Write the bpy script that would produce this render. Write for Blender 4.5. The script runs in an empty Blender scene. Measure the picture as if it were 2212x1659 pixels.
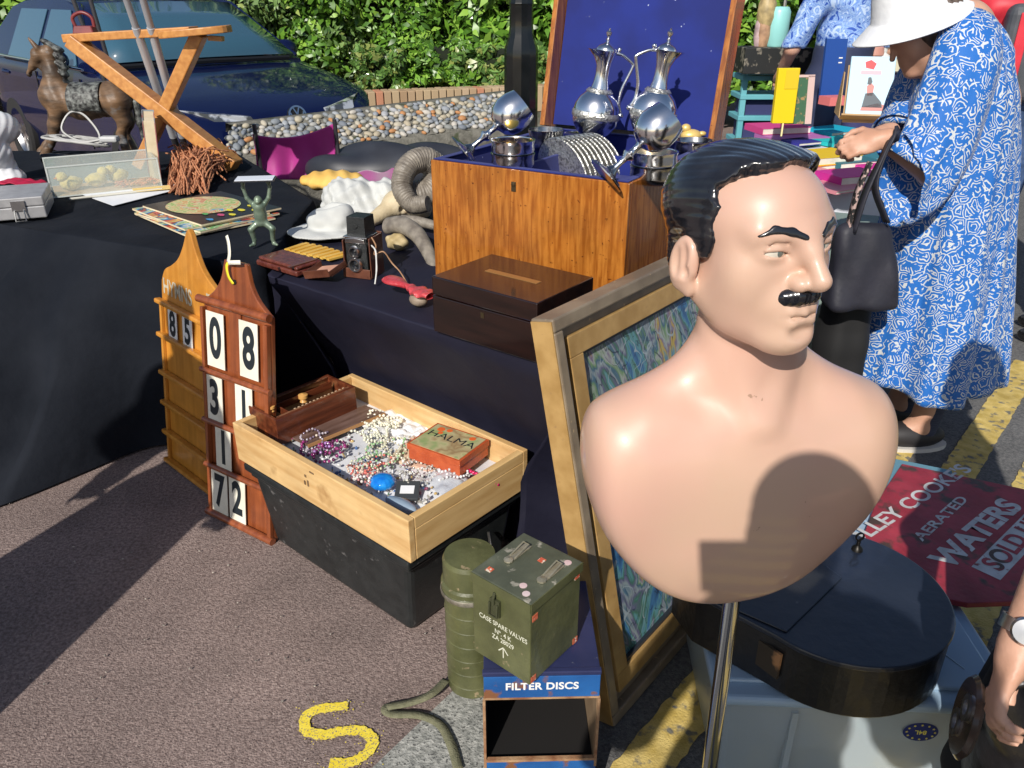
import bpy, math, random
import numpy as np
from mathutils import Vector, Matrix, Euler, noise as mnoise
R = math.radians
C = bpy.context.scene.collection
S = bpy.context.scene
# ---------------------------------------------------------------- camera
CAMH, PITCH, FPX = 1.5, R(26), 1736.0
cd = bpy.data.cameras.new('camera'); cam = bpy.data.objects.new('camera', cd); C.objects.link(cam)
cam.location = (0, 0, CAMH); cam.rotation_euler = (R(90) - PITCH, 0, 0)
cd.sensor_width = 36; cd.lens = FPX / 2212 * 36; cd.clip_end = 400; cd.clip_start = .02
S.camera = cam
# ---------------------------------------------------------------- sky and sun
SUN_AZ, SUN_EL = R(20), R(36)          # light travels to +Y turned 20 deg to +X
w = bpy.data.worlds.new('World'); S.world = w; w.use_nodes = True
nt = w.node_tree; bg = nt.nodes['Background']
sky = nt.nodes.new('ShaderNodeTexSky'); sky.sky_type = 'NISHITA'; sky.sun_disc = False
sky.sun_elevation = SUN_EL; sky.sun_rotation = R(180) + SUN_AZ
nt.links.new(sky.outputs[0], bg.inputs[0]); bg.inputs[1].default_value = 0.085
sd = Vector((math.sin(SUN_AZ) * math.cos(SUN_EL), math.cos(SUN_AZ) * math.cos(SUN_EL), -math.sin(SUN_EL)))
ld = bpy.data.lights.new('sun', 'SUN'); ld.energy = 4.3; ld.angle = R(.55); ld.color = (1, .945, .86)
sun = bpy.data.objects.new('sun', ld); C.objects.link(sun); sun.rotation_euler = sd.to_track_quat('-Z', 'Y').to_euler()
S.view_settings.view_transform = 'Standard'; S.view_settings.look = 'None'; S.view_settings.exposure = 0.18
S.view_settings.gamma = 1
# ---------------------------------------------------------------- measuring the photograph
cT, sT = math.cos(PITCH), math.sin(PITCH)
def ray(px, py):
    u = (px - 1106) / FPX; v = (829.5 - py) / FPX
    return Vector((u, cT + v * sT, -sT + v * cT))
def onz(px, py, z):
    d = ray(px, py); t = (z - CAMH) / d.z; return Vector((d.x * t, d.y * t, z))
def ony(px, py, y):
    d = ray(px, py); t = y / d.y; return Vector((d.x * t, y, CAMH + d.z * t))
# ---------------------------------------------------------------- materials
MATS = {}
def mat(name, c1, c2=None, scale=5, st=(1, 1, 1), rough=.5, metal=0, bump=0, bs=None, coat=0, pos=(.35, .65),
        spec=.5, trans=0, alpha=1, kind='noise', detail=6, c3=None, dist=0, sheen=0, sss=0, rvar=0, spots=None, blotch=None):
    if name in MATS: return MATS[name]
    m = bpy.data.materials.new(name); m.use_nodes = True; n = m.node_tree; L = n.links.new
    b = n.nodes['Principled BSDF']
    def I(k, v): b.inputs[k].default_value = v
    I('Base Color', (*c1, 1)); I('Roughness', rough); I('Metallic', metal); I('Coat Weight', coat); I('Coat Roughness', .06)
    I('Specular IOR Level', spec); I('Transmission Weight', trans); I('Alpha', alpha); I('Sheen Weight', sheen)
    if sss: I('Subsurface Weight', sss); I('Subsurface Radius', (.02, .008, .004)); I('Subsurface Scale', 1)
    tc = n.nodes.new('ShaderNodeTexCoord'); mp = n.nodes.new('ShaderNodeMapping'); L(tc.outputs['Object'], mp.inputs[0])
    mp.inputs['Scale'].default_value = st
    fac = None
    if kind == 'island':
        g = n.nodes.new('ShaderNodeNewGeometry'); fac = g.outputs['Random Per Island']
    elif kind == 'voronoi':
        t = n.nodes.new('ShaderNodeTexVoronoi'); t.inputs['Scale'].default_value = scale; L(mp.outputs[0], t.inputs['Vector'])
        s_ = n.nodes.new('ShaderNodeSeparateColor'); L(t.outputs['Color'], s_.inputs[0]); fac = s_.outputs[0]
    else:
        t = n.nodes.new('ShaderNodeTexNoise'); t.inputs['Scale'].default_value = scale; t.inputs['Detail'].default_value = detail
        t.inputs['Distortion'].default_value = dist; L(mp.outputs[0], t.inputs['Vector']); fac = t.outputs[0]
    out = None
    if c2 is not None:
        r = n.nodes.new('ShaderNodeValToRGB'); r.color_ramp.elements[0].position = pos[0]; r.color_ramp.elements[1].position = pos[1]
        r.color_ramp.elements[0].color = (*c1, 1); r.color_ramp.elements[1].color = (*c2, 1)
        if isinstance(c3, list):
            while len(r.color_ramp.elements) > 1: r.color_ramp.elements.remove(r.color_ramp.elements[0])
            cols = [c1, c2] + c3
            r.color_ramp.elements[0].position = pos[0]; r.color_ramp.elements[0].color = (*c1, 1)
            for i, cc in enumerate(cols[1:], 1):
                e = r.color_ramp.elements.new(pos[0] + (pos[1] - pos[0]) * i / (len(cols) - 1)); e.color = (*cc, 1)
            if kind in ('voronoi', 'island'): r.color_ramp.interpolation = 'CONSTANT'
        L(fac, r.inputs[0]); out = r.outputs[0]
    if spots:                                   # (colour, scale, low, high): worn patches of their own shape
        t2 = n.nodes.new('ShaderNodeTexNoise'); t2.inputs['Scale'].default_value = spots[1]; t2.inputs['Detail'].default_value = 8
        L(tc.outputs['Object'], t2.inputs['Vector'])
        mr = n.nodes.new('ShaderNodeMapRange'); mr.inputs[1].default_value = spots[2]; mr.inputs[2].default_value = spots[3]; L(t2.outputs[0], mr.inputs[0])
        mx = n.nodes.new('ShaderNodeMix'); mx.data_type = 'RGBA'; L(mr.outputs[0], mx.inputs[0])
        if out: L(out, mx.inputs[6])
        else: mx.inputs[6].default_value = (*c1, 1)
        mx.inputs[7].default_value = (*spots[0], 1); out = mx.outputs[2]
    if blotch:                                  # (scale, strength): slow drift of the colour over the surface
        tb = n.nodes.new('ShaderNodeTexNoise'); tb.inputs['Scale'].default_value = blotch[0]; tb.inputs['Detail'].default_value = 7; tb.inputs['Roughness'].default_value = .65; L(tc.outputs['Object'], tb.inputs['Vector'])
        mb = n.nodes.new('ShaderNodeMapRange'); mb.inputs[1].default_value = .3; mb.inputs[2].default_value = .7; mb.inputs[3].default_value = 1 - blotch[1]; mb.inputs[4].default_value = 1 + blotch[1] * .6; L(tb.outputs[0], mb.inputs[0])
        hv = n.nodes.new('ShaderNodeHueSaturation'); L(mb.outputs[0], hv.inputs['Value'])
        if out: L(out, hv.inputs['Color'])
        else: hv.inputs['Color'].default_value = (*c1, 1)
        out = hv.outputs[0]
    if out: L(out, b.inputs['Base Color'])
    if rvar:
        t3 = n.nodes.new('ShaderNodeTexNoise'); t3.inputs['Scale'].default_value = scale * 1.7; t3.inputs['Detail'].default_value = 6; L(tc.outputs['Object'], t3.inputs['Vector'])
        mr = n.nodes.new('ShaderNodeMapRange'); mr.inputs[3].default_value = max(0, rough - rvar); mr.inputs[4].default_value = rough + rvar; L(t3.outputs[0], mr.inputs[0]); L(mr.outputs[0], b.inputs['Roughness'])
    if bump:
        t4 = n.nodes.new('ShaderNodeTexNoise'); t4.inputs['Scale'].default_value = bs or scale; t4.inputs['Detail'].default_value = 8; L(mp.outputs[0], t4.inputs['Vector'])
        bp = n.nodes.new('ShaderNodeBump'); bp.inputs['Strength'].default_value = bump; bp.inputs['Distance'].default_value = .01
        L(t4.outputs[0], bp.inputs['Height']); L(bp.outputs[0], b.inputs['Normal'])
    MATS[name] = m; return m
# ---------------------------------------------------------------- mesh building
class G:
    def __init__(s): s.v = []; s.f = []; s.m = []; s.X = None; s.mi = 0
    def add(s, vs, fs, mi=None):
        o = len(s.v); X = s.X
        s.v += [tuple(X @ Vector(p)) for p in vs] if X else [tuple(p) for p in vs]
        s.f += [tuple(i + o for i in f) for f in fs]; s.m += [s.mi if mi is None else mi] * len(fs); return s
    def box(s, c, d, top=None, rz=0, sh=(0, 0)):     # centre, size, (sx, sy) scale of the top
        tx, ty = top or (1, 1); hx, hy, hz = d[0] / 2, d[1] / 2, d[2] / 2; vs = []
        for z, kx, ky, q in ((-hz, 1, 1, 0), (hz, tx, ty, 1)):
            for x, y in ((-1, -1), (1, -1), (1, 1), (-1, 1)):
                X = x * hx * kx + sh[0] * q; Y = y * hy * ky + sh[1] * q
                vs.append((c[0] + X * math.cos(rz) - Y * math.sin(rz), c[1] + X * math.sin(rz) + Y * math.cos(rz), c[2] + z))
        return s.add(vs, [(3, 2, 1, 0), (4, 5, 6, 7), (0, 1, 5, 4), (1, 2, 6, 5), (2, 3, 7, 6), (3, 0, 4, 7)])
    def bar(s, a, b, w, h, up=(0, 0, 1)):             # rectangular bar from a to b
        a = Vector(a); b = Vector(b); d = (b - a).normalized(); x = d.cross(Vector(up)).normalized(); y = x.cross(d)
        vs = [p + x * i * w / 2 + y * j * h / 2 for p in (a, b) for i, j in ((-1, -1), (1, -1), (1, 1), (-1, 1))]
        return s.add(vs, [(0, 1, 2, 3), (7, 6, 5, 4), (4, 5, 1, 0), (5, 6, 2, 1), (6, 7, 3, 2), (7, 4, 0, 3)])
    def tube(s, pts, r, n=8, cap=True, flat=1):
        pts = [Vector(p) for p in pts]; rs = r if isinstance(r, (list, tuple)) else [r] * len(pts)
        vs = []; prev = None
        for i, p in enumerate(pts):
            d = (pts[min(i + 1, len(pts) - 1)] - pts[max(i - 1, 0)])
            d = d.normalized() if d.length > 1e-9 else Vector((0, 0, 1))
            if prev is None: prev = d.orthogonal().normalized()
            x = (prev - d * prev.dot(d)); x = x.normalized() if x.length > 1e-6 else d.orthogonal().normalized()
            prev = x; y = d.cross(x)
            for k in range(n):
                a = 2 * math.pi * k / n; vs.append(p + (x * math.cos(a) + y * math.sin(a) * flat) * rs[i])
        fs = [(i * n + k, i * n + (k + 1) % n, (i + 1) * n + (k + 1) % n, (i + 1) * n + k) for i in range(len(pts) - 1) for k in range(n)]
        if cap: fs += [tuple(range(n - 1, -1, -1)), tuple((len(pts) - 1) * n + k for k in range(n))]
        return s.add(vs, fs)
    def lathe(s, prof, n=24, c=(0, 0, 0), M=None, mod=None):
        vs = []
        for j, (r, z) in enumerate(prof):
            for k in range(n):
                a = 2 * math.pi * k / n; q = r * (mod(a, z) if mod else 1); p = Vector((q * math.cos(a), q * math.sin(a), z))
                if M: p = M @ p
                vs.append((p[0] + c[0], p[1] + c[1], p[2] + c[2]))
        fs = [(i * n + k, i * n + (k + 1) % n, (i + 1) * n + (k + 1) % n, (i + 1) * n + k) for i in range(len(prof) - 1) for k in range(n)]
        if prof[0][0] > 1e-4: fs.append(tuple(range(n - 1, -1, -1)))
        if prof[-1][0] > 1e-4: fs.append(tuple((len(prof) - 1) * n + k for k in range(n)))
        return s.add(vs, fs)
    def ring(s, prof, n=24, M=None, c=(0, 0, 0)):       # open lathe with closed profile
        prof = list(prof) + [prof[0]]; vs = []
        for r, z in prof:
            for k in range(n):
                a = 2 * math.pi * k / n; p = Vector((r * math.cos(a), r * math.sin(a), z)); p = M @ p if M else p; vs.append(p + Vector(c))
        return s.add(vs, [(i * n + k, i * n + (k + 1) % n, (i + 1) * n + (k + 1) % n, (i + 1) * n + k) for i in range(len(prof) - 1) for k in range(n)])
    def prism(s, poly, z0, z1, M=None):
        n = len(poly); vs = [(x, y, z0) for x, y in poly] + [(x, y, z1) for x, y in poly]
        if M: vs = [M @ Vector(p) for p in vs]
        return s.add(vs, [tuple(range(n - 1, -1, -1)), tuple(range(n, 2 * n))] + [(i, (i + 1) % n, n + (i + 1) % n, n + i) for i in range(n)])
    def grid(s, fn, nu, nv, cu=False):
        vs = [fn(i / (nu if cu else nu - 1), j / (nv - 1)) for j in range(nv) for i in range(nu)]
        fs = [(j * nu + i, j * nu + (i + 1) % nu, (j + 1) * nu + (i + 1) % nu, (j + 1) * nu + i) for j in range(nv - 1) for i in range(nu if cu else nu - 1)]
        return s.add(vs, fs)
    def ell(s, c, r, nu=12, nv=8, M=None):
        if not isinstance(r, (tuple, list)): r = (r, r, r)
        vs = []
        for j in range(nv + 1):
            t = math.pi * j / nv
            for i in range(nu):
                a = 2 * math.pi * i / nu; p = Vector((r[0] * math.sin(t) * math.cos(a), r[1] * math.sin(t) * math.sin(a), r[2] * math.cos(t)))
                if M: p = M @ p
                vs.append((p[0] + c[0], p[1] + c[1], p[2] + c[2]))
        return s.add(vs, [(j * nu + i, (j + 1) * nu + i, (j + 1) * nu + (i + 1) % nu, j * nu + (i + 1) % nu) for j in range(nv) for i in range(nu)])
    def build(s, name, m, parent=None, smooth=None, bevel=0, sub=0, solid=0, seg=2):
        me = bpy.data.meshes.new(name); me.from_pydata([tuple(p) for p in s.v], [], s.f)
        ms = m if isinstance(m, (list, tuple)) else [m]
        for q in ms: me.materials.append(q)
        if len(ms) > 1: me.polygons.foreach_set('material_index', s.m)
        return link(name, me, parent, smooth, bevel, sub, solid, seg)
def link(name, me, parent=None, smooth=None, bevel=0, sub=0, solid=0, seg=2):
    o = bpy.data.objects.new(name, me); C.objects.link(o)
    if smooth is not None:
        me.polygons.foreach_set('use_smooth', [True] * len(me.polygons)); me.set_sharp_from_angle(angle=R(smooth))
    if solid: q = o.modifiers.new('s', 'SOLIDIFY'); q.thickness = solid; q.offset = 0
    if bevel: q = o.modifiers.new('b', 'BEVEL'); q.width = bevel; q.segments = seg; q.limit_method = 'ANGLE'; q.angle_limit = R(35); q.harden_normals = False
    if sub: q = o.modifiers.new('u', 'SUBSURF'); q.levels = q.render_levels = sub
    if parent: o.parent = parent
    return o
def tag(o, label=None, cat=None, group=None, kind=None):
    for k, v in (('label', label), ('category', cat), ('group', group), ('kind', kind)):
        if v: o[k] = v
    return o
def thing(name, label, cat, loc=(0, 0, 0), rz=0, group=None, rx=0, ry=0):
    o = bpy.data.objects.new(name, None); C.objects.link(o); o.empty_display_size = .05
    o.location = loc; o.rotation_euler = (rx, ry, rz); return tag(o, label, cat, group)
def place(o, loc, rz=0, rx=0, ry=0): o.location = loc; o.rotation_euler = (rx, ry, rz); return o
def dup(o, loc=None, rz=None, label=None, mats=None, rx=None, ry=None, parent=None):
    c = o.copy(); C.objects.link(c); c.parent = parent
    if loc is not None: c.location = loc
    if rz is not None: c.rotation_euler = (rx or 0, ry or 0, rz)
    if label: c['label'] = label
    for ch in [x for x in bpy.data.objects if x.parent == o]: dup(ch, parent=c)
    return c
def ftext(parent, txt, mt, h, pos, ang=(0, 0, 0), name='lettering', sx=1, bold=0, depth=.0006, align='CENTER', space=1, loose=False):
    cu = bpy.data.curves.new(name, 'FONT'); cu.body = txt; cu.size = 1; cu.extrude = 0; cu.offset = bold; cu.align_x = align; cu.align_y = 'CENTER'; cu.space_character = space
    o = bpy.data.objects.new('tmp', cu); C.objects.link(o); bpy.context.view_layer.update()
    me = bpy.data.meshes.new_from_object(o.evaluated_get(bpy.context.evaluated_depsgraph_get())); bpy.data.objects.remove(o)
    k = h / .72
    M = Matrix.Translation(pos) @ (ang if isinstance(ang, Matrix) else Euler(ang).to_matrix().to_4x4()) @ Matrix.Diagonal((k * sx, k, 1, 1))
    me.transform(M); me.materials.clear(); me.materials.append(mt)
    return link(name, me, parent)
def frame(o, x, y):                    # matrix with its x and y along the given vectors
    x = Vector(x).normalized(); z = x.cross(Vector(y)).normalized(); y = z.cross(x)
    M = Matrix((x, y, z)).transposed().to_4x4(); M.translation = o; return M
def bez(pts, n=16):                    # Catmull-Rom through points
    P = [Vector(p) for p in pts]; P = [P[0] * 2 - P[1]] + P + [P[-1] * 2 - P[-2]]; out = []
    for i in range(1, len(P) - 2):
        for k in range(n):
            t = k / n; a, b, c, d = P[i - 1:i + 3]
            out.append(.5 * ((2 * b) + (c - a) * t + (2 * a - 5 * b + 4 * c - d) * t * t + (3 * b - a - 3 * c + d) * t ** 3))
    return out + [P[-2]]
def nz(x, y, z=0, s=1): return mnoise.noise(Vector((x * s, y * s, z * s)))
# ---------------------------------------------------------------- signed distance shapes (for bodies)
f4 = np.float32
def A3(p): return np.array(p, dtype=f4)
def e_(P, c, r, M=None):
    q = P - A3(c)
    if M is not None: q = q @ M
    r = A3(r) if not np.isscalar(r) else A3((r, r, r)); a = q / r; k0 = np.linalg.norm(a, axis=1); k1 = np.linalg.norm(a / r, axis=1) + 1e-6
    return k0 * (k0 - 1) / k1
def c_(P, a, b, ra, rb=None):
    a = A3(a); b = A3(b); rb = ra if rb is None else rb; d = b - a
    h = np.clip(((P - a) @ d) / (d @ d + 1e-12), 0, 1); return np.linalg.norm(P - a - h[:, None] * d, axis=1) - (ra + (rb - ra) * h)
def ch_(P, pts, rs, k=.01):
    o = None
    for i in range(len(pts) - 1):
        d = c_(P, pts[i], pts[i + 1], rs[i], rs[i + 1]); o = d if o is None else su(o, d, k)
    return o
def su(a, b, k):
    h = np.clip(.5 + .5 * (b - a) / k, 0, 1); return b * (1 - h) + a * h - k * h * (1 - h)
def ss(a, b, k): return -su(-a, b, k)
def si(a, b, k): return -su(-a, -b, k)
def rotm(rx=0, ry=0, rz=0): return np.array(Euler((rx, ry, rz)).to_matrix(), dtype=f4)
def sdf(name, f, lo, hi, h, m, parent=None, it=2):
    ax = [np.arange(lo[i], hi[i] + h, h, dtype=f4) for i in range(3)]; n = [len(a) for a in ax]
    V = np.empty(n, f4); B = 10
    for i0 in range(0, n[0], B):
        for j0 in range(0, n[1], B):
            ks = range(0, n[2], B)
            ctr = np.array([[ax[0][min(i0 + B // 2, n[0] - 1)], ax[1][min(j0 + B // 2, n[1] - 1)], ax[2][min(k + B // 2, n[2] - 1)]] for k in ks], dtype=f4)
            dc = f(ctr)
            for k0, d in zip(ks, dc):
                sl = (slice(i0, i0 + B), slice(j0, j0 + B), slice(k0, k0 + B))
                if abs(d) > h * B * 1.5: V[sl] = d; continue
                g = np.stack(np.meshgrid(ax[0][sl[0]], ax[1][sl[1]], ax[2][sl[2]], indexing='ij'), -1)
                V[sl] = f(g.reshape(-1, 3)).reshape(g.shape[:3])
    Sg = V < 0; c8 = [(a, b, c) for a in (0, 1) for b in (0, 1) for c in (0, 1)]
    cnt = sum(Sg[a:n[0] - 1 + a, b:n[1] - 1 + b, c:n[2] - 1 + c].astype(np.int8) for a, b, c in c8)
    idx = np.argwhere((cnt > 0) & (cnt < 8)); N = len(idx)
    vals = np.stack([V[idx[:, 0] + a, idx[:, 1] + b, idx[:, 2] + c] for a, b, c in c8], 1); acc = np.zeros((N, 3), f4); w_ = np.zeros(N, f4)
    for i, p in enumerate(c8):
        for j in range(i + 1, 8):
            q = c8[j]
            if sum(abs(p[t] - q[t]) for t in range(3)) != 1: continue
            a, b = vals[:, i], vals[:, j]; mk = (a < 0) != (b < 0); t = np.where(mk, a / np.where(mk, a - b, 1), 0)
            acc += np.where(mk[:, None], A3(p) + t[:, None] * (A3(q) - A3(p)), 0); w_ += mk
    P = (np.array([ax[0][0], ax[1][0], ax[2][0]]) + (idx + acc / w_[:, None]) * h).astype(f4)
    for _ in range(it):
        d = f(P); e = h * .3; g = np.stack([(f(P + A3([e if t == i else 0 for t in range(3)])) - d) / e for i in range(3)], 1)
        g2 = (g * g).sum(1) + 1e-6; stp = np.clip(d / g2, -h, h); P = P - (stp[:, None] * g).astype(f4)
    lut = -np.ones([x - 1 for x in n], np.int64); lut[idx[:, 0], idx[:, 1], idx[:, 2]] = np.arange(N); Q = []
    for axi in range(3):
        u, v = [(1, 2), (2, 0), (0, 1)][axi]
        sa = [slice(None)] * 3; sb = [slice(None)] * 3; sa[axi] = slice(0, n[axi] - 1); sb[axi] = slice(1, n[axi])
        a, b = Sg[tuple(sa)], Sg[tuple(sb)]; e = np.argwhere(a != b); e = e[(e[:, u] > 0) & (e[:, v] > 0) & (e[:, u] < n[u] - 1) & (e[:, v] < n[v] - 1)]
        sg = a[e[:, 0], e[:, 1], e[:, 2]]; q = []
        for du, dv in ((-1, -1), (0, -1), (0, 0), (-1, 0)):
            t = e.copy(); t[:, u] += du; t[:, v] += dv; q.append(lut[t[:, 0], t[:, 1], t[:, 2]])
        q = np.stack(q, 1); q[~sg] = q[~sg][:, ::-1]; Q.append(q)
    Q = np.concatenate(Q); Q = Q[(Q >= 0).all(1)]
    me = bpy.data.meshes.new(name); me.vertices.add(len(P)); me.vertices.foreach_set('co', P.ravel())
    me.loops.add(len(Q) * 4); me.loops.foreach_set('vertex_index', Q.ravel().astype(np.int32))
    me.polygons.add(len(Q)); me.polygons.foreach_set('loop_start', np.arange(0, len(Q) * 4, 4, dtype=np.int32))
    me.update(calc_edges=True); me.validate(); me.materials.append(m); return link(name, me, parent, smooth=180)
# ================================================================ materials shared
WOODT = (1, 1, 12)
m_tarmac = mat('tarmac', (.150, .106, .096), (.31, .235, .212), 105, rough=.9, bump=.6, bs=200, pos=(.36, .64), spots=((.46, .38, .34), 300, .60, .66), blotch=(2.6, .32))
m_asph = mat('asphalt_grey', (.085, .085, .088), (.16, .158, .155), 110, rough=.88, bump=.5, bs=190, spots=((.27, .27, .26), 400, .62, .7), blotch=(1.7, .25))
m_kerb = mat('granite_kerb', (.20, .205, .19), (.42, .42, .39), 75, rough=.85, bump=.5, bs=160, spots=((.08, .08, .08), 160, .6, .64), blotch=(4, .25))
m_yel = mat('yellow_marking', (.50, .36, .09), (.66, .50, .17), 26, rough=.8, bump=.3, bs=180, spots=((.17, .16, .13), 34, .56, .66), blotch=(5, .25))
m_spray = mat('spray_yellow', (.78, .60, .03), (.86, .70, .08), 60, rough=.8, spots=((.24, .19, .15), 300, .55, .62))
m_black = mat('black_cloth', (.006, .008, .013), (.012, .0145, .021), 4, rough=.85, bump=.7, bs=11, spec=.15)
m_navy = mat('navy_cloth', (.009, .009, .021), (.016, .016, .033), 3, rough=.65, bump=.7, bs=6, spec=.25)
m_pine = mat('pale_wood', (.58, .35, .14), (.72, .49, .23), 5, (1, 9, 9), rough=.5, bump=.05, coat=.25, blotch=(7, .14), spots=((.42, .24, .09), 13, .60, .74))
m_pine2 = mat('pale_wood_cross', (.56, .34, .13), (.70, .47, .21), 5, (9, 1, 9), rough=.5, bump=.05, coat=.25)
m_plastic = mat('black_plastic', (.013, .016, .017), (.02, .023, .024), 30, rough=.42, bump=.1, bs=220, blotch=(8, .3), spots=((.12, .12, .12), 34, .66, .74))
m_oak = mat('oak_varnish', (.27, .080, .010), (.45, .165, .026), 8, (11, 11, 1.1), rough=.26, bump=.04, coat=.6, dist=.4, detail=12, pos=(.38, .62), blotch=(6, .28), spots=((.12, .03, .006), 110, .66, .72))
m_mahog = mat('mahogany', (.075, .018, .008), (.17, .045, .018), 8, (.7, 8, 8), rough=.33, coat=.5, detail=8, bump=.05, spots=((.25, .10, .05), 30, .70, .78))
m_darkbox = mat('dark_rosewood', (.006, .0022, .0016), (.017, .006, .004), 6, (.8, 7, 7), rough=.25, coat=.7, detail=8)
m_hy1 = mat('golden_oak', (.50, .20, .022), (.62, .27, .04), 5, (9, .7, 9), rough=.4, coat=.4, bump=.05, detail=8, blotch=(9, .2))
m_hy2 = mat('red_mahogany', (.20, .05, .017), (.31, .085, .027), 6, (9, .6, 9), rough=.33, coat=.5, bump=.05, detail=8, blotch=(10, .25))
m_card = mat('ivory_card', (.70, .66, .54), (.80, .77, .67), 9, rough=.6, blotch=(22, .12))
m_ink = mat('printed_ink', (.014, .020, .026), rough=.5)
m_white = mat('white_paint', (.78, .78, .76), rough=.6)
m_paper = mat('white_paper', (.72, .74, .78), (.80, .80, .80), 6, rough=.7)
m_olive = mat('olive_paint', (.082, .088, .036), (.115, .12, .052), 9, rough=.4, bump=.12, bs=60, coat=.15, blotch=(13, .3), spots=((.28, .22, .13), 40, .66, .71))
m_olived = mat('olive_lid', (.085, .095, .065), (.12, .13, .09), 8, rough=.42, bump=.1, bs=50, blotch=(15, .3), spots=((.35, .33, .27), 36, .63, .68))
m_bluetin = mat('blue_tin', (.012, .07, .24), (.02, .12, .36), 8, rough=.42, bump=.1, bs=60, spots=((.20, .085, .04), 13, .56, .60))
m_navytin = mat('navy_tin', (.02, .025, .075), (.03, .035, .10), 8, rough=.35, spots=((.2, .2, .22), 40, .70, .76))
m_rust = mat('rusty_steel', (.22, .09, .04), (.42, .26, .14), 26, rough=.75, bump=.3, bs=70)
m_tan = mat('brown_inner', (.20, .13, .07), (.28, .19, .11), 9, rough=.8)
m_steel = mat('steel', (.55, .55, .56), (.66, .66, .66), 30, rough=.28, metal=1)
m_brass = mat('brass', (.60, .42, .16), (.7, .5, .2), 30, rough=.32, metal=1)
m_redst = mat('red_sticker', (.55, .10, .05), (.75, .62, .5), 220, kind='voronoi', rough=.6, c3=[(.62, .16, .08)])
m_web = mat('canvas_webbing', (.13, .13, .075), (.19, .185, .115), 60, rough=.9, bump=.4, bs=300)
# ================================================================ ground
def sheet(name, poly, z, m, sub=0):
    g = G(); g.add([(x, y, z) for x, y in poly], [tuple(range(len(poly)))]); o = g.build(name, m); tag(o, kind='structure'); return o
tv = Vector((.795, -.606)); pv = Vector((.606, .795)); kd = Vector((.60, .80)); K0 = Vector((-.245, 1.262)); K1 = K0 + Vector((kd.y, -kd.x)) * .30
sheet('ground', [(-60, -30), (60, -30), (60, 90), (-60, 90)], 0, m_tarmac)
def kl(P, s): return tuple(P + kd * s)
sheet('kerb_strip', [kl(K0, -1.5), kl(K1, -1.5), kl(K1, .9), kl(K0, .9)], .004, m_kerb)
sheet('car_park', [kl(K1, -3), (40, -4), (60, 60), kl(K1, 40), kl(K1, .9), kl(K0, .9)][:4], .004, m_asph)
yd = Vector((math.cos(R(50)), math.sin(R(50)))); yn = Vector((yd.y, -yd.x)); random.seed(5)
def stripe(o0, o1, s0, s1, name='yellow_stripe'):
    g = G(); n = int((s1 - s0) / .02); L = []; Rr = []
    for i in range(n + 1):
        s = s0 + (s1 - s0) * i / n
        for lst, o in ((L, o0), (Rr, o1)):
            q = yd * s + yn * (o + random.uniform(-.003, .003)); lst.append((q.x, q.y, .008))
    g.add(L + Rr, [(i, i + 1, n + 2 + i, n + 1 + i) for i in range(n)]); tag(g.build(name, m_yel), kind='structure')
for k in range(-0, 8): stripe(-.602 + .212 * k, -.494 + .212 * k, 1.0 if k == 0 else .6, 4.0)
# sprayed digit on the tarmac
def ribbon(g, pts, wd, z, jit=0, n=10):
    P = bez([(p[0], p[1], z) for p in pts], n); Lf = []; Rt = []
    for i, p in enumerate(P):
        d = (P[min(i + 1, len(P) - 1)] - P[max(i - 1, 0)]).normalized(); q = Vector((-d.y, d.x, 0)); j = lambda: random.uniform(-jit, jit)
        Lf.append(p + q * (wd / 2 + j())); Rt.append(p - q * (wd / 2 + j()))
    N = len(P); g.add(Lf + Rt, [(i, N + i, N + i + 1, i + 1) for i in range(N - 1)])
g = G(); sp = [(752, 1528), (700, 1533), (664, 1548), (662, 1580), (700, 1590), (742, 1582), (785, 1583), (806, 1604), (790, 1632), (755, 1650), (712, 1652)]
ribbon(g, [onz(x, y, 0) for x, y in sp], .026, .005, .0022, 8); tag(g.build('sprayed_digit', m_spray), kind='structure')
g = G(); random.seed(8)
for i in range(260):
    q = random.choice(sp); p = onz(q[0] + random.gauss(0, 17), q[1] + random.gauss(0, 13), .0052); s = random.uniform(.0006, .0018)
    g.add([p + Vector((s * math.cos(a), s * math.sin(a), 0)) for a in (0, 1.26, 2.5, 3.8, 5)], [(0, 1, 2, 3, 4)])
tag(g.build('spray_overspray', m_spray), kind='structure')
random.seed(77); g = G()
for i in range(420):
    x = random.uniform(-1.7, .9); y = random.uniform(1.1, 3.2); s = random.uniform(.0012, .0038); M = Euler((random.uniform(0, 3), random.uniform(0, 3), 0)).to_matrix(); g.ell((x, y, .006 + s * .4), (s, s * .8, s * .55), 5, 4, M)
tag(g.build('loose_grit', mat('grit', (.10, .09, .08), (.40, .36, .32), 1, kind='island', rough=.9, pos=(0, .9), c3=[(.22, .2, .18), (.5, .46, .4)]), smooth=40), 'loose grit and small stones scattered over the tarmac', 'grit', kind='stuff')
g = G(); random.seed(5)
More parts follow.
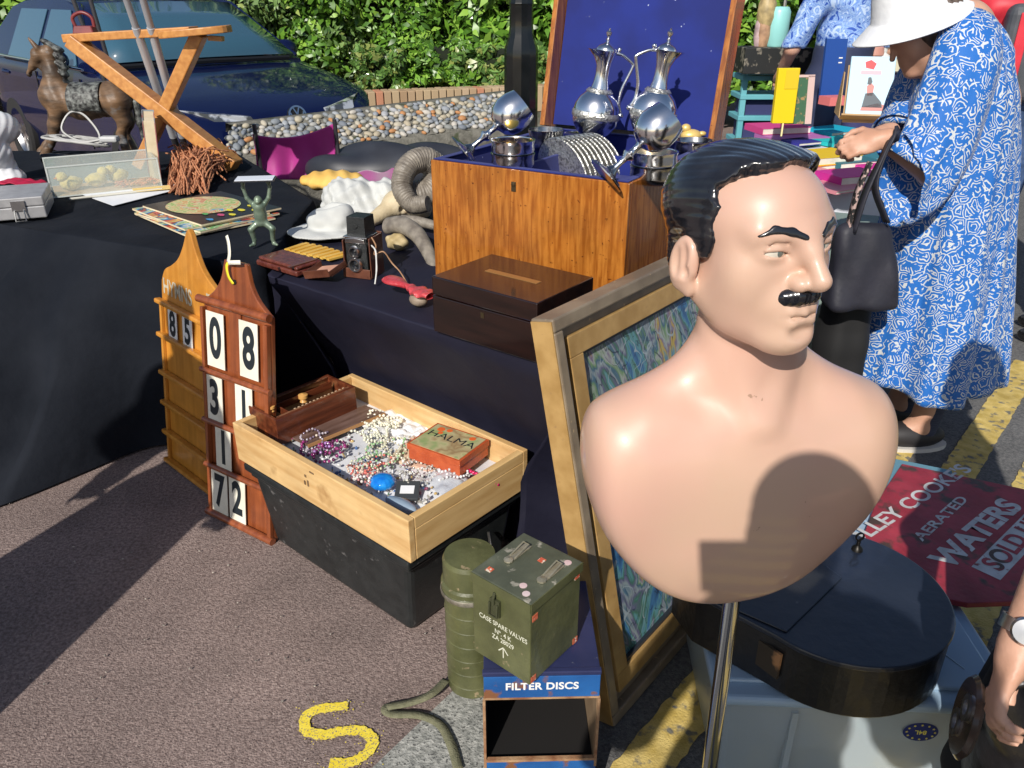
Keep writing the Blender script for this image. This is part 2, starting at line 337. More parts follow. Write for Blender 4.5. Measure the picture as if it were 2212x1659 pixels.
# ================================================================ tables and cloths
def cloth(poly, z, m, name, rr=.05, flare=None, amp=.03, seed=0, bottom=.01, wl=9, topamp=.004):
    n = len(poly); P = [Vector(p) for p in poly]; per = []
    for i in range(n):                                   # rounded perimeter samples with normals
        a, b, c = P[i - 1], P[i], P[(i + 1) % n]; d1 = (b - a).normalized(); d2 = (c - b).normalized()
        n1 = Vector((d1.y, -d1.x)); n2 = Vector((d2.y, -d2.x))
        for k in range(5):
            t = k / 4; nn = (n1 * (1 - t) + n2 * t).normalized(); per.append((b - (n1 + n2) * rr + nn * rr, nn))
        e0 = b - (n1 + n2) * rr + n2 * rr; d3 = (P[(i + 2) % n] - c).normalized(); n3 = Vector((d3.y, -d3.x)); e1 = c - (n2 + n3) * rr + n2 * rr
        Ln = (e1 - e0).length; q = max(2, int(Ln / .022))
        for k in range(1, q): per.append((e0.lerp(e1, k / q), n2))
    N = len(per); acc = [0]
    for i in range(1, N): acc.append(acc[-1] + (per[i][0] - per[i - 1][0]).length)
    rng = random.Random(seed); rows = []; ctr = sum((p for p, _ in per), Vector((0, 0))) / N; vs = []
    prof = [(-.9, 0)] + [(-.8 + .1 * k, 0) for k in range(8)]
    drops = [0, .003, .012, .03, .06, .1, .15, .2, .26, .32, .38, .44, .5, .56, .62, .68, z - bottom]
    drops = [d for d in drops if d < z - bottom] + [z - bottom]
    rings = [('t', f) for f in (0, .15, .3, .45, .6, .72, .82, .9, .95, .985)] + [('s', d) for d in drops]
    for kind, v in rings:
        for i, (p, nn) in enumerate(per):
            s = acc[i]
            if kind == 't':
                q = ctr.lerp(p - nn * .006, v); zz = z + topamp * (nz(q.x, q.y, seed, 3.5) + .5 * nz(q.x, q.y, seed, 9) * 1) - (0 if v < .98 else .001)
            else:
                fr = v / (z - bottom); fl = flare(p, fr) if flare else .03 * fr
                w_ = amp * min(1, (v / .16)) * (.55 * nz(s * wl * .35 + fr * .8, seed, fr * .7) * 2 + .9 * math.sin(s * wl + 2.5 * nz(s, seed * 3, fr, 1.7) + seed) * (.3 + .7 * fr) + .60 * math.sin(s * wl * 2.7 + 3 * nz(s * 2, fr * 2, seed + 5)) * (.5 + .8 * fr) * (1 if amp > .03 else .4)) * (1 if p.x < -1.45 or amp < .05 else .35) * (.5 + fr)
                w_ += .006 * nz(s * 14, fr * 9, seed)
                e = min(1, v / .03); q = p + nn * (-.006 + .012 * e + fl + w_); zz = z - v
            vs.append((q.x, q.y, zz))
    g = G(); nr = len(rings); g.add(vs, [(r * N + i, (r + 1) * N + i, (r + 1) * N + (i + 1) % N, r * N + (i + 1) % N) for r in range(nr - 1) for i in range(N)])
    return g.build(name, m, smooth=180)
def table(name, label, poly, z, mt, legs=True):
    c = sum((Vector(p) for p in poly), Vector((0, 0))) / len(poly); t = thing(name, label, 'table', (c.x, c.y, 0))
    q = [(Vector(p) - c) * .84 for p in poly]; g = G(); g.prism([(a.x, a.y) for a in q], z - .045, z - .012); g.build('tabletop', mt, t, bevel=.003)
    for a in q:
        g = G(); g.tube([(a.x * .9, a.y * .9, 0), (a.x * .9, a.y * .9, z - .045)], .014); g.build('leg', m_steel, t)
    return t
A2 = Vector((-.787, 2.344)); B2 = Vector((.15, 1.63))
T2 = [tuple(A2), tuple(B2), (.95, 2.69), (.12, 3.75), (-.70, 3.72)]
T1 = [(-2.6, 3.2), (-.80, 2.42), (-.765, 3.30), (-1.46, 4.42), (-3.1, 4.42)]
table('folding_table', 'folding table under the navy cloth behind the tray of jewellery', T2, .72, m_tan)
table('folding_table', 'folding table under the black cloth at the left edge of the stall', T1, .735, m_tan)
def fl1(p, fr):
    t = max(0, min(1, (-p.x - 1.12) / .42)); t = t * t * (3 - 2 * t); return (-.10 + .86 * t) * fr ** 1.15 if p.y < 3.4 else .02 * fr
def fl2(p, fr):
    t = min(1, fr / .5); f = (p.x * .606 + p.y * .795); a = max(0, min(1, (1.50 - f) / .1)) ; return (-.20 * t if f < 1.46 else .02 * fr)
o = cloth(T2, .72, m_navy, 'tablecloth', seed=3, amp=.018, wl=5, topamp=.007, flare=fl2); tag(o, 'dark navy cloth over the table that carries the oak chest', 'tablecloth')
o = cloth(T1, .735, m_black, 'tablecloth', seed=11, flare=fl1, amp=.105, wl=9.5, topamp=.008); tag(o, 'black cloth trailing to the ground in deep folds at far left', 'tablecloth')
# ================================================================ black crate and tray
RZ = math.atan2(-.652, .758); ex = Vector((.758, -.652, 0)); ey = Vector((.612, .79, 0))
t = thing('storage_crate', 'black plastic storage crate under the pale wooden tray', 'crate', (-.375, 1.925, 0), RZ)
g = G(); g.box((0, 0, .125), (.60, .35, .25), (1.11, 1.13)); g.build('body', m_plastic, t, bevel=.018, seg=3)
g = G(); g.box((0, 0, .262), (.70, .425, .022)); g.box((0, 0, .24), (.675, .402, .02)); g.build('rim', m_plastic, t, bevel=.004)
for i in range(0):
    g = G(); g.box((-.28 + .07 * i, -.202, .236), (.004, .010, .018)); g.build('rib', m_plastic, t)
g = G(); g.tube([(.342, -.08, .20), (.365, -.07, .13), (.365, .07, .13), (.342, .08, .20)], .004); g.build('handle', m_steel, t)
TX = thing('display_tray', 'shallow pale wood display tray of jewellery on the black crate', 'tray', (-.378, 1.938, .275), RZ)
W, D, Hh, th = .735, .435, .122, .020
g = G(); g.box((0, -D / 2 + th / 2, Hh / 2), (W, th, Hh)); g.build('front_panel', m_pine, TX, bevel=.0025)
g = G(); g.box((0, D / 2 - th / 2, Hh / 2), (W, th, Hh)); g.build('back_panel', m_pine, TX, bevel=.0025)
for s in (-1, 1):
    g = G(); g.box((s * (W / 2 - th / 2), 0, Hh / 2 - .016), (th, D - 2 * th - .001, Hh - .034)); g.box((s * (W / 2 - th / 2), 0, Hh - .0165), (th, D - 2 * th - .001, .032)); g.build('side_panel', m_pine2, TX, bevel=.002)
g = G(); g.box((0, 0, .045), (W - 2 * th - .001, D - 2 * th - .001, .01)); g.build('floor_panel', mat('tray_lining', (.55, .56, .6), (.78, .79, .82), 6, rough=.9, bump=.5, bs=9), TX)
g = G(); g.box((-.03, -D / 2 - .0008, Hh - .040), (.007, .0016, .007)); g.box((-.022, -D / 2 - .0008, Hh - .060), (.006, .0016, .018)); g.box((-.036, -D / 2 - .0008, Hh - .063), (.006, .0016, .012)); g.box((.0, -D / 2 - .0008, Hh - .018), (.018, .0016, .004))
g.build('lock_plate', mat('old_lock', (.10, .06, .03), (.2, .13, .07), 90, rough=.6), TX)
# ---- contents of the tray
zt = .325
def onp(px, py, z): p = onz(px, py, z); return p
b = thing('open_wooden_box', 'open mahogany box with inner compartments at the left end of the tray', 'box', (0, 0, 0))
c0 = onp(656, 868, .40); place(b, (c0.x, c0.y, .335), RZ + R(90))
L_, W_, H_ = .285, .135, .085
g = G(); g.box((0, -W_ / 2 + .005, H_ / 2), (L_, .01, H_)); g.box((0, W_ / 2 - .005, H_ / 2), (L_, .01, H_)); g.box((-L_ / 2 + .005, 0, H_ / 2), (.01, W_ - .02, H_)); g.box((L_ / 2 - .005, 0, H_ / 2), (.01, W_ - .02, H_)); g.box((0, 0, .004), (L_ - .02, W_ - .02, .006)); g.build('box_body', m_mahog, b, bevel=.0015)
g = G(); g.box((-.085, 0, H_ - .012), (.004, W_ - .024, .022)); g.box((.02, .02, H_ - .014), (.20, .004, .022)); g.build('divider', m_mahog, b, bevel=.0008)
g = G(); g.box((0, -.054, H_ - .002), (L_ - .03, .008, .003)); g.box((0, .054, H_ - .002), (L_ - .03, .006, .003)); g.build('inner_rim', mat('worn_rim', (.3, .14, .07), (.1, .03, .015), 60, rough=.5), b)
for i in range(14):
    g = G(); g.box((-.06 + i * .0135, -.044, H_ - .006), (.005, .006, .006)); g.build('notch', mat('bone', (.62, .45, .3), rough=.5), b)
for x, y, s in ((.0, .0, .016), (-.115, -.01, .012)):
    o = thing('game_pawn', 'small turned boxwood pawn lying in the open mahogany box' if s > .013 else 'tiny boxwood pawn at the near end of the mahogany box', 'pawn', b.matrix_basis @ Vector((x, y, H_ - .022 if s > .013 else H_ - .004)))
    g = G(); g.lathe([(s * .4, 0), (s * .7, s * .2), (s * .45, s * .7), (s * .9, s * 1.0), (s * .9, s * 1.6), (.0, s * 1.9)], 12); g.build('pawn_body', mat('boxwood', (.62, .33, .10), rough=.4), o, smooth=40)
c0 = onp(730, 918, .345)
o = thing('sliding_lid', 'thin dark wooden sliding lid lying beside the open mahogany box', 'lid', (c0.x, c0.y, .345), RZ + R(86), rx=R(-6))
g = G(); g.box((0, 0, 0), (.27, .105, .007)); g.build('lid_panel', mat('dusty_wood', (.10, .055, .04), (.19, .12, .10), 14, (.6, 3, 3), rough=.45), o, bevel=.001)
g = G(); g.box((0, -.053, -.0005), (.27, .004, .009)); g.build('edge_strip', mat('worn_edge', (.42, .22, .09), rough=.5), o)
def halma(px, py, z, rz):
    c0 = onz(px, py, z); t = thing('board_game_box', 'small red boxed board game with a worn green picture lid', 'game box', (c0.x, c0.y, z - .05), rz)
    g = G(); g.box((0, 0, .018), (.172, .132, .036)); g.build('box_base', mat('red_card', (.42, .07, .02), (.54, .11, .035), 30, rough=.5, coat=.2), t, bevel=.001)
    g = G(); g.box((0, 0, .039), (.178, .138, .018)); g.build('box_lid', MATS['red_card'], t, bevel=.001)
    g = G(); g.box((0, 0, .0488), (.164, .124, .0012)); lp = g.build('picture_label', mat('game_label', (.42, .34, .16), (.25, .33, .13), 11, rough=.55, c3=[(.45, .40, .22), (.30, .20, .10), (.50, .42, .22), (.14, .30, .10)], pos=(.3, .7), detail=3), t)
    ftext(t, 'HALMA', m_ink, .030, (.002, .012, .0497), sx=1.12, bold=.0)
    for x, y, r in ((-.055, .042, .012), (-.03, .048, .009), (.05, .045, .01), (-.045, .025, .008)):
        g = G(); g.lathe([(r, 0), (r * .9, .0003), (0, .0004)], 9, (x, y, .0495)); g.build('printed_figure', mat('orange_print', (.70, .13, .03), rough=.5), t)
    return t
halma(968, 952, .40, RZ + R(8))
# jewellery : each strand or piece is a thing
random.seed(21)
def strand(px, py, n, r, spread, cols, label, name='bead_necklace', z=.338, cat='necklace', turns=1.0, mt=None):
    c = onz(px, py, z); g = G(); a = random.uniform(0, 6); x = y = 0
    pts = []
    for i in range(n):
        a += random.gauss(.30 * turns, .38); x += math.cos(a) * r * 1.95; y += math.sin(a) * r * 1.95
        x *= .965; y *= .965; k = spread
        pts.append((x * k, y * k, abs(nz(x * 22 + px, y * 22, i * .01)) * .03 + r * .8))
    for i, p in enumerate(pts): g.ell(p, r * random.uniform(.85, 1.1), 8, 6)
    o = g.build(name, mt or mat('beads_' + label[:14], *cols[:2], kind='island', rough=.15, coat=.6, c3=cols[2:] if len(cols) > 2 else None, pos=(0, .9), scale=1), smooth=60)
    o.location = c; return tag(o, label, cat)
pw = [(.80, .76, .62), (.72, .68, .54), (.86, .82, .70)]
strand(800, 925, 80, .0048, 1.1, pw, 'rope of cream pearls heaped beside the sliding lid')
strand(780, 958, 90, .0044, 1.3, [(.74, .72, .58), (.62, .63, .50), (.82, .80, .66)], 'double string of small greenish pearls below the cream rope')
strand(720, 972, 70, .005, 1.2, [(.10, .01, .07), (.28, .03, .16), (.35, .18, .45)], 'dark purple glass bead necklace near the front rail')
strand(675, 955, 60, .004, 1.3, [(.45, .40, .45), (.2, .15, .22), (.7, .6, .5)], 'mixed lilac and grey stone necklace by the mahogany box')
strand(770, 1010, 80, .0038, 1.2, [(.62, .16, .13), (.70, .55, .45), (.3, .1, .08)], 'coral pink bead necklace against the front rail of the tray')
strand(830, 985, 90, .0036, 1.6, [(.30, .5, .25), (.62, .62, .45), (.2, .35, .2)], 'pale green glass bead necklace in the middle of the tray')
strand(870, 965, 110, .0032, 2.0, [(.62, .58, .42), (.45, .42, .32), (.75, .72, .60)], 'tangle of small gilt chain links left of the red game box')
strand(905, 1010, 90, .0034, 2.0, [(.60, .60, .58), (.35, .34, .30), (.72, .7, .6)], 'silver chain necklace curling below the red game box')
strand(800, 1040, 50, .0042, 1.1, [(.72, .66, .62), (.5, .2, .2), (.75, .7, .7)], 'short pink and white bracelet behind the blue glass paperweight', cat='bracelet', name='bead_bracelet')
strand(950, 1030, 60, .004, 1.4, [(.7, .7, .72), (.5, .5, .5), (.8, .8, .8)], 'bright silver beads heaped before the right end of the tray')
strand(640, 935, 60, .005, 1.5, [(.05, .05, .04), (.30, .25, .2), (.12, .1, .09)], 'black and brown bead necklace under the corner of the mahogany box')
strand(1030, 1005, 40, .005, 1.0, [(.60, .02, .12), (.45, .01, .10), (.72, .05, .2)], 'bright crimson bead bracelet under the red game box', cat='bracelet', name='bead_bracelet')
random.seed(4); g = G()
for i in range(260):
    x = random.uniform(-.27, .30); y = random.gauss(-.05, .06)
    if abs(y) > .175 or x < -.26: continue
    s = random.uniform(.003, .008); M = Euler((random.uniform(0, 3), random.uniform(0, 3), random.uniform(0, 3))).to_matrix()
    p = Vector((x, y, .052 + random.random() * .012)); k = random.random()
    if k < .5: g.ell(p, (s, s * .7, s * .6), 7, 5, M)
    else: g.add([p + M @ Vector((a * s, b_ * s * .7, c_ * s * .3)) for c_ in (-1, 1) for a, b_ in ((-1, -1), (1, -1), (1, 1), (-1, 1))], [(3, 2, 1, 0), (4, 5, 6, 7), (0, 1, 5, 4), (1, 2, 6, 5), (2, 3, 7, 6), (3, 0, 4, 7)])
o = g.build('loose_trinkets', mat('trinket_colours', (.05, .05, .05), (.6, .58, .5), 1, kind='island', rough=.22, coat=.5, pos=(0, .95), c3=[(.30, .28, .24), (.05, .12, .30), (.5, .35, .12), (.62, .62, .64), (.22, .05, .10), (.7, .7, .68), (.10, .2, .12), (.75, .74, .7), (.12, .1, .1)]), smooth=50)
o.location = (-.378, 1.938, .275); o.rotation_euler.z = RZ; tag(o, 'mixed loose trinkets and beads covering the floor of the tray', 'trinkets', kind='stuff')
c0 = onz(827, 1042, .345); t = thing('glass_paperweight', 'round bright blue ribbed glass dish against the front rail', 'paperweight', (c0.x, c0.y, .328))
g = G(); g.lathe([(.012, 0), (.026, .006), (.034, .016), (.033, .026), (.024, .034), (.010, .038), (0, .0385)], 40, mod=lambda a, z: 1 + .03 * math.sin(14 * a)); g.build('glass_body', mat('blue_glass', (.005, .15, .62), (.02, .32, .85), 30, rough=.06, coat=1), t, smooth=60)
c0 = onz(880, 1060, .345); t = thing('slide_viewer', 'small grey square slide frame beside the blue glass dish', 'slide frame', (c0.x, c0.y, .345), RZ + R(40), rx=R(12))
g = G(); g.box((0, 0, 0), (.062, .066, .008)); g.build('mount', mat('grey_plastic', (.05, .055, .06), rough=.4), t, bevel=.002)
g = G(); g.box((0, 0, .0045), (.036, .028, .001)); g.build('window', m_paper, t)
c0 = onz(866, 1085, .345); t = thing('razor_case', 'rounded blue grey metal case lying in the front corner of the tray', 'case', (c0.x, c0.y, .338), RZ + R(5))
g = G(); g.ell((0, 0, 0), (.052, .02, .014), 20, 12); g.build('case_body', mat('blue_grey_metal', (.22, .30, .40), (.3, .38, .48), 20, rough=.25, coat=.6), t, smooth=60)
g = G(); g.tube(bez([(-.05, .004, .004), (0, .018, .006), (.05, .004, .004)], 6), .0016, 6); g.build('gilt_seam', m_brass, t)
c0 = onz(968, 1035, .34); t = thing('jewel_bag', 'clear plastic bag of silver jewellery in the right front corner of the tray', 'bag', (c0.x, c0.y, .326), RZ)
g = G(); g.grid(lambda u, v: ((u - .5) * .15, (v - .5) * .11, .004 + .026 * math.sin(math.pi * u) * math.sin(math.pi * v) + .008 * nz(u * 7, v * 7, 3)), 26, 20); g.build('film', mat('clear_film', (.75, .77, .8), (.5, .52, .58), 18, rough=.12, coat=.8, trans=.3), t, smooth=180)
c0 = onz(855, 920, .335); t = thing('tissue_paper', 'crumpled white tissue paper behind the pearls', 'paper', (c0.x, c0.y, .328), RZ)
g = G(); g.grid(lambda u, v: ((u - .5) * .19, (v - .5) * .15, .006 + .02 * abs(nz(u * 4, v * 4, 9)) + .005 * nz(u * 15, v * 15, 2)), 30, 24); g.build('sheet', m_paper, t, smooth=25)
c0 = onz(930, 985, .333); t = thing('playing_board', 'cream folded game board sticking out under the red game box', 'board', (c0.x, c0.y, .333), RZ + R(14), rx=R(3))
g = G(); g.box((0, 0, 0), (.20, .13, .008)); g.build('board_panel', mat('cream_board', (.62, .50, .34), (.68, .42, .32), 9, rough=.7), t, bevel=.001)
g = G(); g.box((-.07, .03, .0045), (.03, .03, .001)); g.build('green_patch', mat('green_print', (.20, .42, .12), rough=.6), t)
# ================================================================ hymn boards
def outline(pts, n=8): return [(p.x, p.y) for p in bez([(x, y, 0) for x, y in pts], n)]
def digit(par, ch, x, y, w_, h_, zz=.0, cw=.05, chh=.09, m=None):
    g = G(); g.box((x, y, zz), (cw, chh, .0018)); c = g.build('number_card', m or m_card, par)
    ftext(c, ch, m_ink, h_, (x, y, zz + .0012), sx=w_, bold=.035, name='digit')
le = R(8); xd = Vector((.73, -.68, 0)).normalized()
M1 = frame((-1.199, 2.437, 0), xd, Vector((-xd.y * math.sin(le), xd.x * math.sin(le), math.cos(le))))
t = thing('hymn_board', 'golden oak hymn board lettered in gilt behind the darker board', 'hymn board'); t.matrix_world = M1
Wb = .40; half = [(0, 0), (0, .62), (.004, .66), (.03, .70), (.08, .725), (.125, .755), (.16, .80), (.185, .848)]
top = outline(half[2:], 6); poly = [(0, 0), (0, .62)] + top + [(Wb / 2, .862)] + [(Wb - x, y) for x, y in reversed(top)] + [(Wb, .62), (Wb, 0)]
poly = [(x - .02, y) for x, y in poly]
g = G(); g.prism(poly[::-1], -.018, 0); g.build('back_board', m_hy1, t, bevel=.003)
for y in (.005, .115, .225, .335, .47, .585):
    g = G(); g.box((Wb / 2 - .02, y + .006, .012), (Wb + .02, .016, .024)); g.build('rail', m_hy1, t, bevel=.005, seg=3)
g = G()
for x in (-.013, .375): g.box((x, .29, .006), (.012, .58, .012))
g.build('side_strip', m_hy1, t, bevel=.002)
ftext(t, 'HYMNS', mat('gilt_letters', (.62, .56, .42), (.42, .36, .26), 40, rough=.4), .052, (.092, .642, .001), bold=.02, sx=.80)
ftext(t, 'T', MATS['gilt_letters'], .045, (.30, .66, .001), bold=.02)
digit(t, '8', .065, .527, .72, .082, .008, .058, .098, m_white); digit(t, '5', .165, .527, .72, .082, .008, .062, .098, m_white)
xd = Vector((.83, -.55, 0)).normalized(); le = R(8.5)
M2 = frame((-.961, 2.141, 0), xd, Vector((-xd.y * math.sin(le), xd.x * math.sin(le), math.cos(le))))
t = thing('hymn_board', 'red mahogany hymn board with a yellow and white ribbon tied through the top', 'hymn board'); t.matrix_world = M2
w2 = .288; prof = [(0, .70), (.02, .712), (.055, .74), (.08, .775), (.092, .812)]
tp = outline(prof, 6); poly = [(0, 0)] + tp + [(.098, .833), (.112, .828), (.125, .833), (w2 - .125, .833), (w2 - .098, .833)] + [(w2 - x, y) for x, y in reversed(tp)] + [(w2, 0)]
g = G(); g.prism(poly[::-1], -.016, 0); g.build('back_board', m_hy2, t, bevel=.003)
for y, r in ((.695, .012), (.478, .009), (.315, .009), (.165, .009), (.0, .012)):
    g = G(); g.tube([(-.008, y + .008, .013), (w2 + .008, y + .008, .013)], r, 12); g.build('rail', m_hy2, t, smooth=40)
g = G(); g.box((w2 - .008, .34, .008), (.016, .68, .016)); g.box((.006, .34, .008), (.012, .68, .016)); g.build('side_strip', m_hy2, t, bevel=.002)
g = G(); g.box((.146, .60, .003), (.045, .18, .006)); g.build('divider', m_hy2, t, bevel=.002)
for ch, x, y, cw in (('0', .060, .588, .078), ('8', .205, .590, .078), ('3', .045, .400, .074), ('1', .178, .402, .074), ('1', .078, .245, .07), ('7', .052, .09, .074), ('2', .135, .092, .074)):
    digit(t, ch, x, y, .62, .120 if cw > .076 else .108, .010, cw, .168 if cw > .076 else .145)
g = G(); g.lathe([(.008, 0), (.008, .001), (0, .0012)], 6, (.142, .775, .0005)); g.build('hang_hole', mat('void_black', (.004, .004, .004), rough=1), t)
rb = thing('ribbon', 'yellow and white ribbon tied to the top of the mahogany hymn board', 'ribbon'); rb.matrix_world = M2 @ Matrix.Translation((.142, .80, .004))
def flat(g, pts, wd, n=8, up=(0, 0, 1)):
    P = bez(pts, n); U = Vector(up); vs = []
    for i, p in enumerate(P):
        d = (P[min(i + 1, len(P) - 1)] - P[max(i - 1, 0)]).normalized(); s_ = d.cross(U).normalized() * wd / 2; vs += [p - s_, p + s_]
    g.add(vs, [(2 * i, 2 * i + 1, 2 * i + 3, 2 * i + 2) for i in range(len(P) - 1)])
g = G(); flat(g, [(0, -.03, .002), (-.012, -.01, .008), (-.016, .02, .010), (-.004, .036, .004)], .010); g.build('yellow_tail', mat('yellow_ribbon', (.82, .68, .03), rough=.5), rb, solid=.0008, smooth=60)
g = G(); flat(g, [(-.012, .030, .008), (.0, .055, .012), (-.002, .085, .012), (-.012, .105, .01)], .012); flat(g, [(-.01, .03, .01), (.02, .036, .016), (.045, .040, .012)], .012); g.build('white_tail', mat('white_ribbon', (.8, .78, .68), rough=.5), rb, solid=.0008, smooth=60)
# ================================================================ olive tin, filter box, canister, strap
t = thing('filter_disc_cabinet', 'rusty blue metal cabinet printed FILTER DISCS with an open drawer bay', 'cabinet', (.055, 1.085, 0), R(1.5))
wf, df, hf = .214, .25, .388
g = G(); g.box((0, df / 2, hf - .003), (wf, df, .006)); g.box((0, .004, hf - .004), (wf + .004, .012, .010)); g.build('top', m_navytin, t, bevel=.002)
g = G(); g.box((-wf / 2 + .002, df / 2, hf / 2 - .004), (.004, df - .004, hf - .012)); g.build('side_panel', mat('painted_bay_shade', (.006, .005, .005), rough=.8), t); g = G(); g.box((wf / 2 - .002, df / 2, hf / 2 - .004), (.004, df - .004, hf - .012)); g.build('side_panel', m_tan, t); g = G(); g.box((0, df - .004, hf / 2 - .004), (wf - .008, .004, hf - .012)); g.build('back_panel', m_tan, t)  # left side near black: the open bay's shade is put into its colour
g = G(); g.box((0, -.001, hf - .035), (wf, .003, .052)); f1 = g.build('front_band', m_bluetin, t, bevel=.0008)
ftext(f1, 'FILTER DISCS', m_white, .017, (0, -.0032, hf - .033), (R(90), 0, 0), bold=.03, sx=.93, space=1.06)
g = G(); g.box((0, -.001, .08), (wf + .002, .003, .156)); g.build('lower_front', m_bluetin, t)
g = G(); g.box((0, -.0005, .161), (wf + .004, .008, .006)); g.box((0, -.0005, hf - .0625), (wf + .002, .006, .004)); g.box((-wf / 2, -.0005, .23), (.005, .006, .18)); g.box((wf / 2, -.0005, .23), (.005, .006, .18)); g.build('rusty_edge', m_rust, t)
g = G(); g.box((0, df / 2, .150), (wf - .01, df - .02, .003)); g.build('shelf', MATS['painted_bay_shade'], t)  # shelf in the same near black, interior shade painted as colour
t = thing('tin_case', 'square olive green metal case stencilled in white on the blue cabinet', 'case', (.027, 1.150, .389), R(-40))
wt, dt, ht = .134, .146, .168
g = G(); g.box((0, 0, ht / 2), (wt, dt, ht)); g.build('case_body', m_olive, t, bevel=.0025)
g = G(); g.box((0, 0, ht + .009), (wt + .004, dt + .004, .020)); ld_ = g.build('case_lid', m_olived, t, bevel=.003)
g = G(); g.box((0, -dt / 2 - .0024, ht + .009), (wt + .003, .0016, .019)); g.box((wt / 2 + .0024, 0, ht + .009), (.0016, dt + .003, .019)); g.build('lid_rim', m_olive, ld_)
for x, y, rz in ((-.035, .01, 0), (.045, .005, 0)):
    g = G(); g.box((x, y + .012, ht + .021), (.016, .05, .002)); g.lathe([(.009, 0), (.009, .003), (0, .005)], 10, (x, y - .02, ht + .0205)); g.tube([(x - .006, y - .008, ht + .022), (x - .006, y + .03, ht + .030), (x + .006, y + .03, ht + .030), (x + .006, y - .008, ht + .022)], .0018, 6); g.build('strap_loop', mat('worn_brass', (.36, .33, .24), (.5, .46, .35), 60, rough=.4, metal=.6), t)
g = G(); g.box((-.01, -dt / 2 - .003, ht - .030), (.022, .006, .036)); g.tube([(-.01, -dt / 2 - .004, ht + .004), (-.01, -dt / 2 - .008, ht - .006), (-.01, -dt / 2 - .008, ht - .02)], .003, 6); g.tube([(-.019, -dt / 2 - .008, ht - .018), (-.019, -dt / 2 - .010, ht - .045), (-.001, -dt / 2 - .010, ht - .045), (-.001, -dt / 2 - .008, ht - .018)], .0022, 6); g.build('clasp', mat('olive_clasp', (.07, .075, .04), rough=.35, metal=.3), t, bevel=.001)
for i, (s_, h_, y) in enumerate((('CASE SPARE VALVES', .0105, .098), ('Nº. 4 K', .0105, .081), ('ZA 28029', .0105, .066))):
    ftext(t, s_, mat('stencil_white', (.62, .62, .50), rough=.7), h_, (.005, -dt / 2 - .0006, y), (R(90), 0, 0), bold=.012, sx=.86)
g = G(); yy = -dt / 2 - .0006
for a, b_ in (((.0, .028), (.0, .052)), ((-.011, .040), (0, .052)), ((.011, .040), (0, .052))): g.bar((a[0] + .006, yy, a[1]), (b_[0] + .006, yy, b_[1]), .0022, .0004, (0, 1, 0))
g.build('broad_arrow', MATS['stencil_white'], t)
for px, py, pz, a in ((wt / 2 + .0006, -dt / 2 + .012, ht - .018, 'x'), (wt / 2 + .0006, dt / 2 - .012, ht - .005, 'x'), (wt / 2 + .0006, dt / 2 - .01, .008, 'x'), (wt / 2 + .0006, -dt / 2 + .01, .01, 'x'), (.01, .03, ht + .0195, 'z'), (-.045, -.05, ht + .0195, 'z')):
    g = G(); g.box((px, py, pz), (.0008, .014, .013) if a == 'x' else (.012, .012, .0008)); g.build('red_label', m_redst, t)
for x, y in ((.028, -.045), (.045, -.058), (.05, .055)):
    g = G(); g.lathe([(.007, 0), (.007, .0006), (0, .0008)], 14, (x, y, ht + .0192)); q = g.build('round_sticker', mat('tricolour', (.62, .05, .05), (.7, .7, .7), 1, kind='noise', c3=[(.05, .12, .5)], rough=.5), t)
c0 = onz(1003, 1500, 0); t = thing('mask_canister', 'ribbed olive green metal canister behind the tin case', 'canister', (-.094, 1.435, 0)); t.scale = (.86, .86, 1)
pr = [(.066, 0), (.070, .006)]
for k in range(6): z0 = .03 + k * .042; pr += [(.070, z0), (.0713, z0 + .002), (.070, z0 + .004)]
pr += [(.070, .285), (.077, .288), (.078, .296), (.073, .300), (.078, .305), (.077, .315), (.071, .320), (.071, .372), (.066, .382), (.0, .385)]
g = G(); g.lathe(pr, 40); g.build('canister_body', m_olive, t, smooth=24)
g = G(); g.ring([(.0775, .286), (.0795, .289), (.0795, .296), (.0775, .299)], 40); g.build('metal_band', mat('worn_band', (.16, .15, .11), (.42, .38, .32), 40, rough=.35, metal=.6), t, smooth=60)
st = thing('webbing_strap', 'olive canvas webbing strap lying loose on the granite kerb', 'strap', (0, 0, 0))
def up(ps, z): return [onz(x, y, z) for (x, y), z in zip(ps, z)]
g = G(); flat(g, up([(965, 1468), (930, 1500), (885, 1518), (835, 1528), (845, 1542), (905, 1545), (950, 1565), (975, 1610), (990, 1662)], [.02, .03, .02, .012, .012, .014, .012, .013, .012]), .021, 8); g.build('strap_band', m_web, st, solid=.002, smooth=15)
# ================================================================ painting in its frame
le = R(12); xd = Vector((.63, .777, 0)).normalized(); lu = Vector((-xd.y * math.sin(le), xd.x * math.sin(le), math.cos(le)))
MP = frame(Vector((.205, 1.312, 0)) + xd.cross(lu) * .035, xd, lu); t = thing('framed_painting', 'large abstract oil painting in a gold and brown frame behind the bust', 'painting'); t.matrix_world = MP
Wp, Hp = .95, .958
def border(g, x0, y0, x1, y1, w_, z0, z1):
    for a, b_, c_, d_ in ((x0, y0, x1, y0 + w_), (x0, y1 - w_, x1, y1), (x0, y0 + w_, x0 + w_, y1 - w_), (x1 - w_, y0 + w_, x1, y1 - w_)): g.box(((a + c_) / 2, (b_ + d_) / 2, (z0 + z1) / 2), (c_ - a, d_ - b_, z1 - z0))
m_fr = mat('frame_brown', (.17, .13, .09), (.27, .215, .15), 12, (1, 1, 1), rough=.42, coat=.2, spots=((.45, .33, .18), 60, .66, .72))
m_gold = mat('frame_gold', (.34, .20, .065), (.46, .29, .11), 20, rough=.42, coat=.2, spots=((.30, .18, .08), 50, .66, .75))
g = G(); border(g, 0, 0, Wp, Hp, .028, -.055, 0); g.build('outer_moulding', [m_fr], t, bevel=.004)
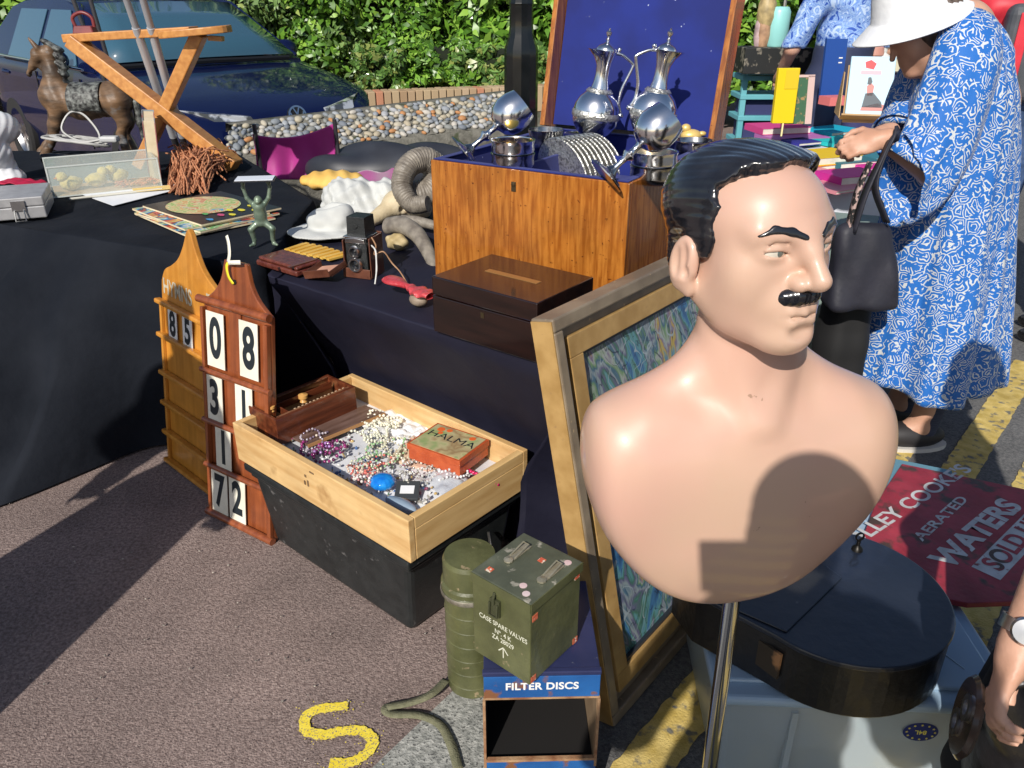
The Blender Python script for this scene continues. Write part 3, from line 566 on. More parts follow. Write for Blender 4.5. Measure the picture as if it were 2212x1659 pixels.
g = G(); g.box((-.0015, Hp / 2, -.028), (.003, Hp - .01, .05)); g.build('gilt_side', m_gold, t)
g = G(); border(g, .028, .028, Wp - .028, Hp - .028, .024, -.05, -.022); g.build('groove', m_fr, t)
g = G(); border(g, .052, .052, Wp - .052, Hp - .052, .045, -.045, -.012); g.build('gilt_slip', m_gold, t, bevel=.002)
g = G(); border(g, .097, .097, Wp - .097, Hp - .097, .008, -.045, -.02); g.build('dark_liner', mat('liner_black', (.02, .025, .035), rough=.4), t)
g = G(); g.grid(lambda u, v: (.103 + u * (Wp - .206), .103 + v * (Hp - .206), -.03 + .0015 * nz(u * 30, v * 30)), 60, 60)
def paintmat():
    m = bpy.data.materials.new('abstract_oil'); m.use_nodes = True; n = m.node_tree; L = n.links.new; b = n.nodes['Principled BSDF']; b.inputs['Roughness'].default_value = .35; b.inputs['Coat Weight'].default_value = .25
    tc = n.nodes.new('ShaderNodeTexCoord'); mp = n.nodes.new('ShaderNodeMapping'); L(tc.outputs['Object'], mp.inputs[0]); mp.inputs['Rotation'].default_value = (0, 0, R(25)); mp.inputs['Scale'].default_value = (1.9, .8, 1)
    n1 = n.nodes.new('ShaderNodeTexNoise'); n1.inputs['Scale'].default_value = 3.3; n1.inputs['Detail'].default_value = 4; n1.inputs['Distortion'].default_value = 2.2; L(mp.outputs[0], n1.inputs['Vector'])
    r = n.nodes.new('ShaderNodeValToRGB'); L(n1.outputs[0], r.inputs[0]); E = r.color_ramp.elements
    cols = [(.28, (.02, .04, .10)), (.37, (.05, .16, .34)), (.41, (.12, .30, .34)), (.44, (.06, .17, .12)), (.47, (.13, .13, .24)), (.50, (.28, .34, .36)), (.53, (.05, .13, .22)), (.56, (.16, .28, .14)), (.59, (.36, .40, .38)), (.62, (.20, .16, .26)), (.65, (.50, .36, .06)), (.69, (.10, .26, .36)), (.75, (.42, .12, .07))]
    cols = [(p, tuple(x * .85 for x in c)) for p, c in cols]
    E[0].position, E[0].color = cols[0][0], (*cols[0][1], 1); E[1].position, E[1].color = cols[-1][0], (*cols[-1][1], 1)
    for p, c in cols[1:-1]: e = E.new(p); e.color = (*c, 1)
    v = n.nodes.new('ShaderNodeTexNoise'); v.inputs['Scale'].default_value = 4.2; v.inputs['Distortion'].default_value = 1.6; v.inputs['Detail'].default_value = 3; L(mp.outputs[0], v.inputs['Vector'])
    mul = n.nodes.new('ShaderNodeMath'); mul.operation = 'PINGPONG'; mul.inputs[1].default_value = .045; L(v.outputs[0], mul.inputs[0])
    mr = n.nodes.new('ShaderNodeMapRange'); mr.inputs[1].default_value = .0; mr.inputs[2].default_value = .006; L(mul.outputs[0], mr.inputs[0])
    mx = n.nodes.new('ShaderNodeMix'); mx.data_type = 'RGBA'; L(mr.outputs[0], mx.inputs[0]); mx.inputs[6].default_value = (.012, .02, .05, 1); L(r.outputs[0], mx.inputs[7])
    v2 = n.nodes.new('ShaderNodeTexNoise'); v2.inputs['Scale'].default_value = 5.5; v2.inputs['Distortion'].default_value = 1.2; v2.inputs['Detail'].default_value = 2; L(tc.outputs['Object'], v2.inputs['Vector'])
    m2 = n.nodes.new('ShaderNodeMath'); m2.operation = 'PINGPONG'; m2.inputs[1].default_value = .09; L(v2.outputs[0], m2.inputs[0])
    r2 = n.nodes.new('ShaderNodeMapRange'); r2.inputs[1].default_value = .003; r2.inputs[2].default_value = .007; L(m2.outputs[0], r2.inputs[0])
    mx2 = n.nodes.new('ShaderNodeMix'); mx2.data_type = 'RGBA'; L(r2.outputs[0], mx2.inputs[0]); mx2.inputs[6].default_value = (.28, .34, .38, 1); L(mx.outputs[2], mx2.inputs[7]); L(mx2.outputs[2], b.inputs['Base Color'])
    bp = n.nodes.new('ShaderNodeBump'); bp.inputs['Strength'].default_value = .5; bp.inputs['Distance'].default_value = .004; L(n1.outputs[0], bp.inputs['Height']); L(bp.outputs[0], b.inputs['Normal']); return m
g.build('canvas', paintmat(), t, smooth=180)
# ================================================================ oak chest, dark box
z1 = 1.07; cFL, cFR = onz(930, 345, z1), onz(1360, 397, z1); exc = (cFR - cFL); Wc = exc.length; exc.normalize(); rzc = math.atan2(exc.y, exc.x); Dc = .70; z0c = .725; Hc = z1 - z0c
cc = cFL + exc * Wc / 2 + Vector((-exc.y, exc.x, 0)) * Dc / 2
CH = thing('canteen_chest', 'large oak chest with raised lid and royal blue lining full of silver plate', 'chest', (cc.x, cc.y, z0c), rzc)
m_blue = mat('blue_velvet', (.001, .009, .13), (.002, .014, .18), 8, rough=.8, sheen=.1, spots=((.5, .55, .7), 55, .735, .75))
g = G(); th = .016
g.box((0, -Dc / 2 + th / 2, Hc / 2), (Wc, th, Hc)); g.box((0, Dc / 2 - th / 2, Hc / 2), (Wc, th, Hc)); g.box((-Wc / 2 + th / 2, 0, Hc / 2), (th, Dc - 2 * th, Hc)); g.box((Wc / 2 - th / 2, 0, Hc / 2), (th, Dc - 2 * th, Hc)); g.box((0, 0, .006), (Wc - 2 * th, Dc - 2 * th, .010))
g.build('chest_body', m_oak, CH, bevel=.002)
g = G(); e = .006; border(g, -Wc / 2 + e, -Dc / 2 + e, Wc / 2 - e, Dc / 2 - e, .022, Hc + .0005, Hc + .004); g.box((0, 0, Hc - .075), (Wc - .05, Dc - .05, .012))
border(g, -Wc / 2 + th + .0005, -Dc / 2 + th + .0005, Wc / 2 - th - .0005, Dc / 2 - th - .0005, .006, Hc - .12, Hc - .0005); g.box((-Wc / 2 + .24, -Dc / 2 + .20, Hc - .045), (.014, .32, .07)); g.box((.10, -Dc / 2 + .03, Hc - .040), (.36, .030, .075)); g.box((.0, .06, Hc - .045), (Wc - .06, .014, .06)); g.build('blue_lining', m_blue, CH, bevel=.002)
g = G(); g.box((-.03, -Dc / 2 - .001, Hc - .045), (.014, .002, .026)); g.lathe([(.006, 0), (.006, .003), (0, .004)], 10, (-.03, -Dc / 2 - .002, Hc - .038), Matrix.Rotation(R(90), 3, 'X')); g.build('keyhole_plate', mat('dark_brass', (.12, .09, .05), rough=.4, metal=.8), CH)
la = R(12); LM = Matrix.Translation((0, Dc / 2, Hc + .004)) @ Matrix.Rotation(-la, 4, 'X')
lw = .045; lh = .72; g = G(); g.X = LM
g.box((-Wc / 2 + .009, -.03, lh / 2), (.018, .085, lh)); g.box((Wc / 2 - .009, -.03, lh / 2), (.018, .085, lh)); g.box((0, -.03, lh - .009), (Wc - .037, .085, .018)); g.box((0, .006, lh / 2), (Wc - .037, .010, lh - .037)); lid = g.build('lid', m_oak, CH, bevel=.002)
g = G(); g.X = LM; g.box((0, -.006, lh / 2), (Wc - .04, .012, lh - .02)); g.build('lid_lining', m_blue, lid)
p4 = [(.2 * 0, 0)]
rb_ = math.atan2(1.696 - 1.893, .055 + .2); u_ = Vector((math.cos(rb_), math.sin(rb_), 0)); Lb = .322; Db = .235
cb = Vector((-.198, 1.893, 0)) + u_ * Lb / 2 + Vector((-u_.y, u_.x, 0)) * Db / 2
t = thing('writing_box', 'plain dark rosewood box in front of the oak chest', 'box', (cb.x, cb.y, .727), rb_)
g = G(); g.box((0, 0, .048), (Lb, Db, .096)); g.build('box_base', m_darkbox, t, bevel=.002)
g = G(); g.box((0, 0, .122), (Lb, Db, .048)); g.build('box_lid', m_darkbox, t, bevel=.003)
g = G(); g.box((0, 0, .1465), (.16, .02, .001)); g.build('brass_inlay', mat('inlay', (.45, .24, .08), rough=.3, metal=.5), t)
g = G(); g.box((0, -Db / 2 - .0005, .080), (.01, .001, .014)); g.build('keyhole_plate', MATS['dark_brass'], t)
# ================================================================ mannequin bust
m_skin = bpy.data.materials.new('painted_plaster_skin'); m_skin.use_nodes = True
def _skin():
    n = m_skin.node_tree; L = n.links.new; b = n.nodes['Principled BSDF']
    b.inputs['Roughness'].default_value = .42; b.inputs['Coat Weight'].default_value = .55; b.inputs['Coat Roughness'].default_value = .07
    b.inputs['Subsurface Weight'].default_value = .06; b.inputs['Subsurface Radius'].default_value = (.02, .01, .006)
    tc = n.nodes.new('ShaderNodeTexCoord'); t = n.nodes.new('ShaderNodeTexNoise'); t.inputs['Scale'].default_value = 5; t.inputs['Detail'].default_value = 3; L(tc.outputs['Object'], t.inputs['Vector'])
    r = n.nodes.new('ShaderNodeValToRGB'); r.color_ramp.elements[0].position = .35; r.color_ramp.elements[1].position = .68
    r.color_ramp.elements[0].color = (.58, .385, .280, 1); r.color_ramp.elements[1].color = (.61, .365, .285, 1); L(t.outputs[0], r.inputs[0])
    t2 = n.nodes.new('ShaderNodeTexNoise'); t2.inputs['Scale'].default_value = 38; t2.inputs['Detail'].default_value = 5; L(tc.outputs['Object'], t2.inputs['Vector'])
    mr = n.nodes.new('ShaderNodeMapRange'); mr.inputs[1].default_value = .735; mr.inputs[2].default_value = .75; L(t2.outputs[0], mr.inputs[0])
    mx = n.nodes.new('ShaderNodeMix'); mx.data_type = 'RGBA'; L(mr.outputs[0], mx.inputs[0]); L(r.outputs[0], mx.inputs[6]); mx.inputs[7].default_value = (.36, .22, .15, 1)
    L(mx.outputs[2], b.inputs['Base Color'])
    bp = n.nodes.new('ShaderNodeBump'); bp.inputs['Strength'].default_value = .06; bp.inputs['Distance'].default_value = .004; L(t2.outputs[0], bp.inputs['Height']); L(bp.outputs[0], b.inputs['Normal'])
_skin()
m_hair = mat('black_enamel_hair', (.008, .008, .011), (.018, .018, .022), 30, rough=.20, coat=.7, bump=.04, bs=160)
BO = (.322, 1.0, .615)                                    # bust origin: bottom of the bust
BUST = thing('mannequin_bust', 'glossy plaster head and shoulders of a moustached man on a metal pole', 'mannequin', BO, R(9))
HS = 1.05; HC = (-.029, -.004, .612)                      # head scale, centre in bust space
HM = rotm(R(-2), R(0), 0).astype(f4); HZ = R(180 + 18)  # head turned to its left
HROT = (np.array(Euler((R(3), R(0), 0)).to_matrix()).T @ np.array(Matrix.Rotation(-HZ, 3, 'Z'))).astype(f4)
def hl(P): return ((P - A3(HC)) @ HROT.T) / HS
def head_base(q):
    d = e_(q, (0, -.015, .028), (.077, .098, .070)); d = su(d, e_(q, (0, .035, .022), (.066, .062, .062)), .03)
    d = su(d, e_(q, (0, .038, -.035), (.058, .055, .075)), .03)
    for s in (-1, 1):
        d = su(d, c_(q, (s * .054, -.008, -.062), (s * .017, .072, -.102), .016, .017), .035)
        d = su(d, e_(q, (s * .043, .055, -.028), (.022, .02, .024)), .03); d = su(d, e_(q, (s * .040, .030, -.052), (.024, .040, .036)), .03)
    d = su(d, e_(q, (0, .087, -.103), (.026, .019, .019)), .022); d = su(d, e_(q, (0, .025, -.085), (.048, .05, .028)), .03)
    d = su(d, e_(q, (0, .083, -.064), (.034, .02, .028)), .02)
    return d
def slit(q, s, hh):
    dx = (q[:, 0] - s * .034) / .0178; return np.abs(q[:, 2] + .0020 - s * .0 + .0016 * dx * s * -1) - hh * np.clip(1 - dx * dx, -.3, 1)
def head(q):
    d = head_base(q)
    for s in (-1, 1):
        d = su(d, c_(q, (s * .012, .091, .017), (s * .048, .072, .020), .008, .010), .02)
        d = ss(d, e_(q, (s * .034, .108, -.003), (.021, .018, .012)), .014)
        d = su(d, e_(q, (s * .033, .0735, -.0010), (.0205, .0185, .0165)), .006)
        d = ss(d, ch_(q, [(s * .017, .088, .0065), (s * .028, .0945, .0100), (s * .040, .090, .0100), (s * .052, .076, .0055)], [.0008, .0012, .0012, .0008], .003), .0035)
        d = ss(d, np.maximum(slit(q, s, .0032), .075 - q[:, 1]), .0018)
    d = su(d, ch_(q, [(0, .089, .018), (0, .105, -.001), (0, .124, -.029)], [.0085, .0088, .0105], .01), .018)
    d = su(d, e_(q, (0, .107, -.034), (.012, .019, .010)), .008)
    for s in (-1, 1): d = su(d, e_(q, (s * .0145, .103, -.035), (.0082, .0135, .0095)), .006)
    for s in (-1, 1): d = ss(d, e_(q, (s * .008, .112, -.046), (.004, .007, .004)), .003)
    up = ch_(q, [(-.034, .0775, -.0705), (-.014, .0985, -.068), (0, .1025, -.0695), (.014, .0985, -.068), (.034, .0775, -.0705)], [.002, .0052, .0052, .0052, .002], .004)
    lo = ch_(q, [(-.034, .0775, -.0745), (-.012, .0985, -.082), (.012, .0985, -.082), (.034, .0775, -.0745)], [.002, .0068, .0068, .002], .004)
    d = su(d, up, .007); d = su(d, lo, .007)
    d = ss(d, ch_(q, [(-.036, .079, -.0705), (-.013, .1050, -.0745), (.013, .1050, -.0745), (.036, .079, -.0705)], [.0012, .0017, .0017, .0012], .002), .003)
    d = ss(d, e_(q, (0, .110, -.0935), (.018, .010, .006)), .010)
    qe = q + A3((0, 0, .020))
    M = rotm(R(-14), 0, 0)
    for s in (-1, 1):
        o = e_(qe, (s * .0800, -.013, -.008), (.0115, .0225, .035), M); o = su(o, e_(qe, (s * .0765, -.006, -.036), (.007, .0105, .0125), M), .006)
        o = ss(o, e_(qe, (s * .0905, -.0105, -.001), (.0085, .0125, .0225), M), .005); o = ss(o, e_(qe, (s * .089, -.002, -.016), (.007, .006, .008), M), .004)
        o = su(o, c_(qe, (s * .083, -.012, .012), (s * .083, -.013, -.022), .0028, .0022), .006)
        o = su(o, e_(qe, (s * .080, .0035, -.013), (.004, .004, .007)), .004)
        d = su(d, o, .004)
    return d
def torso(P):
    d = e_(P, (0, .012, .17), (.176, .078, .27)); 
    d = su(d, c_(P, (-.152, .004, .314), (.152, .004, .314), .056, .056), .07)
    for s in (-1, 1):
        d = su(d, e_(P, (s * .075, -.030, .215), (.088, .045, .115)), .08)
        d = su(d, e_(P, (s * .183, .002, .265), (.040, .050, .095)), .09)
        d = su(d, c_(P, (s * .030, .012, .47), (s * .160, .010, .328), .016, .028), .06)
        d = su(d, c_(P, (s * .02, -.046, .350), (s * .14, -.022, .362), .006, .008), .04)
    nk = c_(P, (0, .012, .34), (-.010, .006, .52), .058, .055); d = su(d, nk, .05)
    d = su(d, c_(P, (-.052, .005, .50), (-.008, -.052, .368), .013, .010), .030); d = su(d, c_(P, (.052, .020, .50), (.010, -.052, .368), .012, .010), .030)
    cut = e_(P, (.012, .0, .352), (.238, .30, .308), rotm(0, R(7), 0)); d = si(d, cut, .022)
    d = ss(d, e_(P, (0, .17, .05), (.2, .11, .24)), .02)
    return d
BB = ((-.26, -.16, -.01), (.26, .17, .74))
def bustf(P): return su(torso(P), head(hl(P)) * HS, .018)
body = sdf('bust_body', bustf, (-.25, -.19, -.01), (.25, .15, .76), .0030, m_skin, BUST)
yb = [-.2, -.075, -.058, -.036, -.022, -.016, .005, .022, .050, .060, .068, .082, .2]
bb = [-.2, -.055, -.032, -.030, -.006, .028, .034, .028, .036, .046, .058, .070, .12]
def hairf(q):
    o = e_(q, (0, -.018, .034), (.0835, .1035, .072)); o = su(o, e_(q, (0, .030, .038), (.0695, .0645, .0515)), .02); o = su(o, e_(q, (-.01, .026, .080), (.055, .048, .014)), .03)
    for s in (-1, 1): o = su(o, e_(q, (s * .0735, .006, .004), (.007, .022, .026)), .012)
    o = su(o, e_(q, (0, -.070, -.035), (.055, .035, .045)), .03)
    x, y, z = q[:, 0], q[:, 1], q[:, 2]
    ph = np.arctan2(x - .012, z + .03) ; wav = .00028 * np.sin(ph * 74 + 4 * np.sin(y * 26) + 3 * np.sin(z * 30)) + .0003 * np.sin(ph * 33 + 3 * np.sin(y * 31)) + .0012 * np.sin(ph * 7 + 4 * np.sin(y * 16)) * np.clip((z - .05) / .03, 0, 1)
    o = o + wav
    zz = z + .016 * np.exp(-((x - .035) / .02) ** 2) - .012 * np.exp(-((x - .0) / .025) ** 2) - .002 * np.abs(np.sin(x * 400)) ; b = np.interp(zz, yb, bb); b = b + .0004 * np.sin(z * 900) + .0004 * np.sin(x * 700) - .024 * np.clip((np.abs(x + .004) - .018) / .035, 0, 1) * np.clip((z - .045) / .02, 0, 1) - .006 * np.clip((z - .045) / .02, 0, 1)
    # forehead sweep: hair crosses the brow high up
    rg = (y - b) * .7; fr = np.maximum(y - .094, -1)
    return si(si(o, rg, .004), -.082 - z, .006)
def hf2(P): return hairf(hl(P)) * HS
sdf('hair', hf2, (-.16, -.16, .44), (.15, .17, .76), .0024, m_hair, BUST)
def shell(q, pts, rs, th): 
    b = head(q); f = A3((1, 0, 1)); return si(si(ch_(q * f, [(p[0], 0, p[2]) for p in pts], rs, .004), b - th, .002), .03 - q[:, 1], .002)
for s, nm in ((1, 'eyebrow'), (-1, 'eyebrow')):
    pts = [(s * .013, .097, .0175), (s * .026, .093, .0235), (s * .042, .082, .0265), (s * .057, .066, .0195)]
    f = lambda P, pts=pts: shell(hl(P), pts, [.0034, .0044, .0038, .0015], .0014) * HS
    c = (A3(HC) + (np.mean(A3(pts), 0) * HS) @ HROT); sdf(nm, f, c - .05, c + .05, .0016, m_hair, BUST)
mp_ = [(-.0295, .0835, -.058), (-.020, .0925, -.0520), (-.0095, .0995, -.0500), (0, .1015, -.052), (.0095, .0995, -.0500), (.020, .0925, -.0520), (.0295, .0835, -.058)]
def mous(P):
    q = hl(P); b = head_base(q); d = ch_(q, mp_, [.0042, .0098, .0115, .0085, .0115, .0098, .0042], .006)
    d = ss(d, c_(q, (0, .118, -.048), (0, .118, -.066), .0022, .003), .006)
    return (d + .0002 * np.sin(q[:, 0] * 900 + 200 * q[:, 2])) * HS
c = A3(HC) + (A3((0, .09, -.058)) * HS) @ HROT; sdf('moustache', mous, c - .055, c + .055, .0016, m_hair, BUST)
m_eye = mat('painted_eye_white', (.60, .56, .48), rough=.25, coat=.6); m_iris = mat('painted_iris', (.10, .13, .12), rough=.2, coat=.7)
for s in (1, -1):
    fe = lambda P, s=s: si(e_(hl(P), (s * .033, .0735, -.0010), (.0190, .0165, .0150)), np.maximum(slit(hl(P), s, .0042), .078 - hl(P)[:, 1]), .0004) * HS
    c = A3(HC) + (A3((s * .032, .082, -.0045)) * HS) @ HROT; e0 = sdf('eye', fe, c - .022, c + .022, .0012, m_eye, BUST)
    fi = lambda P, s=s: np.maximum(fe(P, s) - .0004, (c_(hl(P), (s * .031, .07, -.0010), (s * .031, .11, -.0010), .0046)) * HS)
    sdf('iris', fi, c - .022, c + .022, .0010, m_iris, e0)
g = G(); g.tube([(.03, .0, .06), (.042, .002, -.615)], .0135, 20); g.build('pole', mat('chrome', (.62, .62, .64), rough=.12, metal=1), BUST, smooth=40)
g = G(); g.lathe([(.15, 0), (.15, .006), (.02, .014), (.016, .03)], 40, (.042, .002, -.615)); g.build('stand_base', m_plastic, BUST, smooth=30)
# ================================================================ silver in the chest
m_sil = mat('silver_plate', (.86, .87, .90), (.70, .70, .72), 9, rough=.17, metal=1, bump=.03, bs=40, rvar=.06, pos=(.4, .75))
m_eng = mat('engraved_silver', (.30, .30, .28), (.74, .73, .68), 110, rough=.3, metal=.85, bump=.5, bs=160, pos=(.36, .54))
m_gilt = mat('gilt_interior', (.85, .55, .12), rough=.15, metal=1)
m_dsil = mat('tarnished_silver', (.22, .22, .23), (.60, .60, .61), 35, rough=.2, metal=1, pos=(.35, .7))
def ewer(label, pb, pt, y, flip):
    B_ = ony(*pb, y); T_ = ony(*pt, y); h = (T_ - B_).length; t = thing('silver_ewer', label, 'ewer', B_, 0, 'pair of ewers in the oak chest')
    up_ = (T_ - B_).normalized(); f = Vector((-1 if flip else 1, 0, 0)); M = frame(B_, f, up_.cross(f) * -1) if False else None
    x = Vector((1, 0, 0)); x = (x - up_ * x.dot(up_)).normalized(); yv = up_.cross(x); Mx = Matrix((x, yv, up_)).transposed().to_4x4(); Mx.translation = B_; t.matrix_world = Mx
    k = h / .40; s = -1 if flip else 1                       # s=1: spout to -x
    g = G(); g.lathe([(r * k, z * k) for r, z in ((.040, 0), (.042, .004), (.030, .012), (.020, .022), (.034, .034), (.062, .055), (.079, .085), (.084, .115), (.080, .145), (.066, .172), (.046, .192), (.034, .205))], 40); g.build('body', m_sil, t, smooth=40)
    g = G(); g.ring([(.0835 * k, .104 * k), (.0862 * k, .108 * k), (.0862 * k, .124 * k), (.0832 * k, .128 * k)], 40); g.ring([(.046 * k, .190 * k), (.049 * k, .194 * k), (.040 * k, .204 * k), (.036 * k, .202 * k)], 32); g.build('engraved_band', m_eng, t, smooth=50)
    def md(a, z):
        q = max(0, (z / k - .275) / .055); c_a = math.cos(a) * -s; return 1 + q * q * .35 * max(0, c_a) ** 5 * 2.0
    g = G(); g.lathe([(r * k, z * k) for r, z in ((.033, .203), (.027, .225), (.0245, .25), (.026, .28), (.032, .305), (.038, .325), (.040, .330), (.036, .331), (.03, .322))], 40, mod=md); g.build('neck', m_sil, t, smooth=40)
    g = G(); g.lathe([(r * k, z * k) for r, z in ((.036, .330), (.036, .334), (.029, .344), (.016, .352), (.008, .356), (.005, .362), (.009, .367), (.004, .371), (.010, .383), (.0105, .389), (.006, .394), (.003, .396), (.004, .400), (0, .403))], 20); g.build('domed_lid', m_sil, t, smooth=40)
    g = G(); g.tube(bez([(s * .034 * k, 0, .325 * k), (s * .060 * k, 0, .322 * k), (s * .098 * k, 0, .300 * k), (s * .100 * k, 0, .285 * k), (s * .078 * k, 0, .215 * k), (s * .075 * k, 0, .165 * k), (s * .088 * k, 0, .128 * k)], 8), [.0075 * k] * 6 + [.0055 * k] * 60 if False else .0058 * k, 10); g.ell((s * .089 * k, 0, .124 * k), .011 * k, 12, 8); g.ell((s * .045 * k, 0, .338 * k), .009 * k, 10, 7); g.build('handle', m_sil, t, smooth=50)
    return t
ewer('silver wine ewer with its spout to the left, against the blue lid', (1275, 318), (1318, 62), 2.66, False)
ewer('silver wine ewer with its spout to the right, against the blue lid', (1396, 316), (1450, 62), 2.53, True)
def goblet(label, pf, pb, zf, zb, k=1.0):
    F_ = onz(*pf, zf); B_ = ony(*pb, F_.y + .03); up_ = (B_ - F_).normalized(); x = Vector((0, 1, 0)); x = (x - up_ * x.dot(up_)).normalized(); yv = up_.cross(x)
    Mx = Matrix((x, yv, up_)).transposed().to_4x4(); Mx.translation = F_; t = thing('silver_goblet', label, 'goblet', (0, 0, 0), 0, 'goblets lying across the oak chest'); t.matrix_world = Mx
    L_ = (B_ - F_).length; k = L_ / .155
    g = G(); g.lathe([(.052 * k, 0), (.053 * k, .003 * k), (.044 * k, .008 * k), (.018 * k, .016 * k), (.009 * k, .030 * k)], 36, mod=lambda a, z: 1 + .045 * math.cos(8 * a) if z < .012 * k else 1); g.build('foot', m_dsil, t, smooth=35)
    g = G(); g.lathe([(r * k, z * k) for r, z in ((.008, .028), (.0065, .05), (.008, .062), (.015, .070), (.0165, .074), (.009, .080), (.007, .09), (.008, .105), (.014, .112))], 24); g.build('stem', m_sil, t, smooth=50)
    g = G(); g.lathe([(r * k, z * k) for r, z in ((.010, .108), (.030, .116), (.045, .133), (.052, .155), (.051, .180), (.044, .203), (.0415, .203), (.048, .18), (.049, .155), (.04, .135), (.0, .120))], 40); g.build('bowl', m_sil, t, smooth=50)
goblet('silver goblet lying over the left side of the oak chest', (1003, 332), (1100, 250), 1.085, 1.165)
goblet('silver goblet lying over the front right corner of the oak chest', (1308, 382), (1414, 283), 1.085, 1.175)
def bowl(label, px, py, z, r, h, gilt=False, n=1):
    z += .035; p = onz(px, py, z + h * (.9 if n == 1 else 1.7)); t = thing('silver_bowl', label, 'bowl', (p.x, p.y, z), 0, 'small silver bowls in the chest')
    for i in range(n):
        g = G(); z0 = i * h * .8; g.lathe([(r * .75, z0), (r * .9, z0 + h * .12), (r, z0 + h * .4), (r * .97, z0 + h * .75), (r * 1.03, z0 + h), (r * .97, z0 + h), (r * .9, z0 + h * .7), (0, z0 + h * .5)], 36); g.build('bowl_body', m_dsil if i < n - 1 or not gilt else m_sil, t, smooth=40)
    if gilt:
        g = G(); g.lathe([(r * .93, (n - 1) * h * .8 + h * .96), (r * .85, (n - 1) * h * .8 + h * .7), (0, (n - 1) * h * .8 + h * .55)], 30); g.build('gilt_lining', m_gilt, t, smooth=60)
bowl('stack of small bowls under the left goblet, gilt inside', 1108, 305, 1.02, .060, .045, True, 2)
bowl('single silver bowl behind the left goblet with a bright rim', 1180, 283, 1.02, .056, .06)
bowl('stack of small bowls under the right goblet, gilt inside', 1414, 330, 1.015, .060, .045, True, 2)
bowl('low bowl in the far right corner of the chest holding a gold lump', 1500, 306, 1.02, .060, .045, False)
bowl('small gilt bowl half hidden behind the plates', 1250, 290, 1.0, .05, .04, True)
p = onz(1492, 300, 1.085); t = thing('gilt_ornament', 'small yellow gilt bird ornament in the far right bowl', 'ornament', (p.x, p.y, 1.075))
g = G(); g.ell((0, 0, .02), (.034, .024, .020), 16, 10); g.ell((-.018, 0, .042), (.016, .014, .014), 12, 8); g.ell((.034, 0, .026), (.014, .010, .008), 10, 6); g.build('bird_body', mat('gilt_yellow', (.80, .58, .20), rough=.35, metal=.3), t, smooth=60)
p = onz(1235, 358, 1.02); u0 = Vector((math.cos(R(36)), math.sin(R(36)), 0))
for i in range(9):
    c0 = p + u0 * (.0185 * i - .035); t = thing('silver_plate', ['front plate of the row, its engraved face showing', 'second plate', 'third plate', 'fourth plate', 'fifth plate', 'sixth plate', 'seventh plate', 'eighth plate', 'plate at the back end of the row'][i] + (' standing on edge in the chest' if i in (0, 8) else ' from the front of the row standing on edge in the chest'), 'plate', (c0.x, c0.y, .992), R(36), 'silver plates standing on edge in the chest')
    g = G(); Mr = Matrix.Rotation(R(-90 - 12), 3, 'Y'); g.lathe([(0, .006), (.062, .006), (.072, .002), (.118, -.003), (.120, 0), (.118, .003), (.072, .006), (.062, .010), (0, .010)], 48, M=Mr, c=(0, 0, 0)); g.build('plate_disc', m_eng, t, smooth=35)
# ================================================================ goods on the right half of the table (z .72)
zt2 = .727
# twin lens camera in its leather case
m_lea = mat('brown_leather', (.085, .028, .016), (.14, .05, .028), 22, rough=.4, coat=.3, bump=.2, bs=110)
m_tanl = mat('tan_leather_lining', (.52, .26, .17), (.60, .33, .23), 16, rough=.7)
m_cam = mat('black_leatherette', (.010, .012, .013), (.02, .022, .023), 60, rough=.4, bump=.3, bs=300)
m_blk = mat('black_gloss', (.008, .008, .009), rough=.2, coat=.5)
c0 = onz(782, 598, zt2); t = thing('twin_lens_camera', 'black twin lens reflex camera standing in its opened leather case', 'camera', (c0.x, c0.y + .035, zt2), R(-20))
g = G(); g.box((0, 0, .062), (.072, .068, .112)); g.build('body', m_cam, t, bevel=.003)
g = G(); g.box((0, .004, .150), (.062, .062, .058), (.94, .94)); g.lathe([(.007, 0), (.007, .002), (0, .002)], 12, (0, -.028, .152), Matrix.Rotation(R(90), 3, 'X')); g.build('viewing_hood', m_cam, t, bevel=.002)
g = G(); g.box((0, -.002, .1205), (.078, .072, .004)); g.prism([(-.034, .104), (-.03, .116), (0, .120), (.03, .116), (.034, .104)], 0, .003, Matrix.Translation((0, -.036, 0)) @ Matrix.Rotation(R(90), 4, 'X')); g.build('nameplate', m_steel, t, bevel=.001)
for z, r, nm in ((.080, .019, 'viewing_lens'), (.040, .024, 'taking_lens')):
    g = G(); g.ring([(r * .6, 0), (r * .65, .016), (r * .85, .016), (r, .009), (r, 0)], 28, Matrix.Rotation(R(90), 3, 'X'), (0, -.036, z)); q = g.build(nm, m_steel, t, smooth=35)
    g = G(); g.lathe([(r * .66, .006), (0, .012)], 24, (0, -.036, z), Matrix.Rotation(R(90), 3, 'X')); g.build('glass', m_blk, q, smooth=60)
g = G(); g.lathe([(.010, 0), (.010, .010), (0, .010)], 16, (.038, .0, .09), Matrix.Rotation(R(90), 3, 'Y')); g.build('focus_knob', m_steel, t)
cs = thing('camera_case', 'opened brown leather camera case around and before the camera', 'case', t.location.copy(), R(-20))
g = G(); g.box((-.043, .0, .055), (.004, .074, .11)); g.box((.046, .004, .060), (.004, .080, .122)); g.box((.0, .043, .062), (.094, .004, .125)); g.box((0, 0, -.0015), (.094, .08, .003)); g.box((0, -.041, .012), (.092, .003, .030)); g.build('case_shell', m_lea, cs, bevel=.0015)
g = G(); g.box((-.0455, -.0, .055), (.001, .066, .10)); g.build('lining', m_tanl, cs)
g = G(); M_ = Matrix.Translation((-.085, -.075, .020)) @ Euler((R(8), R(-12), R(-6))).to_matrix().to_4x4(); g.X = M_; g.box((0, 0, 0), (.092, .085, .003)); fl = g.build('case_flap', m_tanl, cs, bevel=.001)
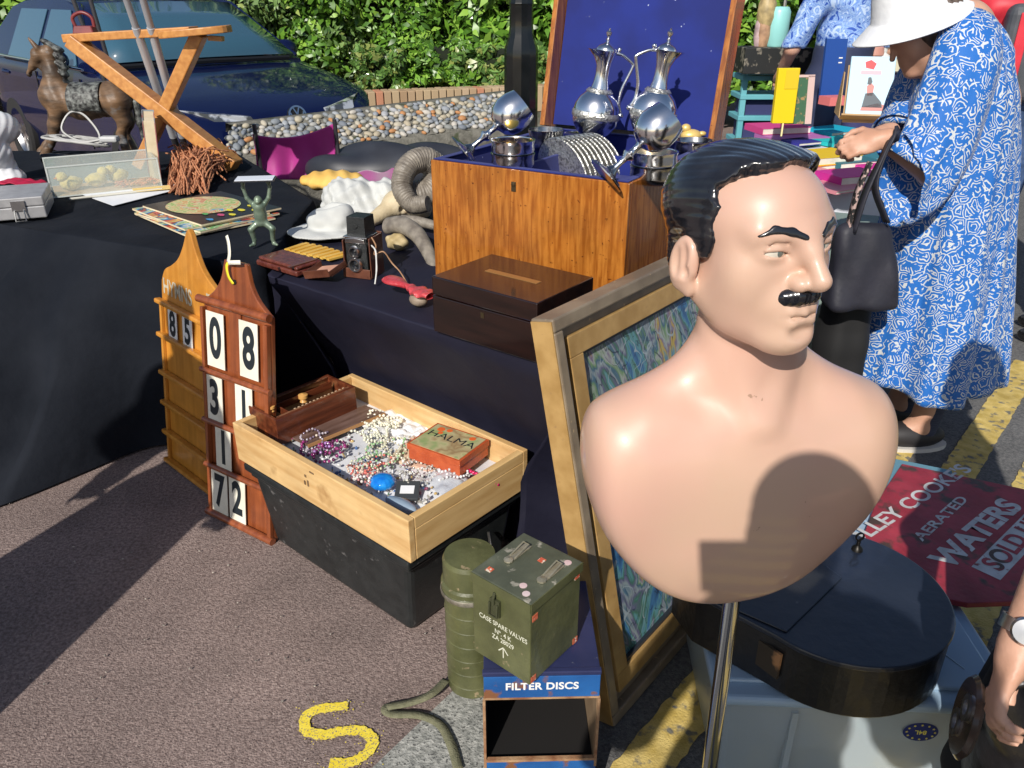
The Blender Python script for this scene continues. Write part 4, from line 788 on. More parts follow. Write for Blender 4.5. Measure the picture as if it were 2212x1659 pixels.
g = G(); g.X = M_; g.box((-.047, 0, .008), (.003, .088, .020)); g.box((0, -.044, .010), (.096, .003, .024)); g.box((.047, .0, .006), (.003, .088, .014)); g.box((0, .01, -.004), (.096, .09, .003)); g.build('flap_rim', m_lea, fl, bevel=.001)
g = G(); g.tube(bez([(.048, -.02, .122), (.066, -.03, .10), (.062, -.035, .075), (.09, -.03, .085), (.11, -.02, .05), (.14, -.03, .03), (.17, -.05, .006)], 8), .0022, 6); g.build('strap', mat('tan_strap', (.35, .2, .11), rough=.6), cs, smooth=60)
g = G(); g.tube(bez([(.052, -.03, .10), (.075, -.05, .09), (.085, -.07, .04), (.088, -.09, .004)], 8), .0026, 6); g.build('cord', mat('white_cord', (.6, .6, .58), rough=.8), cs, smooth=60)
c0 = onz(625, 578, zt2); t = thing('leather_wallet', 'tooled dark brown leather wallet at the front edge of the table', 'wallet', (c0.x, c0.y, zt2), R(-38))
g = G(); g.box((0, 0, .010), (.20, .10, .018)); g.box((.005, .002, .026), (.19, .098, .012)); g.build('wallet_body', mat('tooled_leather', (.09, .018, .012), (.17, .045, .028), 42, rough=.38, coat=.35, bump=.6, bs=75), t, bevel=.006, seg=3)
g = G(); g.box((.085, -.01, .034), (.012, .11, .003)); g.build('strap', m_lea, t, bevel=.001)
c0 = onz(683, 548, zt2); t = thing('folding_fan', 'yellow slatted wooden fan between the wallet and the camera', 'fan', (c0.x, c0.y, zt2), R(-35))
for i in range(14):
    pass
g = G()
for i in range(15):
    g.box((-.10 + i * .0143, 0, .006 + .004 * (i % 2)), (.0150, .085 + .01 * math.sin(i * .3), .006), rz=R(3 - i * .8))
g.build('slats', mat('yellow_slats', (.60, .34, .04), (.72, .46, .10), 9, rough=.5), t)
# hat shaped plaster and lumps
m_pl = mat('white_plaster', (.46, .47, .46), (.56, .57, .55), 9, rough=.75, bump=.25, bs=26)
c0 = onz(705, 505, zt2); t = thing('plaster_cast', 'white plaster cast of a brimmed hat behind the camera', 'plaster cast', (c0.x, c0.y, zt2), R(10))
def hatf(P):
    d = e_(P, (0, 0, .012), (.135, .115, .014)); d = su(d, e_(P, (.02, .02, .042), (.085, .072, .050)), .02); d = su(d, e_(P, (.05, .02, .075), (.05, .05, .03)), .02); d = ss(d, e_(P, (.02, .02, .115), (.06, .02, .04)), .02)
    return d + .003 * np.sin(P[:, 0] * 70) * np.sin(P[:, 1] * 60 + 1) * np.sin(P[:, 2] * 80)
sdf('cast_body', hatf, (-.15, -.13, -.01), (.15, .13, .13), .005, m_pl, t)
c0 = onz(785, 455, zt2); t = thing('plaster_cast', 'lumpy white plaster mass heaped in front of the ram horn', 'plaster cast', (c0.x, c0.y, zt2), R(0))
def lump(P):
    d = e_(P, (-.05, 0, .05), (.11, .09, .075)); d = su(d, e_(P, (.08, .02, .055), (.10, .08, .06)), .03); d = su(d, e_(P, (.0, -.05, .02), (.13, .07, .03)), .03)
    return d + .009 * np.sin(P[:, 0] * 62 + 2 * np.sin(P[:, 1] * 40)) * np.sin(P[:, 1] * 35 + P[:, 2] * 30) + .003 * np.sin(P[:, 0] * 150 + P[:, 2] * 90)
sdf('cast_body', lump, (-.19, -.14, -.02), (.20, .13, .15), .006, m_pl, t)
c0 = onz(722, 405, zt2); t = thing('yellow_cushion', 'yellow ribbed cushion at the back of the table', 'cushion', (c0.x, c0.y, zt2), R(-15))
sdf('cushion_body', lambda P: e_(P, (0, 0, .03), (.15, .11, .04)) + .004 * np.sin(P[:, 0] * 90 + 3 * np.sin(P[:, 1] * 20)), (-.18, -.13, -.02), (.18, .13, .09), .007, mat('yellow_fabric', (.70, .40, .08), (.78, .52, .15), 8, rough=.8), t)
# ram skull and horns
m_bone = mat('old_bone', (.52, .42, .26), (.66, .58, .42), 10, rough=.6, bump=.3, bs=50, spots=((.22, .14, .07), 22, .62, .72))
m_horn = mat('ram_horn', (.14, .12, .10), (.26, .23, .19), 30, (1, 1, 1), rough=.5, bump=.3, bs=60)
y0 = 3.05; t = thing('ram_skull', 'ram skull with big curled ridged horns beside the oak chest', 'skull', onz(865, 480, zt2))
B0 = t.location.copy()
def rel(px, py, y): return ony(px, py, y) - B0
def skf(P):
    a = rel(858, 440, y0); b = rel(800, 478, y0 - .12); c_ = rel(905, 450, y0 + .02)
    d = e_(P, a, (.055, .06, .05)); d = su(d, c_(P, a, b, .040, .022) if False else ch_(P, [a, b], [.042, .022]), .02); d = su(d, e_(P, c_, (.05, .05, .045)), .03)
    for q in (rel(872, 452, y0 - .05),): d = ss(d, e_(P, q, .017), .006)
    d = ss(d, ch_(P, [rel(810, 480, y0 - .16), rel(840, 470, y0 - .11)], [.006, .004]), .006)
    return d
sdf('cranium', skf, (-.2, -.26, -.02), (.17, .2, .17), .005, m_bone, t)
def horn(pp, rs, nm='horn', rid=46, amp=.07, par=None, n=14):
    P = bez(pp, n); N = len(P); rr = []
    for i in range(N):
        k = i / (N - 1) * (len(rs) - 1); a = int(min(k, len(rs) - 2)); r = rs[a] + (rs[a + 1] - rs[a]) * (k - a); rr.append(r * (1 + amp * (0.5 - abs((i * rid / N) % 1 - .5)) * 2))
    g = G(); g.tube(P, rr, 18, flat=.85); return g.build(nm, m_horn, par, smooth=60)
horn([rel(880, 425, y0), rel(930, 410, y0 + .02), rel(945, 370, y0 + .06), rel(915, 345, y0 + .03), rel(880, 362, y0 - .02), rel(868, 405, y0 - .06), rel(890, 440, y0 - .10), rel(925, 440, y0 - .12)], [.050, .052, .05, .048, .046, .043, .038, .030], par=t, n=24, rid=60, amp=.10)
t = thing('curved_horn', 'long smooth grey horn curving down beside the camera', 'horn', onz(880, 560, zt2)); B0 = t.location.copy()
horn([rel(838, 488, 2.70), rel(868, 486, 2.66), rel(900, 505, 2.60), rel(925, 545, 2.52), rel(940, 592, 2.44)], [.030, .031, .027, .022, .013], 'horn_body', 40, .02, t)
g = G(); g.tube([rel(868, 476, 2.85), rel(900, 478, 2.84), rel(942, 488, 2.8)], [.020, .019, .017], 14); g.build('horn_tip', m_horn, t, smooth=50)
c0 = onz(858, 535, zt2); t = thing('stone_lump', 'pale yellow stone lump under the long horn', 'stone', (c0.x, c0.y, zt2)); 
sdf('stone_body', lambda P: e_(P, (0, 0, .02), (.038, .03, .028)) + .004 * np.sin(P[:, 0] * 130) * np.sin(P[:, 2] * 120 + P[:, 1] * 90), (-.05, -.05, -.02), (.05, .05, .06), .004, mat('ochre_stone', (.40, .30, .14), (.52, .42, .24), 30, rough=.6), t)
c0 = onz(885, 648, zt2); t = thing('carved_handle', 'long red lacquered carved handle pointing at the dark box', 'carving', (c0.x, c0.y, zt2 + .028), R(-48))
g = G(); g.grid(lambda u, v: ((u - .5) * .20, (.020 + .010 * math.sin(3 * math.pi * u + .4)) * math.cos(2 * math.pi * v), .010 + .009 * math.sin(2 * math.pi * v) + .004 * math.sin(38 * u) * math.cos(2 * math.pi * v) * (u > .45)), 60, 16); g.build('carved_body', mat('red_lacquer', (.42, .03, .04), (.58, .07, .08), 35, rough=.3, coat=.5, bump=.5, bs=110), t, smooth=50)
g = G(); g.ell((.05, -.005, -.012), (.030, .024, .018), 14, 8); g.build('stone_foot', mat('brown_stone', (.20, .15, .11), (.3, .24, .18), 40, rough=.6), t, smooth=60)
# bronze monkey holding a tray
c0 = (onz(545, 527, .74) + onz(598, 533, .74)) / 2; t = thing('monkey_figurine', 'green bronze monkey with raised arms holding up a card tray', 'figurine', c0, R(8))
def monk(P):
    P = P / 1.0; d = ch_(P, [(0, 0, .078), (0, .004, .10), (0, 0, .130)], [.016, .019, .021], .01)
    d = su(d, e_(P, (0, -.006, .152), (.013, .013, .015)), .005); d = su(d, e_(P, (0, -.016, .148), (.008, .007, .007)), .004)
    for s in (-1, 1):
        d = su(d, ch_(P, [(s * .018, 0, .137), (s * .034, -.002, .158), (s * .042, -.002, .192), (s * .040, -.004, .208)], [.0085, .0065, .0055, .006], .004), .006)
        d = su(d, ch_(P, [(s * .010, 0, .078), (s * .034, -.010, .058), (s * .030, 0, .020), (s * .032, -.002, .006), (s * .043, -.014, .004)], [.012, .010, .007, .006, .004], .004), .006)
        for f in range(4): d = su(d, c_(P, (s * .040 + f * .004 - .006, -.004, .208), (s * .041 + f * .0045 - .007, -.012, .216), .0018), .001)
    return d
sdf('monkey_body', monk, (-.06, -.03, -.002), (.06, .03, .222), .0022, mat('verdigris_bronze', (.11, .16, .12), (.20, .26, .19), 30, rough=.45, metal=.3, coat=.2), t)
g = G(); g.box((0, -.004, .2195), (.125, .075, .003)); g.build('tray', mat('dark_slate', (.03, .03, .035), rough=.4), t); 
g = G(); g.box((0, -.004, .2225), (.118, .068, .002)); g.build('card', mat('pale_card', (.78, .82, .9), rough=.3), t)
# comics
m_cream = mat('aged_page', (.62, .52, .34), (.72, .62, .44), 20, rough=.8)
m_cov = mat('comic_cover', (.60, .52, .35), (.55, .42, .08), 12, rough=.35, kind='noise', detail=3, dist=1, pos=(.32, .68), c3=[(.60, .08, .08), (.02, .02, .02), (.03, .30, .55), (.65, .62, .5), (.12, .40, .12), (.60, .52, .35), (.65, .25, .05)])
cc_ = (onz(280, 465, .745) + onz(620, 465, .745)) / 2
for i, (dx, dy, rz, lb, sc) in enumerate((( -.01, -.015, -45, 'cream comic at the bottom of the stack', 1.0), (.0, -.01, -38, 'comic second from the bottom of the stack', .98), (-.025, -.005, -44, 'comic with orange picture just under the top one', .97), (.01, .02, -41, 'black covered comic with a cream oval picture on top of the stack', .96))):
    t = thing('comic', lb, 'comic', (cc_.x + dx, cc_.y + dy, .741 + i * .0082), R(rz), 'comics stacked on the black cloth')
    g = G(); g.grid(lambda u, v: ((u - .5) * .44 * sc, (v - .5) * .34 * sc, .0040 + .004 * (1 - u) * nz(v * 3, i, 0)), 12, 8); g.build('pages', m_cream, t, solid=.0058)
    g = G(); g.grid(lambda u, v: ((u - .5) * .44 * sc, (v - .5) * .34 * sc, .0078 + .004 * (1 - u) * nz(v * 3, i, 0)), 12, 8); cv = g.build('cover', mat('black_cover', (.015, .015, .018), rough=.3) if i == 3 else m_cov, t)
    if i == 3:
        g = G(); g.lathe([(1, 0), (0, .0004)], 40, (0, 0, 0), Matrix.Diagonal((.150, .130, 1))); o_ = g.build('oval_picture', mat('comic_picture', (.70, .64, .36), (.60, .30, .10), 15, kind='noise', detail=3, dist=1.2, pos=(.32, .68), rough=.35, c3=[(.70, .64, .36), (.25, .42, .10), (.72, .66, .38), (.55, .16, .10), (.70, .64, .36), (.1, .35, .5)]), cv); o_.location = (-.04, -.01, .0098)
        random.seed(3)
        for k in range(9):
            g = G(); g.prism([(random.uniform(.6, 1) * .024 * math.cos(a), random.uniform(.6, 1) * .013 * math.sin(a)) for a in [j * .9 for j in range(7)]], 0, .0004); q = g.build('lettering_blob', mat('comic_yellow', (.80, .70, .05), rough=.35) if k < 6 else mat('comic_%s' % 'rgb'[k - 6], [(.6, .08, .2), (.1, .4, .12), (.05, .3, .6)][k - 6], rough=.35), cv); q.location = ((.14, .10, .18)[k % 3] + random.uniform(-.01, .01), .13 - .03 * k, .0102)
# ================================================================ goods at the far left (z .735)
zt1 = .742
m_rod = mat('aluminium_tube', (.50, .52, .56), rough=.3, metal=.3); m_drod = mat('dark_tube', (.10, .10, .11), rough=.35, metal=.7)
for a, b_, lb, mm in (((253, -60), (388, 335), 'left one of two silver poles leaning at the back of the stall', m_rod), ((292, -60), (405, 335), 'right one of two silver poles leaning at the back of the stall', m_rod), ((135, -60), (236, 200), 'left one of two dull thin rods above the wooden horse', m_drod), ((178, -60), (252, 195), 'right one of two dull thin rods above the wooden horse', m_drod)):
    yb_ = 3.85 if mm is m_rod else 4.5; A = ony(*a, yb_ - .05); B_ = onz(*b_, zt1) if mm is m_rod else ony(*b_, 4.5); t = thing('metal_pole', lb, 'pole', B_)
    d_ = A - B_; r = .019 if mm is m_rod else .011
    if mm is m_rod:
        g = G(); g.tube([d_ * 0, d_ * .12], r * .9, 12); g.build('dark_foot', m_drod, t, smooth=50)
        g = G(); g.tube([d_ * .12, d_ * .74], r, 12); g.build('lower_tube', m_rod, t, smooth=50); g = G(); g.tube([d_ * .74, d_], r * .8, 12); g.build('upper_tube', mat('grey_tube', (.36, .37, .40), rough=.4, metal=.2), t, smooth=50)
    else:
        g = G(); g.tube([d_ * 0, d_], r, 10); g.build('tube', mm, t, smooth=50)
m_stand = mat('orange_pine', (.42, .17, .04), (.56, .26, .07), 5, (9, 1, 9), rough=.45, coat=.2)
t = thing('folding_stand', 'orange wooden folding stand with crossed legs behind the tassels', 'folding stand', onz(400, 345, zt1)); B0 = t.location.copy(); Y = 4.0
g = G(); g.bar(rel(147, 82, Y), rel(420, 66, Y - .05), .035, .10, (0, 1, 0)); g.build('top_rail', m_stand, t, bevel=.004)
A, B_ = rel(346, 74, Y - .12), rel(497, 60, Y - .12); dd = (B_ - A)
g = G(); M_ = frame(A + dd / 2, dd, (0, 1, 0)); g.X = M_; g.prism([(dd.length / 2 * math.cos(a) * (1 if abs(math.cos(a)) > .0 else 1), .09 * math.copysign(abs(math.sin(a)) ** .6, math.sin(a))) for a in [2 * math.pi * i / 28 for i in range(28)]], -.018, .012); g.build('seat_board', m_stand, t, bevel=.004)
g = G(); g.bar(rel(158, 88, Y - .02), rel(510, 358, Y - .12), .060, .10, (0, 1, 0)); g.build('leg', m_stand, t, bevel=.005)
g = G(); g.bar(rel(432, 72, Y - .10), rel(352, 248, Y - .08), .055, .08, (0, 1, 0)); g.bar(rel(352, 248, Y - .08), rel(300, 360, Y - .10), .05, .07, (0, 1, 0)); g.build('leg', m_stand, t, bevel=.005)
g = G(); g.bar(rel(452, 82, Y - .1), rel(482, 84, Y - .1), .02, .04, (0, 1, 0)); g.build('cleat', m_stand, t)
t = thing('flat_iron', 'small dark red flat iron on the left end of the wooden stand', 'iron', ony(186, 74, Y - .02)); 
g = G(); g.box((0, 0, .018), (.10, .06, .035), (.8, .8)); g.build('iron_base', mat('iron_red', (.13, .015, .02), (.2, .03, .03), 20, rough=.4), t, bevel=.006)
g = G(); g.tube(bez([(-.04, 0, .03), (-.045, 0, .07), (0, 0, .09), (.04, 0, .07), (.045, 0, .03)], 6), .008, 8); g.build('iron_handle', MATS['iron_red'], t, smooth=50)
# wooden horse
Y = 4.35; t = thing('wooden_horse', 'carved dark wooden horse with a patterned saddle cloth', 'horse figure', onz(190, 335, zt1)); B0 = t.location.copy()
m_hw = mat('weathered_wood', (.055, .035, .022), (.20, .115, .06), 7, (1, 1, 3), rough=.5, bump=.3, bs=30, spots=((.20, .21, .22), 12, .60, .72))
m_hd = mat('dark_carving', (.018, .018, .018), (.16, .17, .16), 42, rough=.5, bump=.8, bs=50, pos=(.42, .62))
def hr(px, py, dy=0): return tuple(rel(px, py, Y + dy))
def horsef(P):
    d = ch_(P, [hr(122, 210), hr(180, 222), hr(252, 212)], [.082, .078, .088], .04)
    d = su(d, ch_(P, [hr(122, 198), hr(116, 160), hr(106, 118)], [.070, .045, .034], .03), .03)
    d = su(d, ch_(P, [hr(106, 112), hr(84, 118), hr(68, 146)], [.038, .034, .016], .015), .012); d = su(d, c_(P, hr(72, 140), hr(64, 160), .018, .014), .01); d = ss(d, ch_(P, [hr(66, 160), hr(84, 148)], [.008, .004], .01), .01)
    d = su(d, ch_(P, [hr(82, 138), hr(94, 152)], [.016, .012], .01), .01)
    for dy in (-.03, .03): d = su(d, ch_(P, [hr(80, 104, dy), hr(60, 80, dy)], [.014, .003], .01), .008)
    for dy in (-.045, .045):
        k = 4 if dy > 0 else 0
        d = su(d, ch_(P, [hr(128 - k, 220, dy), hr(120 - k, 270, dy), hr(114 - k, 300, dy), hr(98 - k * 3, 335, dy)], [.05, .028, .020, .024], .012), .02)
        d = su(d, ch_(P, [hr(250 + k, 222, dy), hr(268 + k * 2, 262, dy), hr(262 + k * 2, 290, dy), hr(276 + k * 4, 335, dy)], [.065, .034, .022, .024], .012), .02)
    return d + .0015 * np.sin(P[:, 0] * 120 + P[:, 2] * 60)
sdf('horse_body', horsef, tuple(Vector(hr(45, 345, -.13)) - Vector((0, 0, .03))), tuple(Vector(hr(305, 60, .14)) + Vector((0, 0, .02))), .008, m_hw, t)
def clothf(P): return si(horsef(P) - .010, np.maximum.reduce([-(P[:, 0] - hr(112, 0)[0]), P[:, 0] - hr(240, 0)[0], hr(180, 236)[2] - P[:, 2] + .0 * P[:, 0], P[:, 2] - hr(180, 176)[2]]), .004)
sdf('saddle_cloth', clothf, tuple(Vector(hr(100, 245, -.14))), tuple(Vector(hr(250, 165, .14))), .008, m_hd, t)
def manef(P):
    d = ch_(P, [hr(98, 92), hr(124, 110), hr(134, 150), hr(140, 188)], [.020, .024, .026, .022], .01); return d + .006 * np.sin(P[:, 2] * 160 + P[:, 0] * 90)
sdf('mane', manef, tuple(Vector(hr(85, 200, -.06))), tuple(Vector(hr(155, 75, .06))), .008, m_hd, t)
g = G(); g.tube(bez([hr(272, 205), hr(292, 218), hr(298, 250), hr(310, 300)], 8), [.012] * 8 + [.02] * 12 + [.01] * 5, 10); g.build('tail', m_hd, t, smooth=50)
# white plaster head at the left edge
c0 = onz(12, 388, zt1); t = thing('phrenology_bust', 'white plaster phrenology style head cut by the left edge', 'plaster head', (c0.x, c0.y, zt1), R(150))
def phf(P):
    q = (P - A3((0, 0, .19))) / 1.05; d = head_base(q); d = su(d, c_(P, (0, -.01, .03), (0, 0, .11), .055, .05), .03); return si(su(d, e_(P, (0, 0, .01), (.10, .08, .04)), .02), -P[:, 2], .004) + .0012 * np.sin(P[:, 1] * 160 + P[:, 2] * 110)
sdf('head_body', phf, (-.13, -.13, -.01), (.13, .14, .33), .006, mat('glazed_white', (.68, .69, .72), (.76, .77, .78), 8, rough=.3, coat=.4), t)
c0 = onz(92, 472, zt1); t = thing('metal_case', 'grey metal carrying case with a hanging latch at the left edge', 'case', (c0.x - .17, c0.y - .02, zt1), R(22))
m_gc = mat('grey_hammered', (.34, .34, .35), (.42, .42, .43), 30, rough=.4, metal=.3)
g = G(); g.box((0, .10, .022), (.36, .26, .044)); g.build('case_base', m_gc, t, bevel=.004); g = G(); g.box((0, .10, .062), (.36, .26, .034)); g.build('case_lid', m_gc, t, bevel=.004)
g = G(); g.box((.095, -.033, .050), (.045, .006, .035)); g.tube([(.08, -.038, .035), (.078, -.045, -.004), (.112, -.045, -.004), (.110, -.038, .035)], .003, 6); g.build('latch', m_steel, t)
t = thing('red_pouch', 'crumpled crimson cloth lying behind the metal case', 'cloth', onz(30, 402, .80)); g = G(); g.grid(lambda u, v: ((u - .5) * .22, (v - .5) * .10, .02 * math.sin(3 * u) + .012 * nz(u * 6, v * 6)), 20, 12); g.build('crumpled_cloth', mat('crimson', (.42, .01, .05), rough=.6), t, solid=.003, smooth=60)
# chick case
c0 = (onz(140, 430, zt1) + onz(325, 402, zt1)) / 2; rzk = R(30); yk = Vector((-math.sin(rzk), math.cos(rzk), 0)); cc_ = c0 + yk * .12
t = thing('glass_case', 'small clear display case holding yellow toy chicks', 'display case', (cc_.x, cc_.y, zt1), rzk)
m_gl = bpy.data.materials.new('clear_pane'); m_gl.use_nodes = True; b_ = m_gl.node_tree.nodes['Principled BSDF']; b_.inputs['Base Color'].default_value = (.75, .85, .82, 1); b_.inputs['Alpha'].default_value = .22; b_.inputs['Roughness'].default_value = .08
for nm, c_x, d_x in (('front_pane', (0, -.12, .06), (.42, .003, .12)), ('back_pane', (0, .12, .06), (.42, .003, .12)), ('end_pane', (-.21, 0, .06), (.003, .237, .12)), ('end_pane', (.21, 0, .06), (.003, .237, .12)), ('top_pane', (0, 0, .1215), (.42, .24, .003))):
    g = G(); g.box(c_x, d_x); g.build(nm, m_gl, t)
g = G()
for x in (-.21, .21):
    for y in (-.12, .12): g.box((x, y, .06), (.005, .005, .12))
for y in (-.12, .12): g.box((0, y, .122), (.425, .006, .005)); g.box((0, y, .002), (.425, .006, .004))
g.build('edge_strips', mat('pale_edge', (.55, .58, .56), rough=.3), t)
g = G(); g.box((0, 0, .003), (.40, .22, .004)); g.build('base', mat('straw', (.42, .25, .12), (.62, .42, .2), 60, rough=.9), t)
mch = mat('chick_down', (.72, .55, .14), (.80, .66, .26), 30, rough=.95, bump=.8, bs=120, sheen=.4)
for x, y, a, lb in ((-.13, -.03, 20, 'yellow chick at the left end of the clear case'), (-.03, -.01, 200, 'yellow chick in the middle of the clear case'), (.06, .04, 30, 'yellow chick with an orange ribbon in the clear case')):
    p = Matrix.Rotation(rzk, 3, 'Z') @ Vector((x, y, .006)); o = thing('toy_chick', lb, 'toy chick', cc_ + p, rzk + R(a)); o.location.z = zt1 + .006
    g = G(); g.ell((0, 0, .030), (.045, .032, .030), 16, 10); g.ell((-.032, 0, .060), (.023, .021, .021), 14, 8); g.ell((.03, 0, .035), (.02, .018, .014), 10, 6); g.build('chick_body', mch, o, smooth=60)
    g = G(); g.lathe([(.006, 0), (0, .012)], 8, (-.054, 0, .058), Matrix.Rotation(R(-90), 3, 'Y')); g.build('beak', mat('beak_orange', (.7, .25, .05), rough=.5), o)
random.seed(2); g = G()
for i in range(70):
    a = random.uniform(0, 6.3); x, y = random.uniform(.05, .19), random.uniform(-.09, -.02); g.tube([(x, y, .008 + random.random() * .02), (x + .03 * math.cos(a), y + .02 * math.sin(a), .01 + random.random() * .02)], .003, 5)
q = g.build('orange_shreds', mat('orange_shred', (.60, .16, .06), (.70, .35, .15), 50, rough=.8), t)
# papers, strip, ruler
def flatq(name, label, cat, pix, z, m, th=.0015):
    P = [onz(x, y, z) for x, y in pix]; c = sum(P, Vector()) / len(P); t = thing(name, label, cat, (c.x, c.y, z)); g = G(); g.prism([(p.x - c.x, p.y - c.y) for p in P][::-1], 0, th); g.build('sheet', m, t)
    return t
flatq('paper_sheet', 'white printed paper sheet under the front of the clear case', 'paper', [(170, 418), (385, 398), (390, 408), (245, 445)], zt1 + .001, m_paper)
flatq('paper_strip', 'yellow paper strip before the clear case', 'paper strip', [(285, 408), (370, 400), (372, 408), (290, 415)], zt1 + .008, mat('yellow_paper', (.75, .55, .2), rough=.7))
t = thing('ruler_rod', 'thin pale rod lying on the papers before the clear case', 'rod', onz(150, 430, .75)); B0 = t.location.copy(); g = G(); g.tube([(0, 0, 0), onz(350, 408, .75) - B0], .005, 8); g.build('rod_body', mat('bone_rod', (.6, .58, .5), rough=.4), t, smooth=50)
# book
c0 = onz(335, 378, zt1); t = thing('standing_book', 'upright book with a worn pink and grey cover beside the tassels', 'book', (c0.x, c0.y, zt1), R(48), rx=0, ry=R(0))
t.rotation_euler = (R(-4), R(5), R(-68))
g = G(); g.box((.003, .0, .135), (.19, .044, .26)); g.build('pages', m_cream, t)
g = G(); g.box((0, .024, .135), (.2, .003, .27)); g.box((0, -.024, .135), (.2, .003, .27)); g.box((-.1, 0, .135), (.004, .046, .27)); q = g.build('cover', mat('pink_cover', (.36, .09, .13), (.45, .20, .16), 9, rough=.6, spots=((.28, .33, .36), 8, .52, .56)), t)
# cables
t = thing('cable_coil', 'coil of grey white cable with a plug beside the horse legs', 'cable', onz(170, 325, zt1 + .03)); B0 = t.location.copy(); random.seed(6); pts = []
for i in range(34):
    a = i * .9; r = .10 + .03 * math.sin(i * 1.3); pts.append((r * math.cos(a) * 1.3, r * math.sin(a) * .6, .02 + .05 * abs(math.sin(i * .45))))
pts += [(.12, 0, .06), (.05, .05, .16), (-.02, .04, .18), (-.06, 0, .10), (.05, -.04, .05), (.16, -.02, .06)]
g = G(); g.tube(bez(pts, 6), .0065, 6); g.build('cable_loops', mat('grey_cable', (.38, .38, .37), rough=.5), t, smooth=60); g = G(); g.box((.18, -.02, .06), (.09, .05, .03)); g.build('plug', mat('grey_plug', (.45, .46, .47), rough=.5), t, bevel=.01)
t = thing('coiled_cord', 'black spiral telephone cord at the feet of the horse', 'cord', onz(125, 352, zt1 + .02)); g = G(); g.tube([(.14 * (i / 160 - .5), .02 * math.cos(i * .8) + .02 * math.sin(i * .03), .02 + .02 * math.sin(i * .8)) for i in range(161)], .004, 6); g.build('spiral', m_blk, t, smooth=60)
# tassels
m_tas = mat('rust_cord', (.36, .13, .055), (.58, .27, .14), 90, (1, 1, .2), rough=.9, bump=.4, bs=200)
t = thing('cord_tassel', 'heap of rust brown cord fringe beside the upright book', 'tassel', onz(430, 372, zt1)); B0 = t.location.copy(); random.seed(11); g = G(); zoff = zt1 - B0.z
for i in range(330):
    s = random.random(); a = onz(random.gauss(452, 22), random.gauss(350, 9), zt1 + .03) - B0; W_ = lambda k=.012: Vector((random.gauss(0, k), random.gauss(0, k), random.gauss(0, k * .5)))
    if i < 170:
        b_ = onz(random.uniform(362, 452), random.uniform(388, 420), zt1 + .006) - B0; a = a + Vector((random.gauss(-.05, .03), 0, random.random() * .07))
        g.tube(bez([a, a.lerp(b_, .25) + W_() + Vector((0, 0, .035)), a.lerp(b_, .5) + W_() + Vector((0, 0, .035)), a.lerp(b_, .75) + W_() + Vector((0, 0, .01)), b_], 4), .0034, 5)
    else:
        b_ = onz(random.gauss(440, 34), random.gauss(358, 11), zt1 + .01) - B0; r_ = random.uniform(.02, .06)
        g.tube(bez([a, a.lerp(b_, .3) + Vector((0, 0, r_)) + W_(.02), a.lerp(b_, .6) + Vector((0, 0, r_)) + W_(.02), b_ + W_(.01)], 5), .0034, 5)
g.build('fringe', m_tas, t, smooth=60)
# ================================================================ camping chair with magenta cloth, black bag
m_mag = mat('magenta_cloth', (.30, .012, .16), (.42, .02, .24), 4, rough=.6, sheen=.3)
t = thing('folding_chair', 'folding chair with sagging magenta cloth back behind the stall', 'chair', ony(640, 380, 4.6)); B0 = t.location.copy(); Yc = 4.6
def backf(u, v):
    x0, x1 = 545, 722; px = x0 + (x1 - x0) * u + 10 * v * (1 - u); top_ = 290 + 6 * u - 30 * u * u + 10 * math.sin(math.pi * u); py = top_ + (388 - top_) * v
    p = ony(px, py, Yc + .10 * math.sin(math.pi * u) * (1 - v * .3) + .02 * math.sin(u * 18) * v) - B0; return p + Vector((0, .03 * math.sin(math.pi * v), 0))
g = G(); g.grid(backf, 44, 24); g.build('back_cloth', m_mag, t, solid=.006, smooth=60)
def rearf(u, v):
    px = 560 + 155 * u; py = 268 - 8 * u + 30 * v; p = ony(px, py, Yc + .30 - .15 * math.cos(2 * math.pi * u)) - B0; return p
def seatf(u, v): p = onz(738 + 128 * u, 366 + 8 * math.sin(u * 4) + 32 * v + 5 * math.sin(u * 11), .66 - .02 * math.sin(u * 9)) - B0; return p
g = G(); g.grid(seatf, 30, 12); g.build('seat_cloth', m_mag, t, solid=.01, smooth=60)
for a, b_ in (((548, 268), (560, 520)), ((722, 258), (735, 500))):
    P0 = ony(*a, Yc); g = G(); g.tube([P0 - B0, Vector((P0.x, P0.y + .1, .02)) - B0], .012, 8); g.build('frame_tube', m_drod, t, smooth=50)
t = thing('black_bag', 'black holdall lying behind the ram skull and the chest', 'bag', onz(860, 385, .55)); 
sdf('bag_body', lambda P: e_(P, (0, 0, .05), (.50, .20, .14)) + .02 * np.sin(P[:, 0] * 14 + 3 * np.sin(P[:, 1] * 9)), (-.55, -.25, -.12), (.55, .25, .25), .02, mat('black_nylon', (.02, .022, .03), (.03, .034, .045), 6, rough=.5), t)
# ================================================================ right foreground: hat box, plastic tub, enamel sign
m_tub = bpy.data.materials.new('translucent_tub'); m_tub.use_nodes = True; b_ = m_tub.node_tree.nodes['Principled BSDF']; b_.inputs['Base Color'].default_value = (.50, .58, .63, 1); b_.inputs['Alpha'].default_value = .5; b_.inputs['Roughness'].default_value = .28
t = thing('plastic_tub', 'large translucent storage tub with a blue starred sticker under the hat box', 'storage tub', (.70, 1.46, 0), R(-3)); t.scale = (1, 1, .92)
g = G(); g.box((0, 0, .145), (.54, .66, .29), (1.08, 1.08)); 
